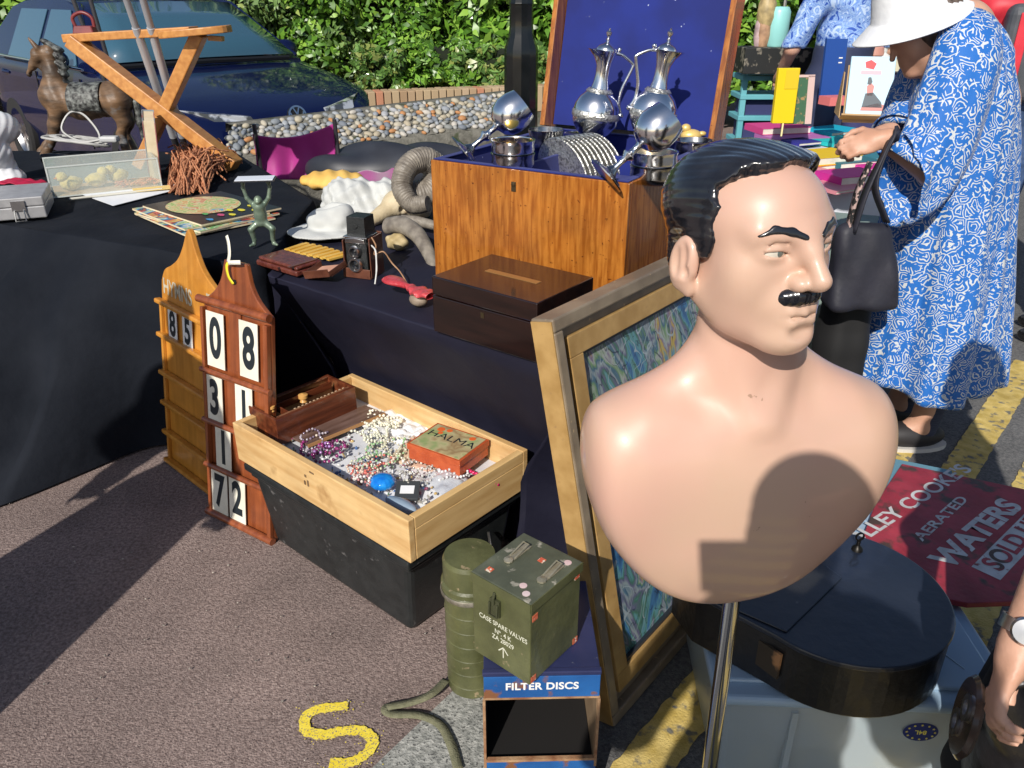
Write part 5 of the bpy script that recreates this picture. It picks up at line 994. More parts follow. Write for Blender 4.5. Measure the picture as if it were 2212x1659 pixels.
# open-topped body
g = G(); n4 = [(-1, -1), (1, -1), (1, 1), (-1, 1)]
for (k0, z0_), (k1, z1_) in (((.94, .0), (1, .285)), ((.925, .005), (.985, .285))):
    a_ = [(x * .275 * k0, y * .34 * k0, z0_) for x, y in n4]; c_x = [(x * .275 * k1, y * .34 * k1, z1_) for x, y in n4]; g.add(a_ + c_x, [(0, 1, 5, 4), (1, 2, 6, 5), (2, 3, 7, 6), (3, 0, 4, 7), (3, 2, 1, 0)])
g.build('tub_body', m_tub, t, bevel=.02, seg=3)
g = G(); g.box((0, 0, .300), (.585, .715, .026)); lidq = g.build('tub_lid', mat('tub_lid_plastic', (.30, .42, .55), (.34, .46, .58), 5, rough=.3, coat=.2), t, bevel=.010, seg=3)
g = G(); g.box((0, 0, .318), (.52, .64, .012)); g.build('raised_panel', MATS['tub_lid_plastic'], lidq, bevel=.005)
g = G()
for i in range(-3, 5):
    for j in range(-4, 5):
        cx_, cy_ = i * .078, j * .09 + (i % 2) * .045
        for k in range(3):
            a0, a1 = R(60 * k), R(60 * k + 60); p0 = (cx_ + .052 * math.cos(a0), cy_ + .052 * math.sin(a0)); p1 = (cx_ + .052 * math.cos(a1), cy_ + .052 * math.sin(a1))
            if max(abs(p0[0]), abs(p1[0])) < .25 and max(abs(p0[1]), abs(p1[1])) < .31: g.tube([(*p0, .3242), (*p1, .3242)], .0016, 5)
g.build('hexagon_ribs', MATS['tub_lid_plastic'], lidq)
g = G(); g.box((-.13, -.338, .14), (.012, .012, .24)); g.build('corner_rib', m_tub, t)
q = Matrix.Translation((.118, -.3385, .215)) @ Euler((R(90 - 4), 0, 0)).to_matrix().to_4x4()
g = G(); g.X = q; g.lathe([(1, 0), (0, .0006)], 36, (0, 0, 0), Matrix.Diagonal((.034, .025, 1))); stk = g.build('oval_sticker', mat('eu_blue', (.01, .025, .16), rough=.4), t)
m_st = mat('sticker_yellow', (.72, .66, .12), rough=.5); ftext(stk, '84L', m_st, .011, q @ Vector((0, 0, .0012)), (q.to_3x3() @ Matrix.Rotation(R(180), 3, 'Z')).to_4x4(), bold=.02)
for k in range(12):
    a = k * math.pi / 6; g = G(); g.X = q @ Matrix.Translation((.027 * math.cos(a), .019 * math.sin(a), .001)); g.prism([((.0030 if j % 2 == 0 else .0013) * math.cos(j * math.pi / 5), (.0030 if j % 2 == 0 else .0013) * math.sin(j * math.pi / 5)) for j in range(10)], 0, .0004); g.build('star', m_st, stk)
for x, y, dx, dy, dz, cc, lb in ((-.05, -.18, .20, .20, .18, (.50, .54, .58), 'white crumpled goods inside the left half of the tub'), (.12, -.12, .18, .26, .16, (.34, .50, .50), 'pale green bundle inside the right half of the tub')):
    o = thing('packed_goods', lb, 'packed goods', Matrix.Rotation(R(-3), 3, 'Z') @ Vector((x, y, 0)) + Vector((.70, 1.46, .01)), R(12)); sdf('bundle', lambda P, dx=dx, dy=dy, dz=dz: e_(P, (0, 0, dz / 2), (dx / 2, dy / 2, dz / 2)) + .012 * np.sin(P[:, 0] * 60 + 3 * np.sin(P[:, 2] * 40)), (-.13, -.16, -.02), (.13, .16, .22), .01, mat('goods_' + lb[:5], cc, rough=.8), o)
# hat box: teardrop plan
m_hb = mat('black_japanned', (.012, .017, .030), (.020, .026, .042), 7, rough=.36, coat=.3, bump=.12, bs=30, spots=((.16, .16, .15), 20, .70, .78)); m_hs = mat('black_leather_side', (.008, .008, .009), (.016, .015, .015), 16, rough=.42, coat=.2, bump=.2, bs=60, spots=((.20, .13, .08), 9, .72, .78))
c0 = (.655, 1.262); t = thing('hat_box', 'round black lacquered hat box with a wedge shaped end and ring knob', 'hat box', (c0[0], c0[1], .300), R(8))
rad = .205; pol = [(rad * math.cos(a), rad * math.sin(a)) for a in [R(-150 + i * 6.4) for i in range(46)]]; pol += [(-.235, .185), (-.30, .12), (-.285, .03)]
def off(P, k): return [(x * (1 + k), y * (1 + k)) for x, y in P]
g = G(); g.prism(pol, .0, .122); g.build('box_wall', m_hs, t, bevel=.004)
g = G(); g.prism(off(pol, .012), .116, .128); g.build('box_lid', m_hb, t, bevel=.003)
g = G(); g.prism([(-.30, .10), (-.27, .01), (-.16, -.10), (.02, .03), (-.02, .14), (-.20, .19)], .1285, .132); g.build('hinged_flap', m_hb, t, bevel=.0015)
g = G(); g.lathe([(.012, 0), (.010, .006), (.004, .012), (.004, .024)], 14, (.10, .115, .128)); g.ring([(.010, -.002), (.0105, .0), (.010, .002), (.0075, .002), (.007, 0), (.0075, -.002)], 20, Matrix.Rotation(R(90), 3, 'X'), (.10, .115, .162)); g.build('ring_knob', mat('iron_black', (.02, .018, .016), rough=.4, metal=.7), t, smooth=40)
g = G(); g.X = Matrix.Rotation(R(-152), 4, 'Z'); g.box((rad + .004, 0, .065), (.006, .05, .06)); g.build('tan_patch', mat('scuffed_tan', (.05, .035, .02), (.45, .22, .09), 18, rough=.7, pos=(.5, .6)), t)
# red sign
m_sr = mat('sign_red', (.26, .018, .03), (.38, .04, .06), 7, rough=.55, bump=.15, bs=60, blotch=(9, .3), spots=((.07, .04, .03), 16, .54, .63)); m_sw = mat('sign_white', (.42, .42, .42), (.60, .60, .60), 28, rough=.55, spots=((.22, .05, .05), 42, .62, .68))
zs = .312; P = [onz(1948, 1004, zs), onz(2290, 1075, zs), onz(2262, 1300, zs), onz(2190, 1302, zs), onz(2090, 1306, zs), onz(2010, 1290, zs), onz(1985, 1240, zs), onz(1862, 1165, zs), onz(1890, 1090, zs)]
c = sum(P, Vector()) / len(P); t = thing('enamel_sign', "old red painted sign lettered OLLEY COOKE'S AERATED WATERS SOLD HERE", 'sign', (c.x, c.y, zs)); g = G(); g.prism([(p.x - c.x, p.y - c.y) for p in P][::-1], -.010, .004); g.build('board', m_sr, t, bevel=.002)
def tline(s, A, B_, h, m, zz=.0048, bold=.02):
    a, b_ = onz(*A, zs), onz(*B_, zs); o = ftext(t, s, m, h, (0, 0, 0), bold=bold); xs = [v.co.x for v in o.data.vertices]; wd = max(xs) - min(xs); L_ = (b_ - a).length; d = (b_ - a).normalized()
    M = Matrix.Translation((a + b_) / 2 - c + Vector((0, 0, zz))) @ Matrix.Rotation(math.atan2(d.y, d.x), 4, 'Z') @ Matrix.Diagonal((L_ / wd, 1, 1, 1)); o.data.transform(M); return o
tline("OLLEY COOKE'S", (1832, 1178), (2086, 1012), .042, m_sw); tline('AERATED', (1982, 1168), (2082, 1078), .026, m_sw); tline('WATERS', (2030, 1222), (2188, 1088), .054, m_sw, bold=.04)
a, b_ = onz(2128, 1242, zs), onz(2270, 1095, zs); d = (b_ - a).normalized(); g = G(); g.X = Matrix.Translation((a + b_) / 2 - c + Vector((0, 0, .0046))) @ Matrix.Rotation(math.atan2(d.y, d.x), 4, 'Z'); g.box((0, 0, 0), ((b_ - a).length, .062, .0008)); g.build('white_panel', m_sw, t)
tline('SOLD HERE', (2140, 1230), (2265, 1100), .045, MATS['sign_red'], .0056, .03)
t = thing('teal_box', 'pale teal box under the far corner of the red sign', 'box', (*onz(1925, 1045, .3).xy, 0), R(-25)); g = G(); g.box((.0, .0, .155), (.30, .26, .31)); g.build('box_body', mat('teal_card', (.12, .26, .33), rough=.6), t, bevel=.004)
# ================================================================ people
m_sk = mat('skin', (.50, .27, .18), (.60, .35, .25), 9, rough=.5, sss=.05, bump=.1, bs=60)
m_hairg = mat('grey_brown_hair', (.07, .05, .04), (.16, .12, .10), 60, (1, 1, .3), rough=.6)
def dress_mat():
    m = bpy.data.materials.new('blue_print_dress'); m.use_nodes = True; n = m.node_tree; L = n.links.new; b = n.nodes['Principled BSDF']; b.inputs['Roughness'].default_value = .7; b.inputs['Sheen Weight'].default_value = .1
    tc = n.nodes.new('ShaderNodeTexCoord'); nz_ = n.nodes.new('ShaderNodeTexNoise'); nz_.inputs['Scale'].default_value = 16; nz_.inputs['Detail'].default_value = 2; L(tc.outputs['Object'], nz_.inputs['Vector'])
    va = n.nodes.new('ShaderNodeVectorMath'); va.operation = 'MULTIPLY_ADD'; va.inputs[1].default_value = (.055, .055, .055); L(nz_.outputs['Color'], va.inputs[0]); L(tc.outputs['Object'], va.inputs[2])
    v = n.nodes.new('ShaderNodeTexVoronoi'); v.feature = 'DISTANCE_TO_EDGE'; v.inputs['Scale'].default_value = 28; L(va.outputs[0], v.inputs['Vector'])
    v2 = n.nodes.new('ShaderNodeTexVoronoi'); v2.inputs['Scale'].default_value = 60; L(va.outputs[0], v2.inputs['Vector'])
    w_ = n.nodes.new('ShaderNodeMath'); w_.operation = 'PINGPONG'; w_.inputs[1].default_value = .11; L(v.outputs[0], w_.inputs[0])
    c1 = n.nodes.new('ShaderNodeMath'); c1.operation = 'LESS_THAN'; c1.inputs[1].default_value = .037; L(w_.outputs[0], c1.inputs[0])
    c2 = n.nodes.new('ShaderNodeMath'); c2.operation = 'LESS_THAN'; c2.inputs[1].default_value = .155; L(v2.outputs['Distance'], c2.inputs[0])
    n3 = n.nodes.new('ShaderNodeTexNoise'); n3.inputs['Scale'].default_value = 46; n3.inputs['Detail'].default_value = 2; L(tc.outputs['Object'], n3.inputs['Vector'])
    c3 = n.nodes.new('ShaderNodeMath'); c3.operation = 'GREATER_THAN'; c3.inputs[1].default_value = .43; L(n3.outputs[0], c3.inputs[0])
    mx = n.nodes.new('ShaderNodeMath'); mx.operation = 'MAXIMUM'; L(c1.outputs[0], mx.inputs[0]); L(c2.outputs[0], mx.inputs[1])
    m3 = n.nodes.new('ShaderNodeMath'); m3.operation = 'MULTIPLY'; L(mx.outputs[0], m3.inputs[0]); L(c3.outputs[0], m3.inputs[1])
    mc = n.nodes.new('ShaderNodeMix'); mc.data_type = 'RGBA'; L(m3.outputs[0], mc.inputs[0]); mc.inputs[6].default_value = (.008, .125, .46, 1); mc.inputs[7].default_value = (.55, .58, .60, 1); L(mc.outputs[2], b.inputs['Base Color']); return m
m_dress = dress_mat()
def hand(P, M, curl=.5, s=1.0, spread=.0):
    Mi = np.array(M.inverted(), dtype=f4); q = (P @ Mi[:3, :3].T + Mi[:3, 3]) / s
    d = e_(q, (0, .045, 0), (.038, .050, .014)); d = su(d, c_(q, (0, -.02, 0), (0, .02, 0), .026, .024), .02)
    for i, (x, L_) in enumerate(((.028, .070), (.0095, .078), (-.009, .072), (-.0265, .056))):
        a = np.array([x, .084 - .004 * abs(i - 1), 0.]); ang = curl * .5; pts = [a]; sp = x * spread
        for k, f in enumerate((.42, .32, .26)):
            a = a + np.array([sp * f, math.cos(ang) * L_ * f, -math.sin(ang) * L_ * f]); pts.append(a); ang += curl * (1.0 + .1 * i)
        d = su(d, ch_(q, pts, [.0092, .0085, .0078, .0066], .003), .005)
    d = su(d, ch_(q, [(.026, .018, -.004), (.050, .042, -.014), (.056, .066, -.024), (.050, .088, -.030)], [.013, .011, .0095, .0075], .004), .012)
    return d * s
def person(label, loc, rz, h=1.7, top=None, bot=None, hair=None, arms=None, res=.016, bag=None, shirt_len=.90, sleeve=.5, skirt=False, hd=True):
    k = h / 1.72; t = thing('person', label, 'person', loc, rz); arms = arms or {-1: [(-.27, -.01, 1.12), (-.25, .10, .88)], 1: [(.27, -.01, 1.12), (.25, .10, .88)]}
    def limbs(P, o=0, z=True):
        d = ch_(P, [(0, 0, .95), (0, -.01, 1.15), (0, -.02, 1.35)], [.135, .125, .13], .05); d = su(d, e_(P, (0, -.01, .97), (.175, .125, .12)), .05); d = su(d, c_(P, (-.15, -.02, 1.40), (.15, -.02, 1.40), .065), .05)
        return d - o
    def legs(P, o=0):
        d = None
        for s in (-1, 1):
            e = ch_(P, [(s * .09, 0, .93), (s * .105, .01, .50), (s * .11, -.02, .09)], [.092, .062, .042], .02); d = e if d is None else np.minimum(d, e)
        return d - o
    def arm(P, o=0, frac=1.0):
        d = None
        for s in (-1, 1):
            el, ha = arms[s]; e = ch_(P, [(s * .185, -.02, 1.39), el], [.052, .040], .01)
            if frac > .5: e = su(e, ch_(P, [el, tuple(np.array(el) + (np.array(ha) - np.array(el)) * min(1, (frac - .5) * 2))], [.040, .028], .01), .02)
            d = e if d is None else np.minimum(d, e)
        return d - o
    def bodyf(P):
        P = P / k; d = su(limbs(P), legs(P), .04); d = su(d, arm(P), .03); d = su(d, c_(P, (0, -.02, 1.42), (0, .0, 1.53), .055), .03); d = su(d, head_base((P - A3((0, .01, 1.60))) / 1.0), .02)
        for s in (-1, 1):
            el, ha = Vector(arms[s][0]), Vector(arms[s][1]); y = (ha - el).normalized(); x = Vector((-s, 0, 0)) ; M = frame(ha, x, y) ; xx = (x - y * x.dot(y)).normalized(); z = xx.cross(y); M = Matrix((xx, y, z)).transposed().to_4x4(); M.translation = ha
            d = su(d, hand(P, M, .6), .01); d = su(d, e_(P, (s * .11, .06, .035), (.042, .12, .035)), .02)
        return d * k
    b0, b1 = (-.48 * k, -.32 * k, -.01), (.48 * k, .62 * k, 1.76 * k)
    sdf('body', bodyf, b0, b1, res, m_sk, t)
    wr = lambda P: .004 * np.sin(P[:, 2] * 46 + 5 * np.sin(P[:, 0] * 12)) 
    if top: sdf('shirt', lambda P: (si(su(limbs(P / k, .018), si(arm(P / k, .018, sleeve), np.maximum(-1 * P[:, 2] / k + .2, -1), .01), .03), np.maximum(shirt_len - P[:, 2] / k, P[:, 2] / k - 1.47), .01)) * k + wr(P), b0, b1, res, top, t)
    if bot and not skirt: sdf('trousers', lambda P: si(su(su(legs(P / k, .016), e_(P / k, (0, -.01, .96), (.185, .137, .11)), .04), c_(P / k, (0, -.01, .96), (0, -.01, max(.96, shirt_len)), .155), .05), np.maximum(P[:, 2] / k - max(1.0, shirt_len + .02), .09 - P[:, 2] / k), .01) * k + wr(P), b0, b1, res, bot, t)
    if bot and skirt: sdf('skirt', lambda P: si(ch_(P / k, [(0, 0, 1.0), (0, 0, .3)], [.17, .26]) + .012 * np.sin(9 * np.arctan2(P[:, 0], P[:, 1])), np.maximum(P[:, 2] / k - 1.04, .28 - P[:, 2] / k), .01) * k, b0, b1, res, bot, t)
    def shoe(P):
        P = P / k; d = None
        for s in (-1, 1): e = si(e_(P, (s * .11, .055, .04), (.050, .135, .05)), .002 - P[:, 2], .004); d = e if d is None else np.minimum(d, e)
        return d * k
    sdf('shoes', shoe, (-.2 * k, -.2 * k, -.01), (.2 * k, .3 * k, .12 * k), .012, m_blk, t)
    if hair: sdf('hair', lambda P: si(e_(P / k, (0, -.01, 1.64), (.092, .112, .095)), (P[:, 1] / k - .05) - (P[:, 2] / k - 1.66) * 1.2, .01) * k, b0, b1, .012, hair, t)
    return t
# ---- woman in the blue dress, facing left, reading the books
WY = 2.64; W0 = Vector((1.50, WY, 0)); t = thing('person', 'woman in a blue and white print dress and white sun hat bending over the books', 'person', W0)
def wr_(px, py, dy=0): return tuple(ony(px, py, WY + dy) - W0)
rows = [(44, 2085, 2108, .06), (62, 2062, 2135, .10), (90, 2018, 2154, .15), (130, 1992, 2172, .17), (200, 1983, 2186, .18), (300, 1962, 2192, .18), (400, 1935, 2190, .185), (500, 1915, 2183, .20), (600, 1893, 2176, .215), (700, 1868, 2166, .23), (800, 1842, 2155, .245)]
zz_ = [wr_(0, r[0])[2] for r in rows]; rows2 = [( (wr_(r[1], r[0])[0] + wr_(r[2], r[0])[0]) / 2, (wr_(r[2], r[0])[0] - wr_(r[1], r[0])[0]) / 2, r[3]) for r in rows]
def dressg(u, v):
    zt_, zb_ = zz_[0], .26; z = zt_ + (zb_ - zt_) * v; q = [np.interp(z, zz_[::-1], [r[i] for r in rows2][::-1]) for i in range(3)]
    a = 2 * math.pi * u; f = max(0, v - .22) / .78; w_ = 1 + f * (.085 * math.sin(7 * a + 1.2 * math.sin(2 * a) + v) + .05 * math.sin(13 * a + 2)) + .012 * math.sin(23 * a + v * 9)
    zo = .03 * math.cos(a) * (1 - v) * (v < .1) - .03 * v * v * (math.sin(3 * a) + 0) * .6
    return (q[0] - .022 * v + q[1] * .955 * w_ * math.cos(a), q[2] * w_ * math.sin(a) * 1.0, z + zo)
g = G(); g.grid(dressg, 144, 70, cu=True); dr = g.build('dress', m_dress, t, smooth=180, solid=.004)
def sleeveg(u, v):
    P = [Vector(wr_(2098, 62, -.05)), Vector(wr_(2090, 120, -.13)), Vector(wr_(2062, 210, -.17)), Vector(wr_(2020, 320, -.19)), Vector(wr_(1975, 385, -.20)), Vector(wr_(1945, 395, -.21))]
    B_ = bez(P, 10); i = v * (len(B_) - 1); k = int(min(i, len(B_) - 2)); p = B_[k].lerp(B_[k + 1], i - k); d = (B_[k + 1] - B_[k]).normalized(); x = d.cross(Vector((0, 1, 0))).normalized(); y = d.cross(x)
    r = np.interp(v, [0, .15, .5, .8, 1], [.085, .098, .105, .12, .135]); a = 2 * math.pi * u; w_ = 1 + .09 * v * math.sin(6 * a + 3 * v) + .03 * math.sin(15 * a) * v
    return p + x * (r * w_ * math.cos(a)) + y * (r * .75 * w_ * math.sin(a)) 
g = G(); g.grid(sleeveg, 60, 30, cu=True); g.build('sleeve', m_dress, t, smooth=180, solid=.004)
def sleevef(u, v):
    P = [Vector(wr_(2040, 100, .14)), Vector(wr_(1990, 200, .16)), Vector(wr_(1965, 290, .12)), Vector(wr_(1950, 310, .10))]; B_ = bez(P, 8); i = v * (len(B_) - 1); k = int(min(i, len(B_) - 2)); p = B_[k].lerp(B_[k + 1], i - k); d = (B_[k + 1] - B_[k]).normalized(); x = d.cross(Vector((0, 1, 0))).normalized(); y = d.cross(x); r = .085 + .03 * v; a = 2 * math.pi * u
    return p + x * (r * math.cos(a)) + y * (r * math.sin(a))
g = G(); g.grid(sleevef, 32, 18, cu=True); g.build('sleeve', m_dress, t, smooth=180, solid=.004)
hC = Vector(wr_(1990, 60)); hyd = Vector((-.78, .05, -.62)).normalized(); hxd = Vector((0, 1, 0)); hzd = hxd.cross(hyd).normalized(); hxd = hyd.cross(hzd); HMx = Matrix((hxd, hyd, hzd)).transposed()
HW = np.array(HMx, dtype=f4)
MHn = Matrix((Vector((-.10, .99, -.05)).normalized(), Vector((-1, -.1, -.1)).normalized(), Vector((0, 0, 1)))).transposed()
def hm(org, y, zup):
    y = Vector(y).normalized(); z = Vector(zup); z = (z - y * z.dot(y)).normalized(); x = y.cross(z); M = Matrix((x, y, z)).transposed().to_4x4(); M.translation = Vector(org); return M
wl_, wr2 = wr_(1905, 300, -.16), wr_(1915, 285, .02)
M1h = hm(wl_, (-1, .12, -.28), (0, -.75, .65)); M2h = hm(wr2, (-1, -.45, -.12), (-.1, .3, .95))
def womanf(P):
    q = ((P - A3(hC)) @ HW) / .93; d = head(q) * .93 if False else head_base(q) * .93
    d = su(d, ch_(q, [(0, .09, .012), (0, .115, -.03)], [.007, .009]) * .93, .012); d = su(d, e_(q, (0, .094, -.07), (.022, .010, .008)) * .93, .008)
    for s in (-1, 1): d = su(d, e_(q, (s * .078, -.012, -.008), (.009, .018, .030)) * .93, .004)
    d = su(d, ch_(P, [tuple(hC + Vector((.05, 0, -.03))), wr_(2062, 72)], [.055, .062], .03), .03)
    d = su(d, ch_(P, [wr_(2070, 75), wr_(2090, 230), wr_(2075, 400), wr_(2060, 560)], [.10, .13, .14, .14], .05), .05)
    d = su(d, ch_(P, [wr_(2098, 95, -.13), wr_(2010, 375, -.20), wl_], [.05, .036, .024], .01), .02)
    d = su(d, ch_(P, [wr_(2050, 95, .14), wr_(2000, 345, .16), wr2], [.05, .036, .024], .01), .02)
    for s in (-1, 1): d = su(d, ch_(P, [wr_(2060, 560, s * .08), (.0 + s * .0 + .03, s * .09, .5), (-.02, s * .09, .09), (-.10, s * .09, .05)], [.09, .06, .042, .035], .02), .03)
    d = su(d, hand(P, M1h, .85), .008); d = su(d, hand(P, M2h, .7), .008); return d
lo_ = Vector(wr_(1790, 0)); sdf('body', womanf, (-.56, -.36, .01), (.20, .34, 1.52), .0065, m_sk, t)
g = G(); 
for s in (-1, 1): g.ell((-.055, s * .09 - .0, .052), (.13, .052, .05), 20, 10)
g.build('shoes', mat('dark_shoe', (.02, .018, .02), rough=.6), t, smooth=60)
g = G()
for s in (-1, 1): g.lathe([(.9, 0), (1, .3), (1, 1)], 24, (-.055, s * .09, .0), Matrix.Diagonal((.142, .058, .022)))
g.build('shoe_soles', mat('sole_white', (.55, .52, .48), rough=.7), t, smooth=40)
g = G()
for s in (-1, 1): g.tube([(-.01, s * .09, .07), (.0, s * .09, .16), (.01, s * .09, .30)], [.046, .046, .055], 16)
g.build('socks', mat('navy_sock', (.02, .025, .05), (.05, .06, .10), 80, (.1, .1, 4), rough=.9), t, smooth=60)
sdf('hair', lambda P: si(e_((P - A3(hC)) @ HW, (0, -.025, .0), (.088, .105, .105)), ((P - A3(hC)) @ HW)[:, 1] - .030, .01) + .002 * np.sin(P[:, 0] * 300 + P[:, 2] * 200), tuple(hC - Vector((.16, .16, .18))), tuple(hC + Vector((.16, .16, .16))), .006, m_hairg, t)
hat = bpy.data.objects
g = G(); Mh = Matrix.Translation(hC + hzd * .055 + Vector((-.0, 0, .0))) @ Matrix((Vector((0, 1, 0)), Vector((.34, 0, .94)).cross(Vector((0, 1, 0))), Vector((-.34, 0, .94)))).transposed().to_4x4()
ha = Vector((-.40, -.06, .92)).normalized(); hx = Vector((1, 0, 0)); hx = (hx - ha * hx.dot(ha)).normalized(); hy = ha.cross(hx); Mh = Matrix((hx, hy, ha)).transposed().to_4x4(); Mh.translation = Vector(wr_(1960, 50)) + Vector((.0, 0, .032))
g.X = Mh; g.grid(lambda u, v: (lambda a, r, z: (r * math.cos(a) * 1.08, r * math.sin(a), z))(2 * math.pi * u, np.interp(v, [0, .1, .25, .45, .55, .8, 1], [.001, .055, .080, .094, .100, .130, .155]) * (1 + .012 * math.sin(5 * 2 * math.pi * u) * v), np.interp(v, [0, .1, .25, .45, .55, .8, 1], [.120, .118, .10, .025, .0, -.022, -.040]) + .006 * math.sin(2 * 2 * math.pi * u + .8) * v + (.0018 * math.sin(90 * v) if v < .5 else 0) - .012 * (math.cos(2 * math.pi * u - math.pi) > .6) * 0), 64, 40, cu=True); g.build('sun_hat', mat('white_cotton', (.70, .72, .76), (.76, .78, .80), 12, rough=.85, bump=.2, bs=40), t, solid=.004, smooth=180)
# ---- handbag on her arm
bt = thing('handbag', 'dark navy cloth handbag hanging from the forearm of the woman in blue', 'handbag', ony(1862, 600, 2.40)); B0 = bt.location.copy(); m_bag = mat('navy_bag', (.012, .013, .022), (.022, .022, .034), 8, rough=.6, bump=.2, bs=30)
def bagf(P):
    a, c_2 = Vector(rel(1872, 480, 2.40)), Vector(rel(1852, 665, 2.40)); h_ = (a.z - c_2.z) / 2; m_ = (a + c_2) / 2; v = (P[:, 2] - m_.z) / h_; w_ = .098 - .018 * v
    q = np.stack([np.abs(P[:, 0] - m_.x - (a.x - c_2.x) / 2 * v) - w_, np.abs(P[:, 1] - m_.y) - (.045 - .02 * v), np.abs(P[:, 2] - m_.z) - h_], 1) + .03
    return np.linalg.norm(np.maximum(q, 0), axis=1) + np.minimum(q.max(1), 0) - .03 + .004 * np.sin(P[:, 0] * 60 + 9 * P[:, 2]) * np.sin(P[:, 2] * 30 + 1) - .004 * np.sin(P[:, 2] * 20 + 12 * P[:, 0])
sdf('bag_body', bagf, (-.18, -.12, -.22), (.18, .12, .24), .009, m_bag, bt)
g = G(); flat(g, [rel(1915, 480, 2.38), rel(1890, 400, 2.40), rel(1915, 320, 2.42), rel(1938, 288, 2.44), rel(1950, 300, 2.52)], .045, 8, (1, 0, .3)); flat(g, [rel(1842, 500, 2.38), rel(1868, 420, 2.38), rel(1905, 340, 2.40), rel(1938, 288, 2.44)], .04, 8, (1, 0, .3)); g.build('straps', m_bag, bt, solid=.006, smooth=60)
g = G(); flat(g, [rel(1800, 620, 2.42), rel(1825, 520, 2.40), rel(1850, 420, 2.38), rel(1880, 350, 2.38)], .03, 8, (1, 0, .3)); g.build('patterned_strap', mat('floral_trim', (.02, .02, .02), (.5, .35, .32), 60, rough=.7, pos=(.5, .55)), bt, solid=.006, smooth=60)
o = thing('black_coat', 'black coat hanging below the handbag beside the blue dress', 'coat', ony(1805, 740, 2.50)); B0 = o.location.copy(); sdf('coat_body', lambda P: ch_(P, [rel(1830, 650, 2.52), rel(1815, 735, 2.52), rel(1800, 830, 2.52)], [.075, .085, .09], .02) + .006 * np.sin(P[:, 0] * 60), (-.16, -.14, -.30), (.2, .14, .26), .014, m_blk if False else mat('black_wool', (.008, .008, .009), rough=.8), o)
# ---- others
m_den = mat('denim', (.035, .07, .16), (.06, .11, .24), 40, rough=.8); m_ntr = mat('navy_trousers', (.018, .025, .065), (.026, .036, .085), 5, rough=.75)
m_fl = mat('blue_floral_shirt', (.02, .08, .40), (.30, .45, .70), 22, rough=.75, c3=[(.10, .22, .58), (.45, .58, .78)], pos=(.38, .62), detail=3, dist=1.5)
p = onz(1772, 420, 0); person('person in a blue floral shirt and navy trousers seen from behind at the far stall', (1.96, 5.15, 0), R(10), 1.85, m_fl, m_ntr, m_hairg, {-1: [(-.29, .02, 1.12), (-.24, .20, .98)], 1: [(.29, .02, 1.12), (.24, .20, .98)]}, .016, sleeve=.42, shirt_len=1.12)
m_red = mat('red_jacket', (.50, .015, .03), (.62, .03, .05), 9, rough=.55)
tt = person('person in a red and grey jacket seen from behind, beyond the woman in blue', (2.66, 4.55, 0), R(-15), 1.76, m_red, m_den, m_hairg, None, .018, sleeve=1.0, shirt_len=.88)
g = G(); g.box((.0, -.19, 1.22), (.30, .14, .46)); q = g.build('backpack', mat('grey_nylon', (.05, .055, .065), (.08, .085, .10), 12, rough=.6), tt, bevel=.05, seg=4)
g = G()
for x in (-.08, .08): g.box((x, -.265, 1.22), (.05, .012, .38))
g.build('red_panel', m_red, q, bevel=.004)
m_str = bpy.data.materials.new('striped_jersey'); m_str.use_nodes = True; n_ = m_str.node_tree; wv = n_.nodes.new('ShaderNodeTexWave'); wv.bands_direction = 'Z'; wv.inputs['Scale'].default_value = 13; tc_ = n_.nodes.new('ShaderNodeTexCoord'); n_.links.new(tc_.outputs['Object'], wv.inputs['Vector']); rr_ = n_.nodes.new('ShaderNodeValToRGB'); rr_.color_ramp.elements[0].position = .45; rr_.color_ramp.elements[1].position = .5; rr_.color_ramp.elements[0].color = (.04, .05, .14, 1); rr_.color_ramp.elements[1].color = (.7, .7, .7, 1); n_.links.new(wv.outputs[0], rr_.inputs[0]); n_.links.new(rr_.outputs[0], n_.nodes['Principled BSDF'].inputs['Base Color'])
person('person in a navy and white striped top and blue jeans at the right edge', (2.62, 3.55, 0), R(60), 1.68, m_str, m_den, m_hairg, None, .018, sleeve=.9, shirt_len=.80)
# photographer and passers-by whose shadows fall into the picture
ph = person('person holding up a phone to take the picture, whose shadow falls on the bust', (.035, -.15, 0), 0, 1.74, mat('dark_green_shirt', (.03, .06, .04), rough=.8), m_den, m_hairg, {-1: [(-.29, .0, 1.13), (-.115, .05, 1.40)], 1: [(.29, .0, 1.13), (.115, .05, 1.40)]}, .014, sleeve=.95)
pt = thing('mobile_phone', 'black mobile phone held up by the person taking the picture', 'phone', (0, -.035, 1.498), 0, rx=R(-26)); g = G(); g.box((0, 0, 0), (.155, .009, .074)); g.build('phone_body', m_blk, pt, bevel=.003)
person('person in a grey coat standing left of the stall, whose shadow crosses the hymn boards', (-1.62, .92, 0), R(-20), 1.80, mat('grey_coat', (.12, .12, .13), rough=.85), MATS['grey_coat'], m_hairg, None, .018, sleeve=1.0, shirt_len=.6, skirt=True)
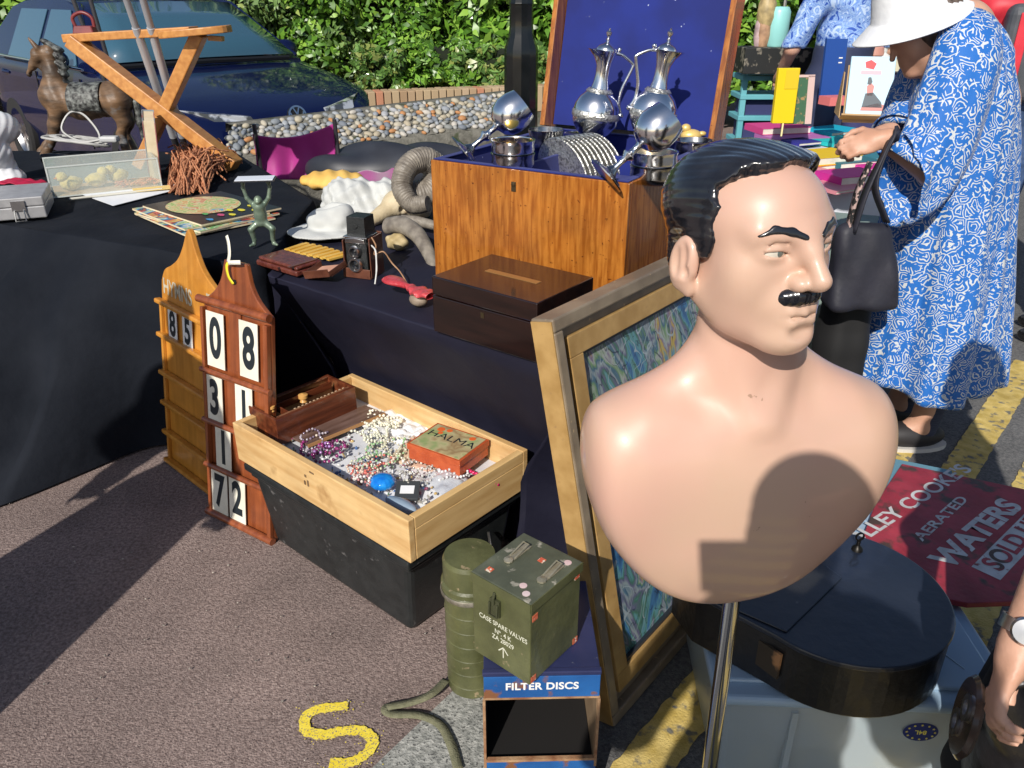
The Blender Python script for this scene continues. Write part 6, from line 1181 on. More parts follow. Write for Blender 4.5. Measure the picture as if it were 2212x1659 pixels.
# person at the right edge with the watch
RW = Vector((1.0, .90, 0)); el = ony(2330, 1130, .86) ; wr3 = ony(2212, 1320, .80); 
def toL(v): q = Vector(v) - RW; q.rotate(Euler((0, 0, -R(60)))); return q / (1.62 / 1.72)
el, wr3_ = toL(el), toL(ony(2205, 1395, .80))
tt = person('person in black at the right edge wearing a steel wristwatch and holding a black bag', RW, R(60), 1.62, mat('black_top', (.008, .008, .010), rough=.8), mat('black_skirt', (.008, .008, .010), rough=.8), m_hairg, {-1: [tuple(el), tuple(wr3_)], 1: [(.27, -.01, 1.12), (.25, .10, .88)]}, .009, sleeve=.48, skirt=True)
kk = 1.62 / 1.72; wc = (wr3_ + (el - wr3_) * .13) * kk; ax = (el - wr3_).normalized()
Mw = ax.to_track_quat('Z', 'Y').to_matrix()
g = G(); g.ring([(.031, -.009), (.034, -.009), (.034, .009), (.031, .009)], 28, Mw, wc); wt_ = g.build('watch_bracelet', m_steel, tt, smooth=30)
vw = toL((0, 0, 1.5)) * kk - wc; vw = (vw - ax * vw.dot(ax)).normalized(); Mf = vw.to_track_quat('Z', 'Y').to_matrix()
g = G(); g.lathe([(.018, 0), (.019, .004), (.016, .008), (0, .0085)], 24, wc + vw * .031, Mf); g.build('watch_case', m_steel, wt_, smooth=40)
bt = thing('shoulder_bag', 'black leather bag with a dark horn ring handle at the right edge', 'bag', ony(2190, 1600, .88)); B0 = bt.location.copy(); m_bl = mat('black_leather_bag', (.008, .008, .009), (.016, .014, .016), 12, rough=.4, bump=.2, bs=60)
sdf('bag_body', lambda P: su(e_(P, rel(2195, 1640, .90), (.062, .11, .16)), ch_(P, [rel(2170, 1480, .86), rel(2190, 1560, .88)], [.018, .04]), .03), (-.12, -.16, -.28), (.14, .16, .16), .008, m_bl, bt)
g = G(); dn = Vector((-.90, .40, .10)).normalized().to_track_quat('Z', 'Y').to_matrix(); g.lathe([(.0, -.006), (.058, -.006), (.064, 0), (.058, .006), (.0, .006)], 40, rel(2088, 1548, .86), dn); hd_ = g.build('horn_disc', mat('dark_horn', (.03, .02, .015), (.10, .06, .045), 20, rough=.25, coat=.5), bt, smooth=40)
for a in (-.022, .022):
    g = G(); g.ring([(.012, .006), (.020, .006), (.021, .010), (.012, .010)], 24, dn, rel(2088, 1548, .86) + dn @ Vector((a * .3, a, .0))); g.build('steel_eyelet', m_steel, hd_, smooth=40)
g = G(); flat(g, [rel(2160, 1490, .84), rel(2180, 1470, .80), rel(2240, 1450, .80)], .03, 6, (0, 0, 1)); g.build('strap', m_bl, bt, solid=.008, smooth=60)
# ================================================================ background left: car, pebble wall, brick edging, hedge
m_paint = mat('dark_blue_paint', (.0012, .004, .034), (.002, .006, .045), 3, rough=.5, spec=.1, coat=1)
m_cgl = mat('car_glass', (.035, .10, .15), rough=.04, coat=1, spec=.9); m_tyre = mat('tyre_rubber', (.015, .015, .016), rough=.85); m_chr = mat('chrome_trim', (.7, .72, .75), rough=.1, metal=1); m_trim = mat('black_trim', (.01, .01, .011), rough=.4)
CA = 2.353; CB = (-1.58, 6.07)       # nose centre, direction to the rear
def carT(label, loc, ang, paint, grp=None):
    t = thing('parked_car', label, 'car', (loc[0], loc[1], 0), ang)   # local: +x runs to the rear, +y to the viewer's side
    prof = [(.02, .30), (-.02, .42), (-.01, .60), (.05, .70), (.30, .80), (.75, .90), (1.18, .965), (1.30, .99), (1.75, 1.30), (1.98, 1.42), (2.3, 1.475), (3.0, 1.47), (3.6, 1.40), (4.0, 1.02), (4.18, .95), (4.24, .6), (4.2, .3)]
    def hw(x, z):      # half width
        w0 = .90 - .26 * max(0, (.50 - x) / .5) ** 2.2 - .10 * max(0, (x - 3.7) / .5) ** 2
        if z > .93: w0 -= .52 * (z - .93)
        if z < .35: w0 -= .06
        return w0 - .05 * max(0, (z - .62)) ** 1
    zt_ = lambda x: np.interp(x, [p[0] for p in prof[2:15]], [p[1] for p in prof[2:15]])
    body = G(); xs = [-.02, .0, .04, .10, .18, .3, .45, .62, .8, 1.0, 1.18, 1.28]; xs += [1.4 + .14 * i for i in range(17)] + [3.75, 3.85, 4.0, 4.1, 4.18, 4.22]
    def sec(x, cab):
        top_ = zt_(x) if cab or x < 1.28 else min(zt_(x), .99 + (x - 1.28) * 0.012); low = .22 if x > .1 else .30; pts = []
        top_ = max(top_, low + .3)
        for s in (1,):
            zs_ = [low, .32, .45, .60, .72, .82, .90, .96] ; zs_ = [min(z, top_ - .03 + .0 * z) for z in zs_]
            for z in zs_: pts.append((hw(x, z), z))
        e = hw(x, top_ - .03); pts += [(e - .03, top_ - .012), (e * .82, top_ + .002), (e * .5, top_ + .012), (0, top_ + .018)]
        return [(y, z) for y, z in pts] + [(-y, z) for y, z in pts[:-1][::-1]]
    S_ = [sec(x, False) for x in xs]; n = len(S_[0]); body.add([(x, y, z) for x, s_ in zip(xs, S_) for y, z in s_], [(i * n + k, i * n + k + 1, (i + 1) * n + k + 1, (i + 1) * n + k) for i in range(len(xs) - 1) for k in range(n - 1)] + [tuple(range(n))[::-1], tuple((len(xs) - 1) * n + k for k in range(n))])
    bo = body.build('body', paint, t, smooth=32)
    # cabin
    def cab(x, z, o=0): return .90 - .50 * (z - .93) + o
    cb = G(); bx = [(1.26, .985), (1.42, 1.10), (1.60, 1.22), (1.80, 1.335), (2.0, 1.415), (2.3, 1.46), (2.8, 1.475), (3.3, 1.45), (3.6, 1.40), (3.85, 1.22), (4.05, 1.0)]
    vs = []; m_ = 9
    for x, zt2_ in bx:
        zl = .96; col = []
        for z in (zl, zl + (zt2_ - zl) * .5, zt2_ - .02): col.append((cab(x, z) - .012, z))
        e = col[-1][0]; col += [(e - .04, zt2_), (0, zt2_ + .02)]; col = col + [(-y, z) for y, z in col[:-1][::-1]]; vs += [(x, y, z) for y, z in col]
    cb.add(vs, [(i * m_ + k, i * m_ + k + 1, (i + 1) * m_ + k + 1, (i + 1) * m_ + k) for i in range(len(bx) - 1) for k in range(m_ - 1)] + [tuple(range(m_))[::-1]]); cb.build('roof', paint, t, smooth=35)
    g = G(); W = lambda x, z, o=.004: cab(x, z) - .012 + o
    xs2 = [(1.24, 1.00), (1.45, 1.145), (1.68, 1.285), (1.9, 1.395)]; vs = [];
    for x, z in xs2:
        for k in range(9): s_ = -1 + k / 4; vs.append((x - .012 - .06 * (1 - s_ * s_), (W(x, z) - .075) * s_, z + .022 + .012 * (1 - s_ * s_)))
    g.add(vs, [(i * 9 + k, (i + 1) * 9 + k, (i + 1) * 9 + k + 1, i * 9 + k + 1) for i in range(3) for k in range(8)]); g.build('windscreen', m_cgl, t, smooth=60, solid=.006)
    g = G()
    for i in range(2): g.tube([(1.18 + .0, -.55 + .62 * i, 1.02), (1.33, .02 + .62 * i - .02, 1.085)], .008, 5)
    g.tube([(1.17, -.7, .998), (1.12, 0, 1.01), (1.17, .7, .998)], .02, 6); g.build('wiper', m_trim, t, smooth=50)
    for s in (1, -1):
        for x0, x1, x2, x3, nm in ((1.62, 2.52, 2.52, 2.06, 'side_window'), (2.62, 3.35, 3.30, 2.62, 'side_window')):
            g = G(); za, zb2 = .985, 1.37; P_ = [(x0, za), (x1, za), (x2, zb2), (x3, zb2)]; g.add([(x, s * (W(x, z) + .003), z) for x, z in P_], [(0, 1, 2, 3) if s < 0 else (3, 2, 1, 0)]); g.build(nm, m_cgl, t, solid=.006)
        g = G(); g.tube([(1.32, s * W(1.32, .99), 1.0), (1.95, s * (W(1.95, 1.40) - .02), 1.41), (2.4, s * (W(2.4, 1.45) - .03), 1.455)], .018, 6); g.build('pillar_trim', paint, t, smooth=50)
        g = G(); g.tube([(1.4, s * .905, .975), (2.5, s * .91, .985), (3.6, s * .90, .99)], .010, 6); g.build('window_trim', m_chr, t, smooth=50)
        g = G(); g.ell((1.72, s * 1.0, 1.03), (.07, .12, .085), 16, 10); mi = g.build('door_mirror', paint, t, smooth=60)
        g = G(); g.box((1.78, s * 1.0, 1.03), (.03, .17, .11)); g.build('mirror_glass', m_trim, mi, bevel=.01)
        for x in (2.45, 3.45):
            g = G(); g.tube([(x - .10, s * .885, .845), (x, s * .915, .85), (x + .10, s * .885, .855)], .014, 8); g.build('door_handle', m_chr if False else paint, t, smooth=50)
        g = G()
        for x in (1.55, 2.58): g.box((x, s * .893, .64), (.008, .01, .52))
        g.build('door_gap', m_trim, t)
        for x in (.86, 3.46):
            g = G(); g.lathe([(.01, -.14), (.355, -.14), (.355, .0)], 32, (x, s * .80 + s * -.02, .31), Matrix.Rotation(R(90 if s < 0 else -90), 3, 'X')); g.build('wheel_arch', m_trim, t, smooth=30)
            ty = G(); MR = Matrix.Rotation(R(90 if s < 0 else -90), 3, 'X'); ty.ring([(.20, -.11), (.30, -.11), (.315, -.08), (.315, .08), (.30, .105), (.21, .10)], 36, MR, (x, s * .80, .315)); wh = ty.build('wheel', m_tyre, t, smooth=30)
            ri = G(); ri.ring([(.185, .05), (.205, .09), (.205, -.05), (.185, -.05)], 32, MR, (x, s * .80, .315))
            for k in range(5):
                a = k * 2 * math.pi / 5; p0 = Vector((x, s * .86, .315)); ri.bar(p0, p0 + Vector((math.cos(a) * .195, 0, math.sin(a) * .195)), .05, .02, (0, 1, 0))
            ri.build('rim', m_steel, wh, smooth=30)
        g = G(); pl = [(.02, .28, .66), (.05, .55, .665), (.20, .76, .70), (.40, .83, .74), (.30, .775, .785), (.12, .60, .755), (.03, .32, .72)]
        g.add([(x - .012, s * y, z) for x, y, z in pl] + [(x + .05, s * y * .95, z) for x, y, z in pl], [tuple(range(7)) if s < 0 else tuple(range(7))[::-1]] + [(i, (i + 1) % 7, 7 + (i + 1) % 7, 7 + i) for i in range(7)]); hl_ = g.build('headlight', mat('headlight_lens', (.65, .68, .72), (.10, .11, .12), 12, rough=.08, coat=1, metal=.3, pos=(.45, .55)), t, bevel=.006)
        g = G(); g.tube([(.02, s * .30, .655), (.12, s * .62, .655), (.28, s * .80, .68)], .008, 5); g.build('red_strip', mat('red_strip', (.6, .05, .05), rough=.3), hl_, smooth=50)
    g = G(); g.tube([(.02, -.45, .62), (-.032, -.2, .615), (-.045, 0, .61), (-.032, .2, .615), (.02, .45, .62)], .035, 8); g.tube([(.02, -.55, .43), (-.03, -.2, .40), (-.03, .2, .40), (.02, .55, .43)], .06, 8); g.build('grille', m_trim, t, smooth=50)
    bd = Matrix.Translation((-.055, 0, .70)) @ Matrix.Rotation(R(-90), 4, 'Z') @ Matrix.Rotation(R(72), 4, 'X')
    g = G(); g.X = bd; g.lathe([(.072, -.02), (.072, .004), (0, .004)], 36); bg_ = g.build('badge', m_trim, t, smooth=35)
    g = G(); g.X = bd; g.ring([(.060, .003), (.073, .003), (.073, .010), (.060, .010)], 36); g.X = bd @ Matrix.Translation((0, 0, .0065))
    for a, b_ in (((-.024, .058), (-.0, .008)), ((.024, .058), (.0, .008)), ((-.054, .026), (-.024, -.052)), ((-.024, -.052), (0, -.004)), ((0, -.004), (.024, -.052)), ((.024, -.052), (.054, .026))): g.bar((a[0], a[1], 0), (b_[0], b_[1], 0), .010, .006, (0, 0, 1))
    g.build('badge_emblem', m_chr, bg_, smooth=30)
    return t
carT('dark blue hatchback parked nose towards the pebble wall', CB, CA, m_paint)
t2 = carT('dark car just showing behind the windscreen of the blue hatchback', (-3.2, 11.5), 2.5, mat('black_paint', (.01, .012, .016), rough=.15, coat=1))
# pebble wall
m_mort = mat('pebble_mortar', (.12, .115, .095), (.20, .19, .16), 22, rough=.95, bump=.6, bs=60, spots=((.06, .07, .035), 9, .58, .66))
m_peb = mat('pebbles', (.20, .22, .24), (.42, .38, .30), 1, kind='island', rough=.7, pos=(0, .96), c3=[(.30, .32, .34), (.38, .33, .24), (.16, .18, .21), (.46, .43, .38), (.42, .20, .08), (.33, .33, .31), (.25, .27, .30), (.40, .36, .27), (.22, .23, .22), (.34, .35, .37)])
TLw, TRw, BLw, BRw = ony(505, 272, 5.55), ony(1130, 198, 6.9), ony(480, 345, 5.15), ony(1130, 268, 6.45)
t = thing('pebble_wall', 'low sloping wall of rounded pebbles set in mortar in front of the car', 'wall', ((BLw + BRw) / 2 * 1).to_tuple()[:2] + (0,)); B0 = t.location.copy()
def slope(u, v): return TLw.lerp(TRw, u).lerp(BLw.lerp(BRw, u), v)
BK = Vector((-.30, .42, 0)); g = G(); g.grid(lambda u, v: slope(u, v) - B0 + Vector((0, 0, .012 * nz(u * 30, v * 8))), 90, 20)
g.grid(lambda u, v: (BLw.lerp(BRw, u) + Vector((.02, -.03, -.03)) * min(1, v * 8) + Vector((.006 * nz(u * 40, v * 9), 0, -(BLw.lerp(BRw, u).z) * max(0, v - .06) / .94)) - B0), 90, 24); g.grid(lambda u, v: TLw.lerp(TRw, u) + BK * .4 * min(1, v * 3) + Vector((0, 0, -TLw.z * max(0, v - .33) / .67)) - B0, 30, 8); g.build('mortar', m_mort, t, smooth=180)
nrm = (TRw - TLw).cross(BLw - TLw).normalized(); nrm = -nrm if nrm.z < 0 else nrm; random.seed(12); g = G(); placed = []; La = (TRw - TLw).length
for _ in range(12000):
    u, v = random.random(), random.random() ** .95 * .93 + .01; p = slope(u, v); r = random.uniform(.017, .034)
    if all((p - q).length > (r + s) * .80 for q, s in placed[-4000:]): placed.append((p, r))
ua = (TRw - TLw).normalized(); va_ = nrm.cross(ua)
for p, r in placed:
    a = random.uniform(0, 3.1); x = ua * math.cos(a) + va_ * math.sin(a); y = nrm.cross(x); M = Matrix((x, y, nrm)).transposed(); g.ell(p - B0 + nrm * .006, (r * random.uniform(1.0, 1.3), r * random.uniform(.65, .95), r * .6), 9, 6, M)
g.build('pebbles', m_peb, t, smooth=60)
# brick edging and planting bed
t = thing('brick_edging', 'low edging of upright buff bricks in front of the hedge', 'wall', (*ony(920, 210, 9.0).xy, 0)); B0 = t.location.copy(); A_, B_ = ony(775, 232, 8.0), ony(1180, 236, 8.6)
d = (B_ - A_); d.z = 0; Ln = d.length; d.normalize(); nb = int(Ln / .075); ztop = ony(900, 192, 8.2).z; random.seed(3); g = G(); ang = math.atan2(d.y, d.x)
for i in range(nb): p = A_ + d * (i + .5) * Ln / nb - B0; g.box((p.x, p.y, ztop - .12), (.066, .22, .24 + random.uniform(-.004, .004)), rz=ang)
g.build('bricks', mat('buff_brick', (.36, .24, .14), (.42, .30, .18), 1, kind='island', rough=.85, pos=(0, .9), c3=[(.46, .34, .22), (.40, .28, .17), (.44, .33, .20), (.47, .35, .22), (.41, .30, .18), (.48, .22, .13), (.43, .32, .20)]), t, bevel=.006)
g = G(); p = (A_ + B_) / 2 - B0; g.box((p.x, p.y, (ztop - .245) / 2 + .0), (Ln, .20, ztop - .245), rz=ang); g.box((p.x - .02, p.y - .0, ztop - .13), (Ln, .16, .20), rz=ang); g.build('mortar_core', m_mort, t)
s_ = sheet('planting_bed', [(-9, 8.4), (1.5, 8.75), (1.5, 13), (-9, 13)], ztop - .08, mat('dry_soil', (.10, .065, .04), (.26, .18, .10), 30, rough=.95, bump=.6, bs=60))
# hedge
def leafcloud(name, par, clumps, n, size, m, seed, bias=None):
    rg = np.random.default_rng(seed); N = n; ci = rg.integers(0, len(clumps), N); C_ = np.array([c[:3] for c in clumps])[ci]; Rr = np.array([c[3:6] for c in clumps])[ci]
    dd = rg.normal(size=(N, 3)); dd /= np.linalg.norm(dd, axis=1)[:, None]; rad = rg.uniform(.45, 1.05, N) ** .5; p = C_ + dd * Rr * rad[:, None]
    nn = dd * .8 + rg.normal(size=(N, 3)) * .55 + np.array([0, -.25, .35]); nn /= np.linalg.norm(nn, axis=1)[:, None]; t1 = np.cross(nn, rg.normal(size=(N, 3))); t1 /= np.linalg.norm(t1, axis=1)[:, None]; t2 = np.cross(nn, t1)
    s = size * rg.uniform(.4, 1.4, N)[:, None]; bnd = nn * s * .22
    V = np.stack([p - t1 * s, p + t2 * s * .45 - t1 * s * .1 + bnd, p + t1 * s, p - t2 * s * .45 - t1 * s * .1 + bnd], 1).reshape(-1, 3).astype(np.float32)
    me = bpy.data.meshes.new(name); me.vertices.add(N * 4); me.vertices.foreach_set('co', V.ravel()); idx = np.arange(N)[:, None] * 4 + np.array([0, 1, 3, 1, 2, 3]); idx = idx.reshape(-1)
    me.loops.add(len(idx)); me.loops.foreach_set('vertex_index', idx.astype(np.int32)); me.polygons.add(N * 2); me.polygons.foreach_set('loop_start', np.arange(0, N * 6, 3, dtype=np.int32)); me.update(calc_edges=True); me.materials.append(m); return link(name, me, par)
def leafm(nm, cols): 
    m = mat(nm, cols[0], cols[1], 1, kind='island', rough=.38, pos=(0, .9), c3=cols[2:], spec=.5); m.node_tree.nodes['Principled BSDF'].inputs['Coat Weight'].default_value = .15; return m
m_l1 = leafm('hedge_leaf', [(.05, .13, .012), (.09, .21, .02), (.14, .30, .03), (.07, .16, .015), (.22, .38, .05), (.04, .10, .01)]); m_l2 = leafm('pale_leaf', [(.08, .15, .04), (.13, .22, .06), (.20, .31, .10), (.10, .18, .04), (.27, .34, .08)]); m_l3 = leafm('low_leaf', [(.06, .13, .025), (.10, .20, .04), (.14, .26, .06), (.20, .24, .06), (.05, .10, .02)])
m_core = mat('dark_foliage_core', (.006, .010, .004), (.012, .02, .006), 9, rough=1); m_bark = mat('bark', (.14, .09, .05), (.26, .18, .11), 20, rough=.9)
def shrub(nm, label, cx, cy, z0, w_, dp, ht, n, size, m, seed, trunk=True):
    t = thing(nm, label, 'shrub' if nm != 'ground_plant' else 'plant', (cx, cy, 0)); rg = random.Random(seed); cl = []
    for i in range(int(60 + w_ * 45)): x, y, z = rg.uniform(-w_ / 2, w_ / 2), (rg.random() ** 1.6 - .5) * dp, z0 + rg.uniform(.02, 1.0) * ht; k = rg.uniform(.09, .17) * min(1.6, ht); cl.append((x, y, z, k * 1.2, k, k * .9))
    leafcloud('foliage', t, cl, n, size, m, seed)
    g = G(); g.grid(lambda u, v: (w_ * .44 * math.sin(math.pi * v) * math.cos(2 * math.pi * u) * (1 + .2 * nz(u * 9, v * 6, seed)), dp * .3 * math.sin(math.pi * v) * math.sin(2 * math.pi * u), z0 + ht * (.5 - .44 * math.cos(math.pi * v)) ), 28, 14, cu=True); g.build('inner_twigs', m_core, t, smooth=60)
    if trunk == 2:
        for i in range(1): g = G(); x = rg.uniform(-w_ / 3, w_ / 3); y = -dp / 2 - .12; g.tube(bez([(x, y, 0), (x + rg.uniform(-.1, .1), y, ht * .4 + z0 * .5), (x + rg.uniform(-.2, .2), y + .05, z0 + ht * .9)], 5), [.028, .02], 7) if False else g.tube([(x, y, 0), (x + rg.uniform(-.08, .08), y, (z0 + ht) * .5), (x + rg.uniform(-.15, .15), y + .06, (z0 + ht) * .95)], [.030, .022, .012], 7); g.build('stem', m_bark, t, smooth=60)
    return t
shrub('hedge_shrub', 'grey green small leaved shrub behind the bonnet of the blue car', -3.3, 10.2, .2, 3.4, 1.3, 2.6, 60000, .042, m_l2, 1)
shrub('hedge_shrub', 'dense dark green shrub in the middle of the hedge', -1.25, 10.0, .62, 2.2, 1.2, 2.3, 40000, .050, m_l1, 2)
shrub('hedge_shrub', 'bright green glossy leaved shrub left of the black post', .55, 9.8, .62, 2.1, 1.3, 2.4, 32000, .066, m_l1, 3, 2)
shrub('hedge_shrub', 'leafy shrub behind the raised chest lid', 2.6, 10.6, .2, 2.6, 1.3, 2.6, 20000, .07, m_l1, 4)
for cx, cy, w_, ht, sd_, lb in ((-1.35, 8.95, .5, .36, 11, 'pale fern like plant at the left end of the bed'), (-.75, 9.0, .9, .42, 12, 'low leafy plant left of centre in the bed'), (-.12, 9.0, .9, .40, 13, 'bright feathery plant beside the black post'), (.6, 9.0, .8, .35, 14, 'low green plant right of the black post')):
    shrub('ground_plant', lb, cx, cy, ztop - .06, w_, .5, ht, 5200, .05, m_l3 if sd_ != 12 else m_l1, sd_, False)
t = thing('ivy_weeds', 'tuft of weeds growing at the foot of the pebble wall', 'plant', onz(890, 380, .2)); cl = [(random.uniform(-.35, .35), random.uniform(-.1, .1), random.uniform(.0, .16), .08, .08, .06) for _ in range(12)]; leafcloud('foliage', t, cl, 1400, .025, m_l3, 31)
# black post
m_post = mat('post_paint', (.004, .005, .005), (.008, .009, .009), 12, rough=.25, spec=.3, coat=.5, spots=((.25, .25, .24), 50, .76, .78))
pb_ = ony(1125, 300, 4.9); t = thing('street_post', 'stout black painted iron post behind the oak chest', 'post', (pb_.x, pb_.y, 0))
k = 4.9 / 1736 * .96; z1_, z2_, z3_ = ony(1125, 95, 4.9).z, ony(1125, 55, 4.9).z, 2.6
g = G(); g.lathe([(.13, 0), (.13, .12), (.100, .16), (.098, .3), (.096, z1_ - .07), (.094, z1_ - .02), (.070, z2_ - .05), (.066, z2_), (.066, z2_ + .10), (.069, z2_ + .11), (.066, z2_ + .12), (.062, z3_)], 12); g.build('shaft', m_post, t, smooth=25)
# ================================================================ background right: book stall and shelves
m_wcl = mat('white_cloth', (.60, .63, .70), (.68, .70, .76), 5, rough=.8, bump=.2, bs=20)
T3 = [tuple(onz(1650, 432, .74).xy), tuple(onz(1862, 402, .74).xy), (2.75, 4.9), (1.55, 5.35)]
T3 = [(1.20, 3.55), (1.62, 3.36), (2.42, 4.50), (1.45, 4.95)]
table('book_table', 'table of notebooks under a white cloth behind the bust', T3, .74, m_tan); o = cloth(T3, .74, m_wcl, 'tablecloth', seed=21, amp=.03, wl=8, bottom=.35); tag(o, 'white cloth over the table of coloured notebooks', 'tablecloth')
o = thing('grey_cloth', 'grey green cloth hanging over a box beside the white tablecloth', 'cloth', (1.36, 3.18, 0), R(-22)); g = G(); g.box((.0, .0, .34), (.34, .30, .68), (.92, .92)); g.build('draped_cloth', mat('sage_cloth', (.16, .22, .20), (.22, .29, .27), 5, rough=.8, bump=.4, bs=9), o, bevel=.03, seg=4)
def book(lb, px, py, z, w_, d_, h_, rz, col, stack=False):
    p = onz(px, py, z + h_); t = thing('notebook', lb, 'book', (p.x, p.y, z), R(rz), 'coloured notebooks laid out on the white cloth'); mc = mat('cover_%02d_%02d_%02d' % tuple(int(c * 99) for c in col), col, rough=.55)
    g = G(); g.box((.002, 0, h_ / 2), (w_ - .008, d_ - .008, h_ - .005)); g.build('pages', m_cream if stack else m_card, t)
    g = G(); g.box((0, 0, h_ - .0012), (w_, d_, .0024)); g.box((0, 0, .0012), (w_, d_, .0024)); g.box((-w_ / 2 + .001, 0, h_ / 2), (.002, d_, h_ - .005)); g.build('cover', mc, t)
    return t
pk, mg, tq, nv, ye, og, lp, tl, cy = (.62, .06, .25), (.58, .02, .28), (.02, .50, .50), (.03, .03, .25), (.72, .50, .01), (.72, .20, .02), (.66, .25, .30), (.02, .14, .18), (.01, .42, .60)
zb = .745
for args in (('bright pink book under the standing yellow one', 1680, 270, zb + .03, .30, .22, .035, 12, pk), ('mauve book under the bright pink book', 1712, 292, zb, .34, .24, .028, 14, (.45, .15, .42)), ('small green notebook at the left end of the table', 1640, 306, zb, .22, .18, .02, 10, (.10, .16, .09)),
             ('cyan notebook nearest the woman\'s hands', 1800, 278, zb + .02, .28, .22, .018, 30, cy), ('turquoise notebook in front of the cyan one', 1755, 295, zb, .34, .24, .022, 30, tq), ('small navy notebook left of the yellow one', 1730, 303, zb + .012, .16, .15, .016, 25, nv), ('second turquoise notebook beside the yellow one', 1800, 302, zb, .2, .18, .02, 30, tq),
             ('yellow book in the middle of the table', 1780, 330, zb + .02, .28, .22, .035, 20, ye), ('small orange notebook behind the bust\'s hair', 1758, 352, zb, .18, .15, .02, 25, og), ('dark teal book right of the yellow one', 1830, 342, zb, .24, .20, .03, 20, tl), ('second dark teal book under the woman\'s hands', 1866, 335, zb, .26, .18, .026, 22, (.03, .2, .26)),
             ('pale pink notebook behind the bust\'s forehead', 1765, 372, zb, .20, .20, .014, 25, lp), ('deep magenta book at the right of the table', 1838, 372, zb + .01, .24, .17, .035, 20, mg), ('small magenta book under the bag strap', 1890, 356, zb, .16, .13, .02, 20, mg), ('pale pink notebook at the near edge of the table', 1812, 398, zb, .24, .19, .014, 28, lp),
             ('white booklet at the back of the table', 1790, 262, zb, .3, .16, .008, 20, (.6, .64, .7)), ('blue edged magazine under the display stand', 1915, 268, zb, .34, .2, .012, 12, (.62, .68, .78))): book(*args)
def upright(nm, lb, cat, pix, y, th, m, lean=8, rz=0):
    a = ony(*pix[0], y); b_ = ony(*pix[1], y); c_3 = ony(*pix[2], y); w_ = (b_ - a).length; h_ = (c_3 - b_).length; t = thing(nm, lb, cat, c_3 * .5 + (a + c_3 - b_) * .5, R(rz), rx=R(-lean)); g = G(); g.box((0, 0, h_ / 2), (w_, th, h_)); return t, g, w_, h_
t, g, w_, h_ = upright('notebook', 'tall yellow notebook standing upright on the pink book', 'book', [(1656, 152), (1704, 148), (1712, 264)], 4.25, .03, None, 2, 4); g.build('cover', mat('yellow_cover', (.75, .55, .005), rough=.5), t, bevel=.003); g = G(); g.box((w_ * .15, -.0165, h_ * .8), (w_ * .6, .002, h_ * .34)); g.build('paper_band', mat('yellow_band', (.68, .50, .02), rough=.4), t)
g = G(); g.tube([(0, -.018, 0), (-.01, -.04, -.06)], .005, 5); g.build('ribbon_marker', mat('yellow_cover'if False else 'ribbon_cream', (.7, .6, .3), rough=.6), t)
t, g, w_, h_ = upright('notebook', 'green speckled notebook with a pink spine leaning behind the yellow one', 'book', [(1704, 165), (1772, 165), (1752, 268)], 4.40, .02, None, 8, 10); g.build('cover', mat('green_marbled', (.05, .13, .07), (.34, .22, .10), 45, rough=.6, pos=(.56, .64)), t); g = G(); g.box((w_ / 2 - .018, 0, h_ / 2), (.036, .024, h_ + .002)); g.box((0, 0, h_), (w_, .024, .012)); g.build('pink_spine', mat('pale_pink', (.62, .45, .42), rough=.6), t)
t, g, w_, h_ = upright('notebook', 'tall royal blue notebook propped behind the green one', 'book', [(1762, 88), (1810, 86), (1815, 210)], 4.62, .02, None, 5, 6); g.build('cover', mat('royal_cover', (.01, .06, .28), rough=.5), t); g = G(); g.box((.03, -.0115, h_ * .68), (.02, .002, .006)); g.box((.03, -.0115, h_ * .6), (.02, .002, .006)); g.build('print', m_white, t)
t, g, w_, h_ = upright('notebook', 'coral box file lying behind the green notebook', 'box file', [(1775, 212), (1828, 204), (1828, 222)], 4.5, .10, None, 0, 15); g.build('cover', mat('coral', (.68, .18, .18), rough=.6), t)
dl = thing('display_stand', 'brown card display stand holding a picture booklet', 'display stand', ony(1870, 262, 4.0), R(-14)); m_crd = mat('brown_card', (.42, .27, .13), (.50, .34, .18), 12, rough=.8)
Lk = Matrix.Rotation(R(-24), 4, 'X'); g = G(); g.X = Lk; g.box((0, .008, .13), (.21, .006, .27)); g.box((0, -.025, .012), (.24, .07, .008)); g.build('front_panel', m_crd, dl); g = G(); g.box((-.12, .12, .11), (.004, .20, .20), (1, .15), sh=(0, -.02)); g.build('side_prop', m_crd, dl); g = G(); g.box((.10, .12, .11), (.004, .20, .20), (1, .15), sh=(0, -.02)); g.build('side_prop', m_crd, dl)
bl = thing('picture_booklet', 'pale blue booklet with a drawing of a seated figure on the card stand', 'booklet', ony(1870, 262, 4.0) + Vector((-.005, -.014, .012)), R(-14)); g = G(); g.X = Lk; g.box((0, -.008, .15), (.20, .012, .28)); g.build('cover', mat('pale_blue_cover', (.42, .60, .72), rough=.5), bl, bevel=.004)
Mq = Lk @ Matrix.Translation((0, -.0148, 0)) @ Matrix.Rotation(R(90), 4, 'X')
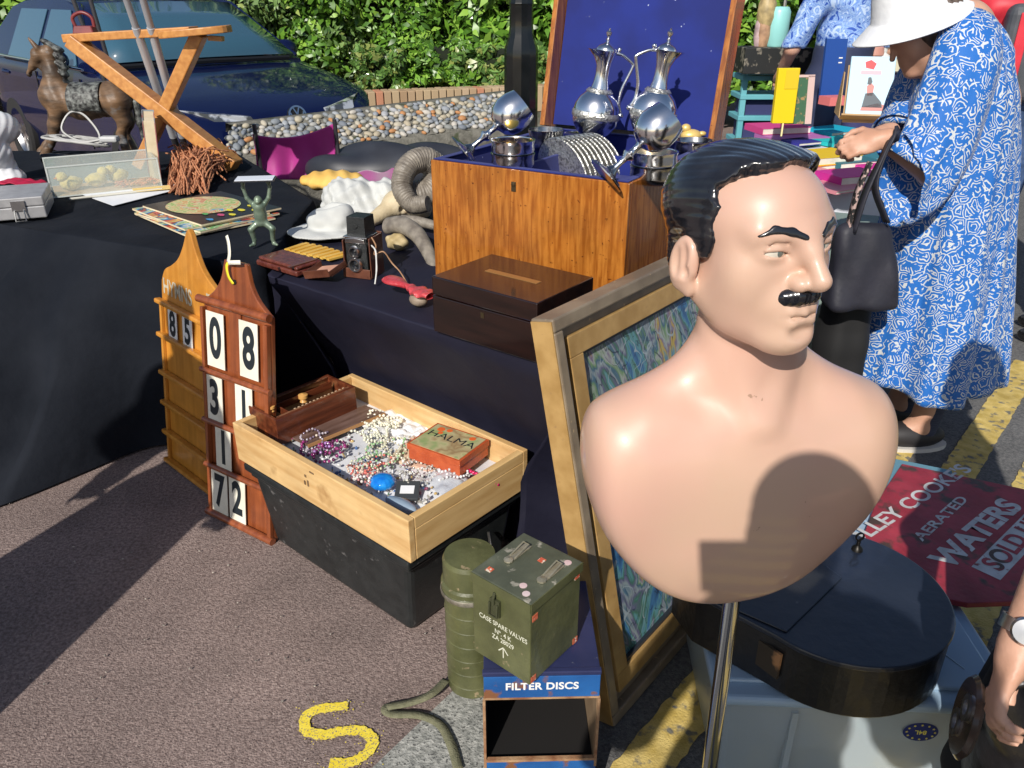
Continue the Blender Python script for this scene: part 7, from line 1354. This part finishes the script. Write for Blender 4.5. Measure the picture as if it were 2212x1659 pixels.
for nm, pl, mm in (('drawing_skirt', [(-.03, .05), (.06, .05), (.055, .075), (.015, .12), (-.02, .115)], mat('print_slate', (.05, .07, .09), rough=.5)), ('drawing_body', [(-.012, .105), (.012, .105), (.016, .15), (.0, .165), (-.016, .15)], mat('print_rose', (.50, .18, .16), rough=.5)), ('drawing_head', [(-.016, .16), (-.002, .155), (.006, .17), (-.002, .192), (-.014, .19)], MATS['print_slate']), ('drawing_emblem', [(-.03, .235), (.005, .228), (.015, .255), (-.01, .272), (-.035, .262)], mat('print_red', (.6, .03, .04), rough=.5)), ('drawing_base', [(-.035, .035), (.07, .035), (.075, .062), (.04, .07), (-.03, .052)], MATS['print_rose']), ('title_band', [(-.05, .205), (.04, .205), (.04, .222), (-.05, .222)], mat('print_pink', (.68, .36, .42), rough=.5))):
    g = G(); g.X = Mq; g.prism(pl, 0, .0006); g.build(nm, mm, bl)
# turquoise shelving at the back
m_turq = mat('turquoise_paint', (.10, .36, .42), (.14, .42, .48), 6, rough=.6)
def shelf(lb, px0, px1, ys, y):
    a = ony(px0, ys[0], y); b_ = ony(px1, ys[0], y); t = thing('shelf_unit', lb, 'shelves', (a.x, y, 0)); W_ = b_.x - a.x
    for py in ys: z = ony(px0, py, y).z; g = G(); g.box((W_ / 2, 0, z), (W_, .26, .03)); g.build('shelf_board', m_turq, t, bevel=.003)
    for x in (0.02, W_ - .02): z = ony(px0, ys[0], y).z; g = G(); g.box((x, -.11, z / 2 - .01), (.035, .03, z - .01)); g.build('upright', m_turq, t)
    return t
shelf('turquoise slatted shelf unit seen beside the chest lid', 1600, 1722, [108, 165, 205, 250, 300], 5.6); shelf('turquoise shelf behind the white sun hat', 1842, 1960, [112, 150], 5.5)
p = ony(1674, 106, 5.5); t = thing('water_bottle', 'pale turquoise insulated bottle on the top shelf', 'bottle', (p.x, p.y, p.z + .015)); g = G(); g.lathe([(.062, 0), (.068, .01), (.068, .20), (.055, .225), (.05, .228), (0, .23)], 28); g.build('bottle_body', mat('turq_bottle', (.28, .62, .60), rough=.35), t, smooth=40)
for i, (px, py, c_4, r_, h_) in enumerate(((1645, 104, (.5, .30, .18), .05, .25), (1652, 60, (.55, .42, .2), .06, .2), (1693, 100, (.6, .6, .6), .02, .14), (1637, 100, (.55, .4, .4), .035, .18))):
    p = ony(px, py, 5.5); t = thing('trinket_jar', ['brown patterned vase left of the turquoise bottle', 'straw bundle above the turquoise bottle', 'thin grey flask right of the turquoise bottle', 'pale pink candle at the left end of the top shelf'][i], 'jar', p - Vector((0, 0, 0))); g = G(); g.lathe([(r_ * .7, 0), (r_, h_ * .3), (r_ * .9, h_ * .7), (r_ * .5, h_), (0, h_)], 14); g.build('jar_body', mat('jar_%d' % i, c_4, tuple(x * .5 for x in c_4), 20, rough=.5), t, smooth=40)
t = thing('dark_crate', 'dark crate of oddments on the middle turquoise shelf', 'crate', ony(1665, 160, 5.45)); g = G(); g.box((0, 0, .085), (.42, .24, .15)); g.build('crate_body', mat('dark_mix', (.01, .012, .012), (.20, .18, .14), 22, rough=.6, pos=(.55, .62)), t, bevel=.004)
g = G()
t = thing('blue_crate', 'navy fabric bins hung on the lower turquoise shelves', 'bins', ony(1660, 245, 5.62)); 
for py in (228, 278): z = ony(1660, py, 5.62).z - ony(1660, 245, 5.62).z; g = G(); g.box((0, 0, z), (.40, .20, .11)); g.build('bin', mat('navy_bin', (.03, .035, .12), rough=.8), t, bevel=.01)
T4 = [(2.0, 5.05), (2.75, 4.95), (3.0, 5.7), (2.1, 5.8)]
T4 = [tuple(ony(1848, 160, 5.0).xy), tuple(ony(1990, 160, 5.0).xy), (3.1, 5.9), (2.2, 5.9)]; z4 = ony(1900, 160, 5.0).z
o = cloth(T4, z4, mat('indigo_cloth', (.03, .032, .11), (.045, .048, .15), 4, rough=.8), 'tablecloth', seed=31, amp=.02, wl=5, rr=.06); tag(o, 'indigo cloth over the far table behind the picture booklet', 'tablecloth'); table('far_table', 'far table under the indigo cloth behind the picture booklet', T4, z4, m_tan)
p = ony(1925, 155, 5.1); t = thing('enamel_pan', 'cream enamel saucepan with orange flowers on the far table', 'pan', (p.x, p.y, z4 + .005)); g = G(); g.lathe([(.09, 0), (.105, .01), (.11, .075), (.115, .08), (.105, .08), (.10, .02), (0, .015)], 28); g.build('pan_body', mat('cream_enamel', (.62, .58, .42), rough=.25, coat=.5), t, smooth=40); g = G(); g.box((-.19, 0, .07), (.17, .02, .012)); g.build('pan_handle', MATS['cream_enamel'], t)
for i, (px, py, c_4) in enumerate(((1872, 140, (.10, .35, .30)), (1890, 110, (.5, .25, .2)), (1955, 140, (.6, .3, .08)), (1945, 108, (.6, .6, .58)), (1905, 130, (.6, .62, .62)))):
    p = ony(px, py, 5.2); t = thing('ornament', ['teal tin on the far table', 'brown figurine on the shelf behind the hat', 'orange teapot beside the enamel pan', 'white china piece below the hat brim', 'white jug on the far table'][i], 'ornament', (p.x, p.y, p.z - .05)); g = G(); g.lathe([(.035, 0), (.055, .03), (.05, .07), (.02, .09), (.025, .12), (0, .125)], 16); g.build('ornament_body', mat('orn_%d' % i, c_4, rough=.4), t, smooth=40)
# far backdrop of the market: tents and hedge continuing to the right
for i, (x, y, w_, col) in enumerate(((3.6, 8.2, 1.8, (.25, .14, .08)), (5.6, 9.5, 2.2, (.30, .32, .30)))):
    t = thing('market_stall', ['brown draped market stall beyond the floral shirt', 'pale grey market stall at the far right'][i], 'stall', (x, y, 0)); g = G(); g.box((0, 0, .45), (w_, .9, .9), (.95, .95)); g.build('counter', mat('stall_%d' % i, col, tuple(c * .6 for c in col), 5, rough=.8), t, bevel=.03)
    for sx in (-1, 1):
        for sy in (-1, 1): g = G(); g.tube([(sx * w_ / 2, sy * .6, 0), (sx * w_ / 2, sy * .6, 2.1)], .02); g.build('pole', m_steel, t)
    g = G(); g.add([(-w_ / 2 - .1, -.7, 2.1), (w_ / 2 + .1, -.7, 2.1), (w_ / 2 + .1, .7, 2.1), (-w_ / 2 - .1, .7, 2.1), (0, 0, 2.6)], [(0, 1, 4), (1, 2, 4), (2, 3, 4), (3, 0, 4)]); g.build('canopy', m_wcl, t, solid=.01)
shrub('hedge_shrub', 'far green shrub beyond the market stalls', 6.0, 14.5, .0, 7.0, 1.6, 3.2, 16000, .10, m_l1, 41); shrub('hedge_shrub', 'far green shrub at the extreme left beyond the cars', -8.5, 14.0, .0, 6.0, 1.6, 3.2, 12000, .10, m_l1, 42)
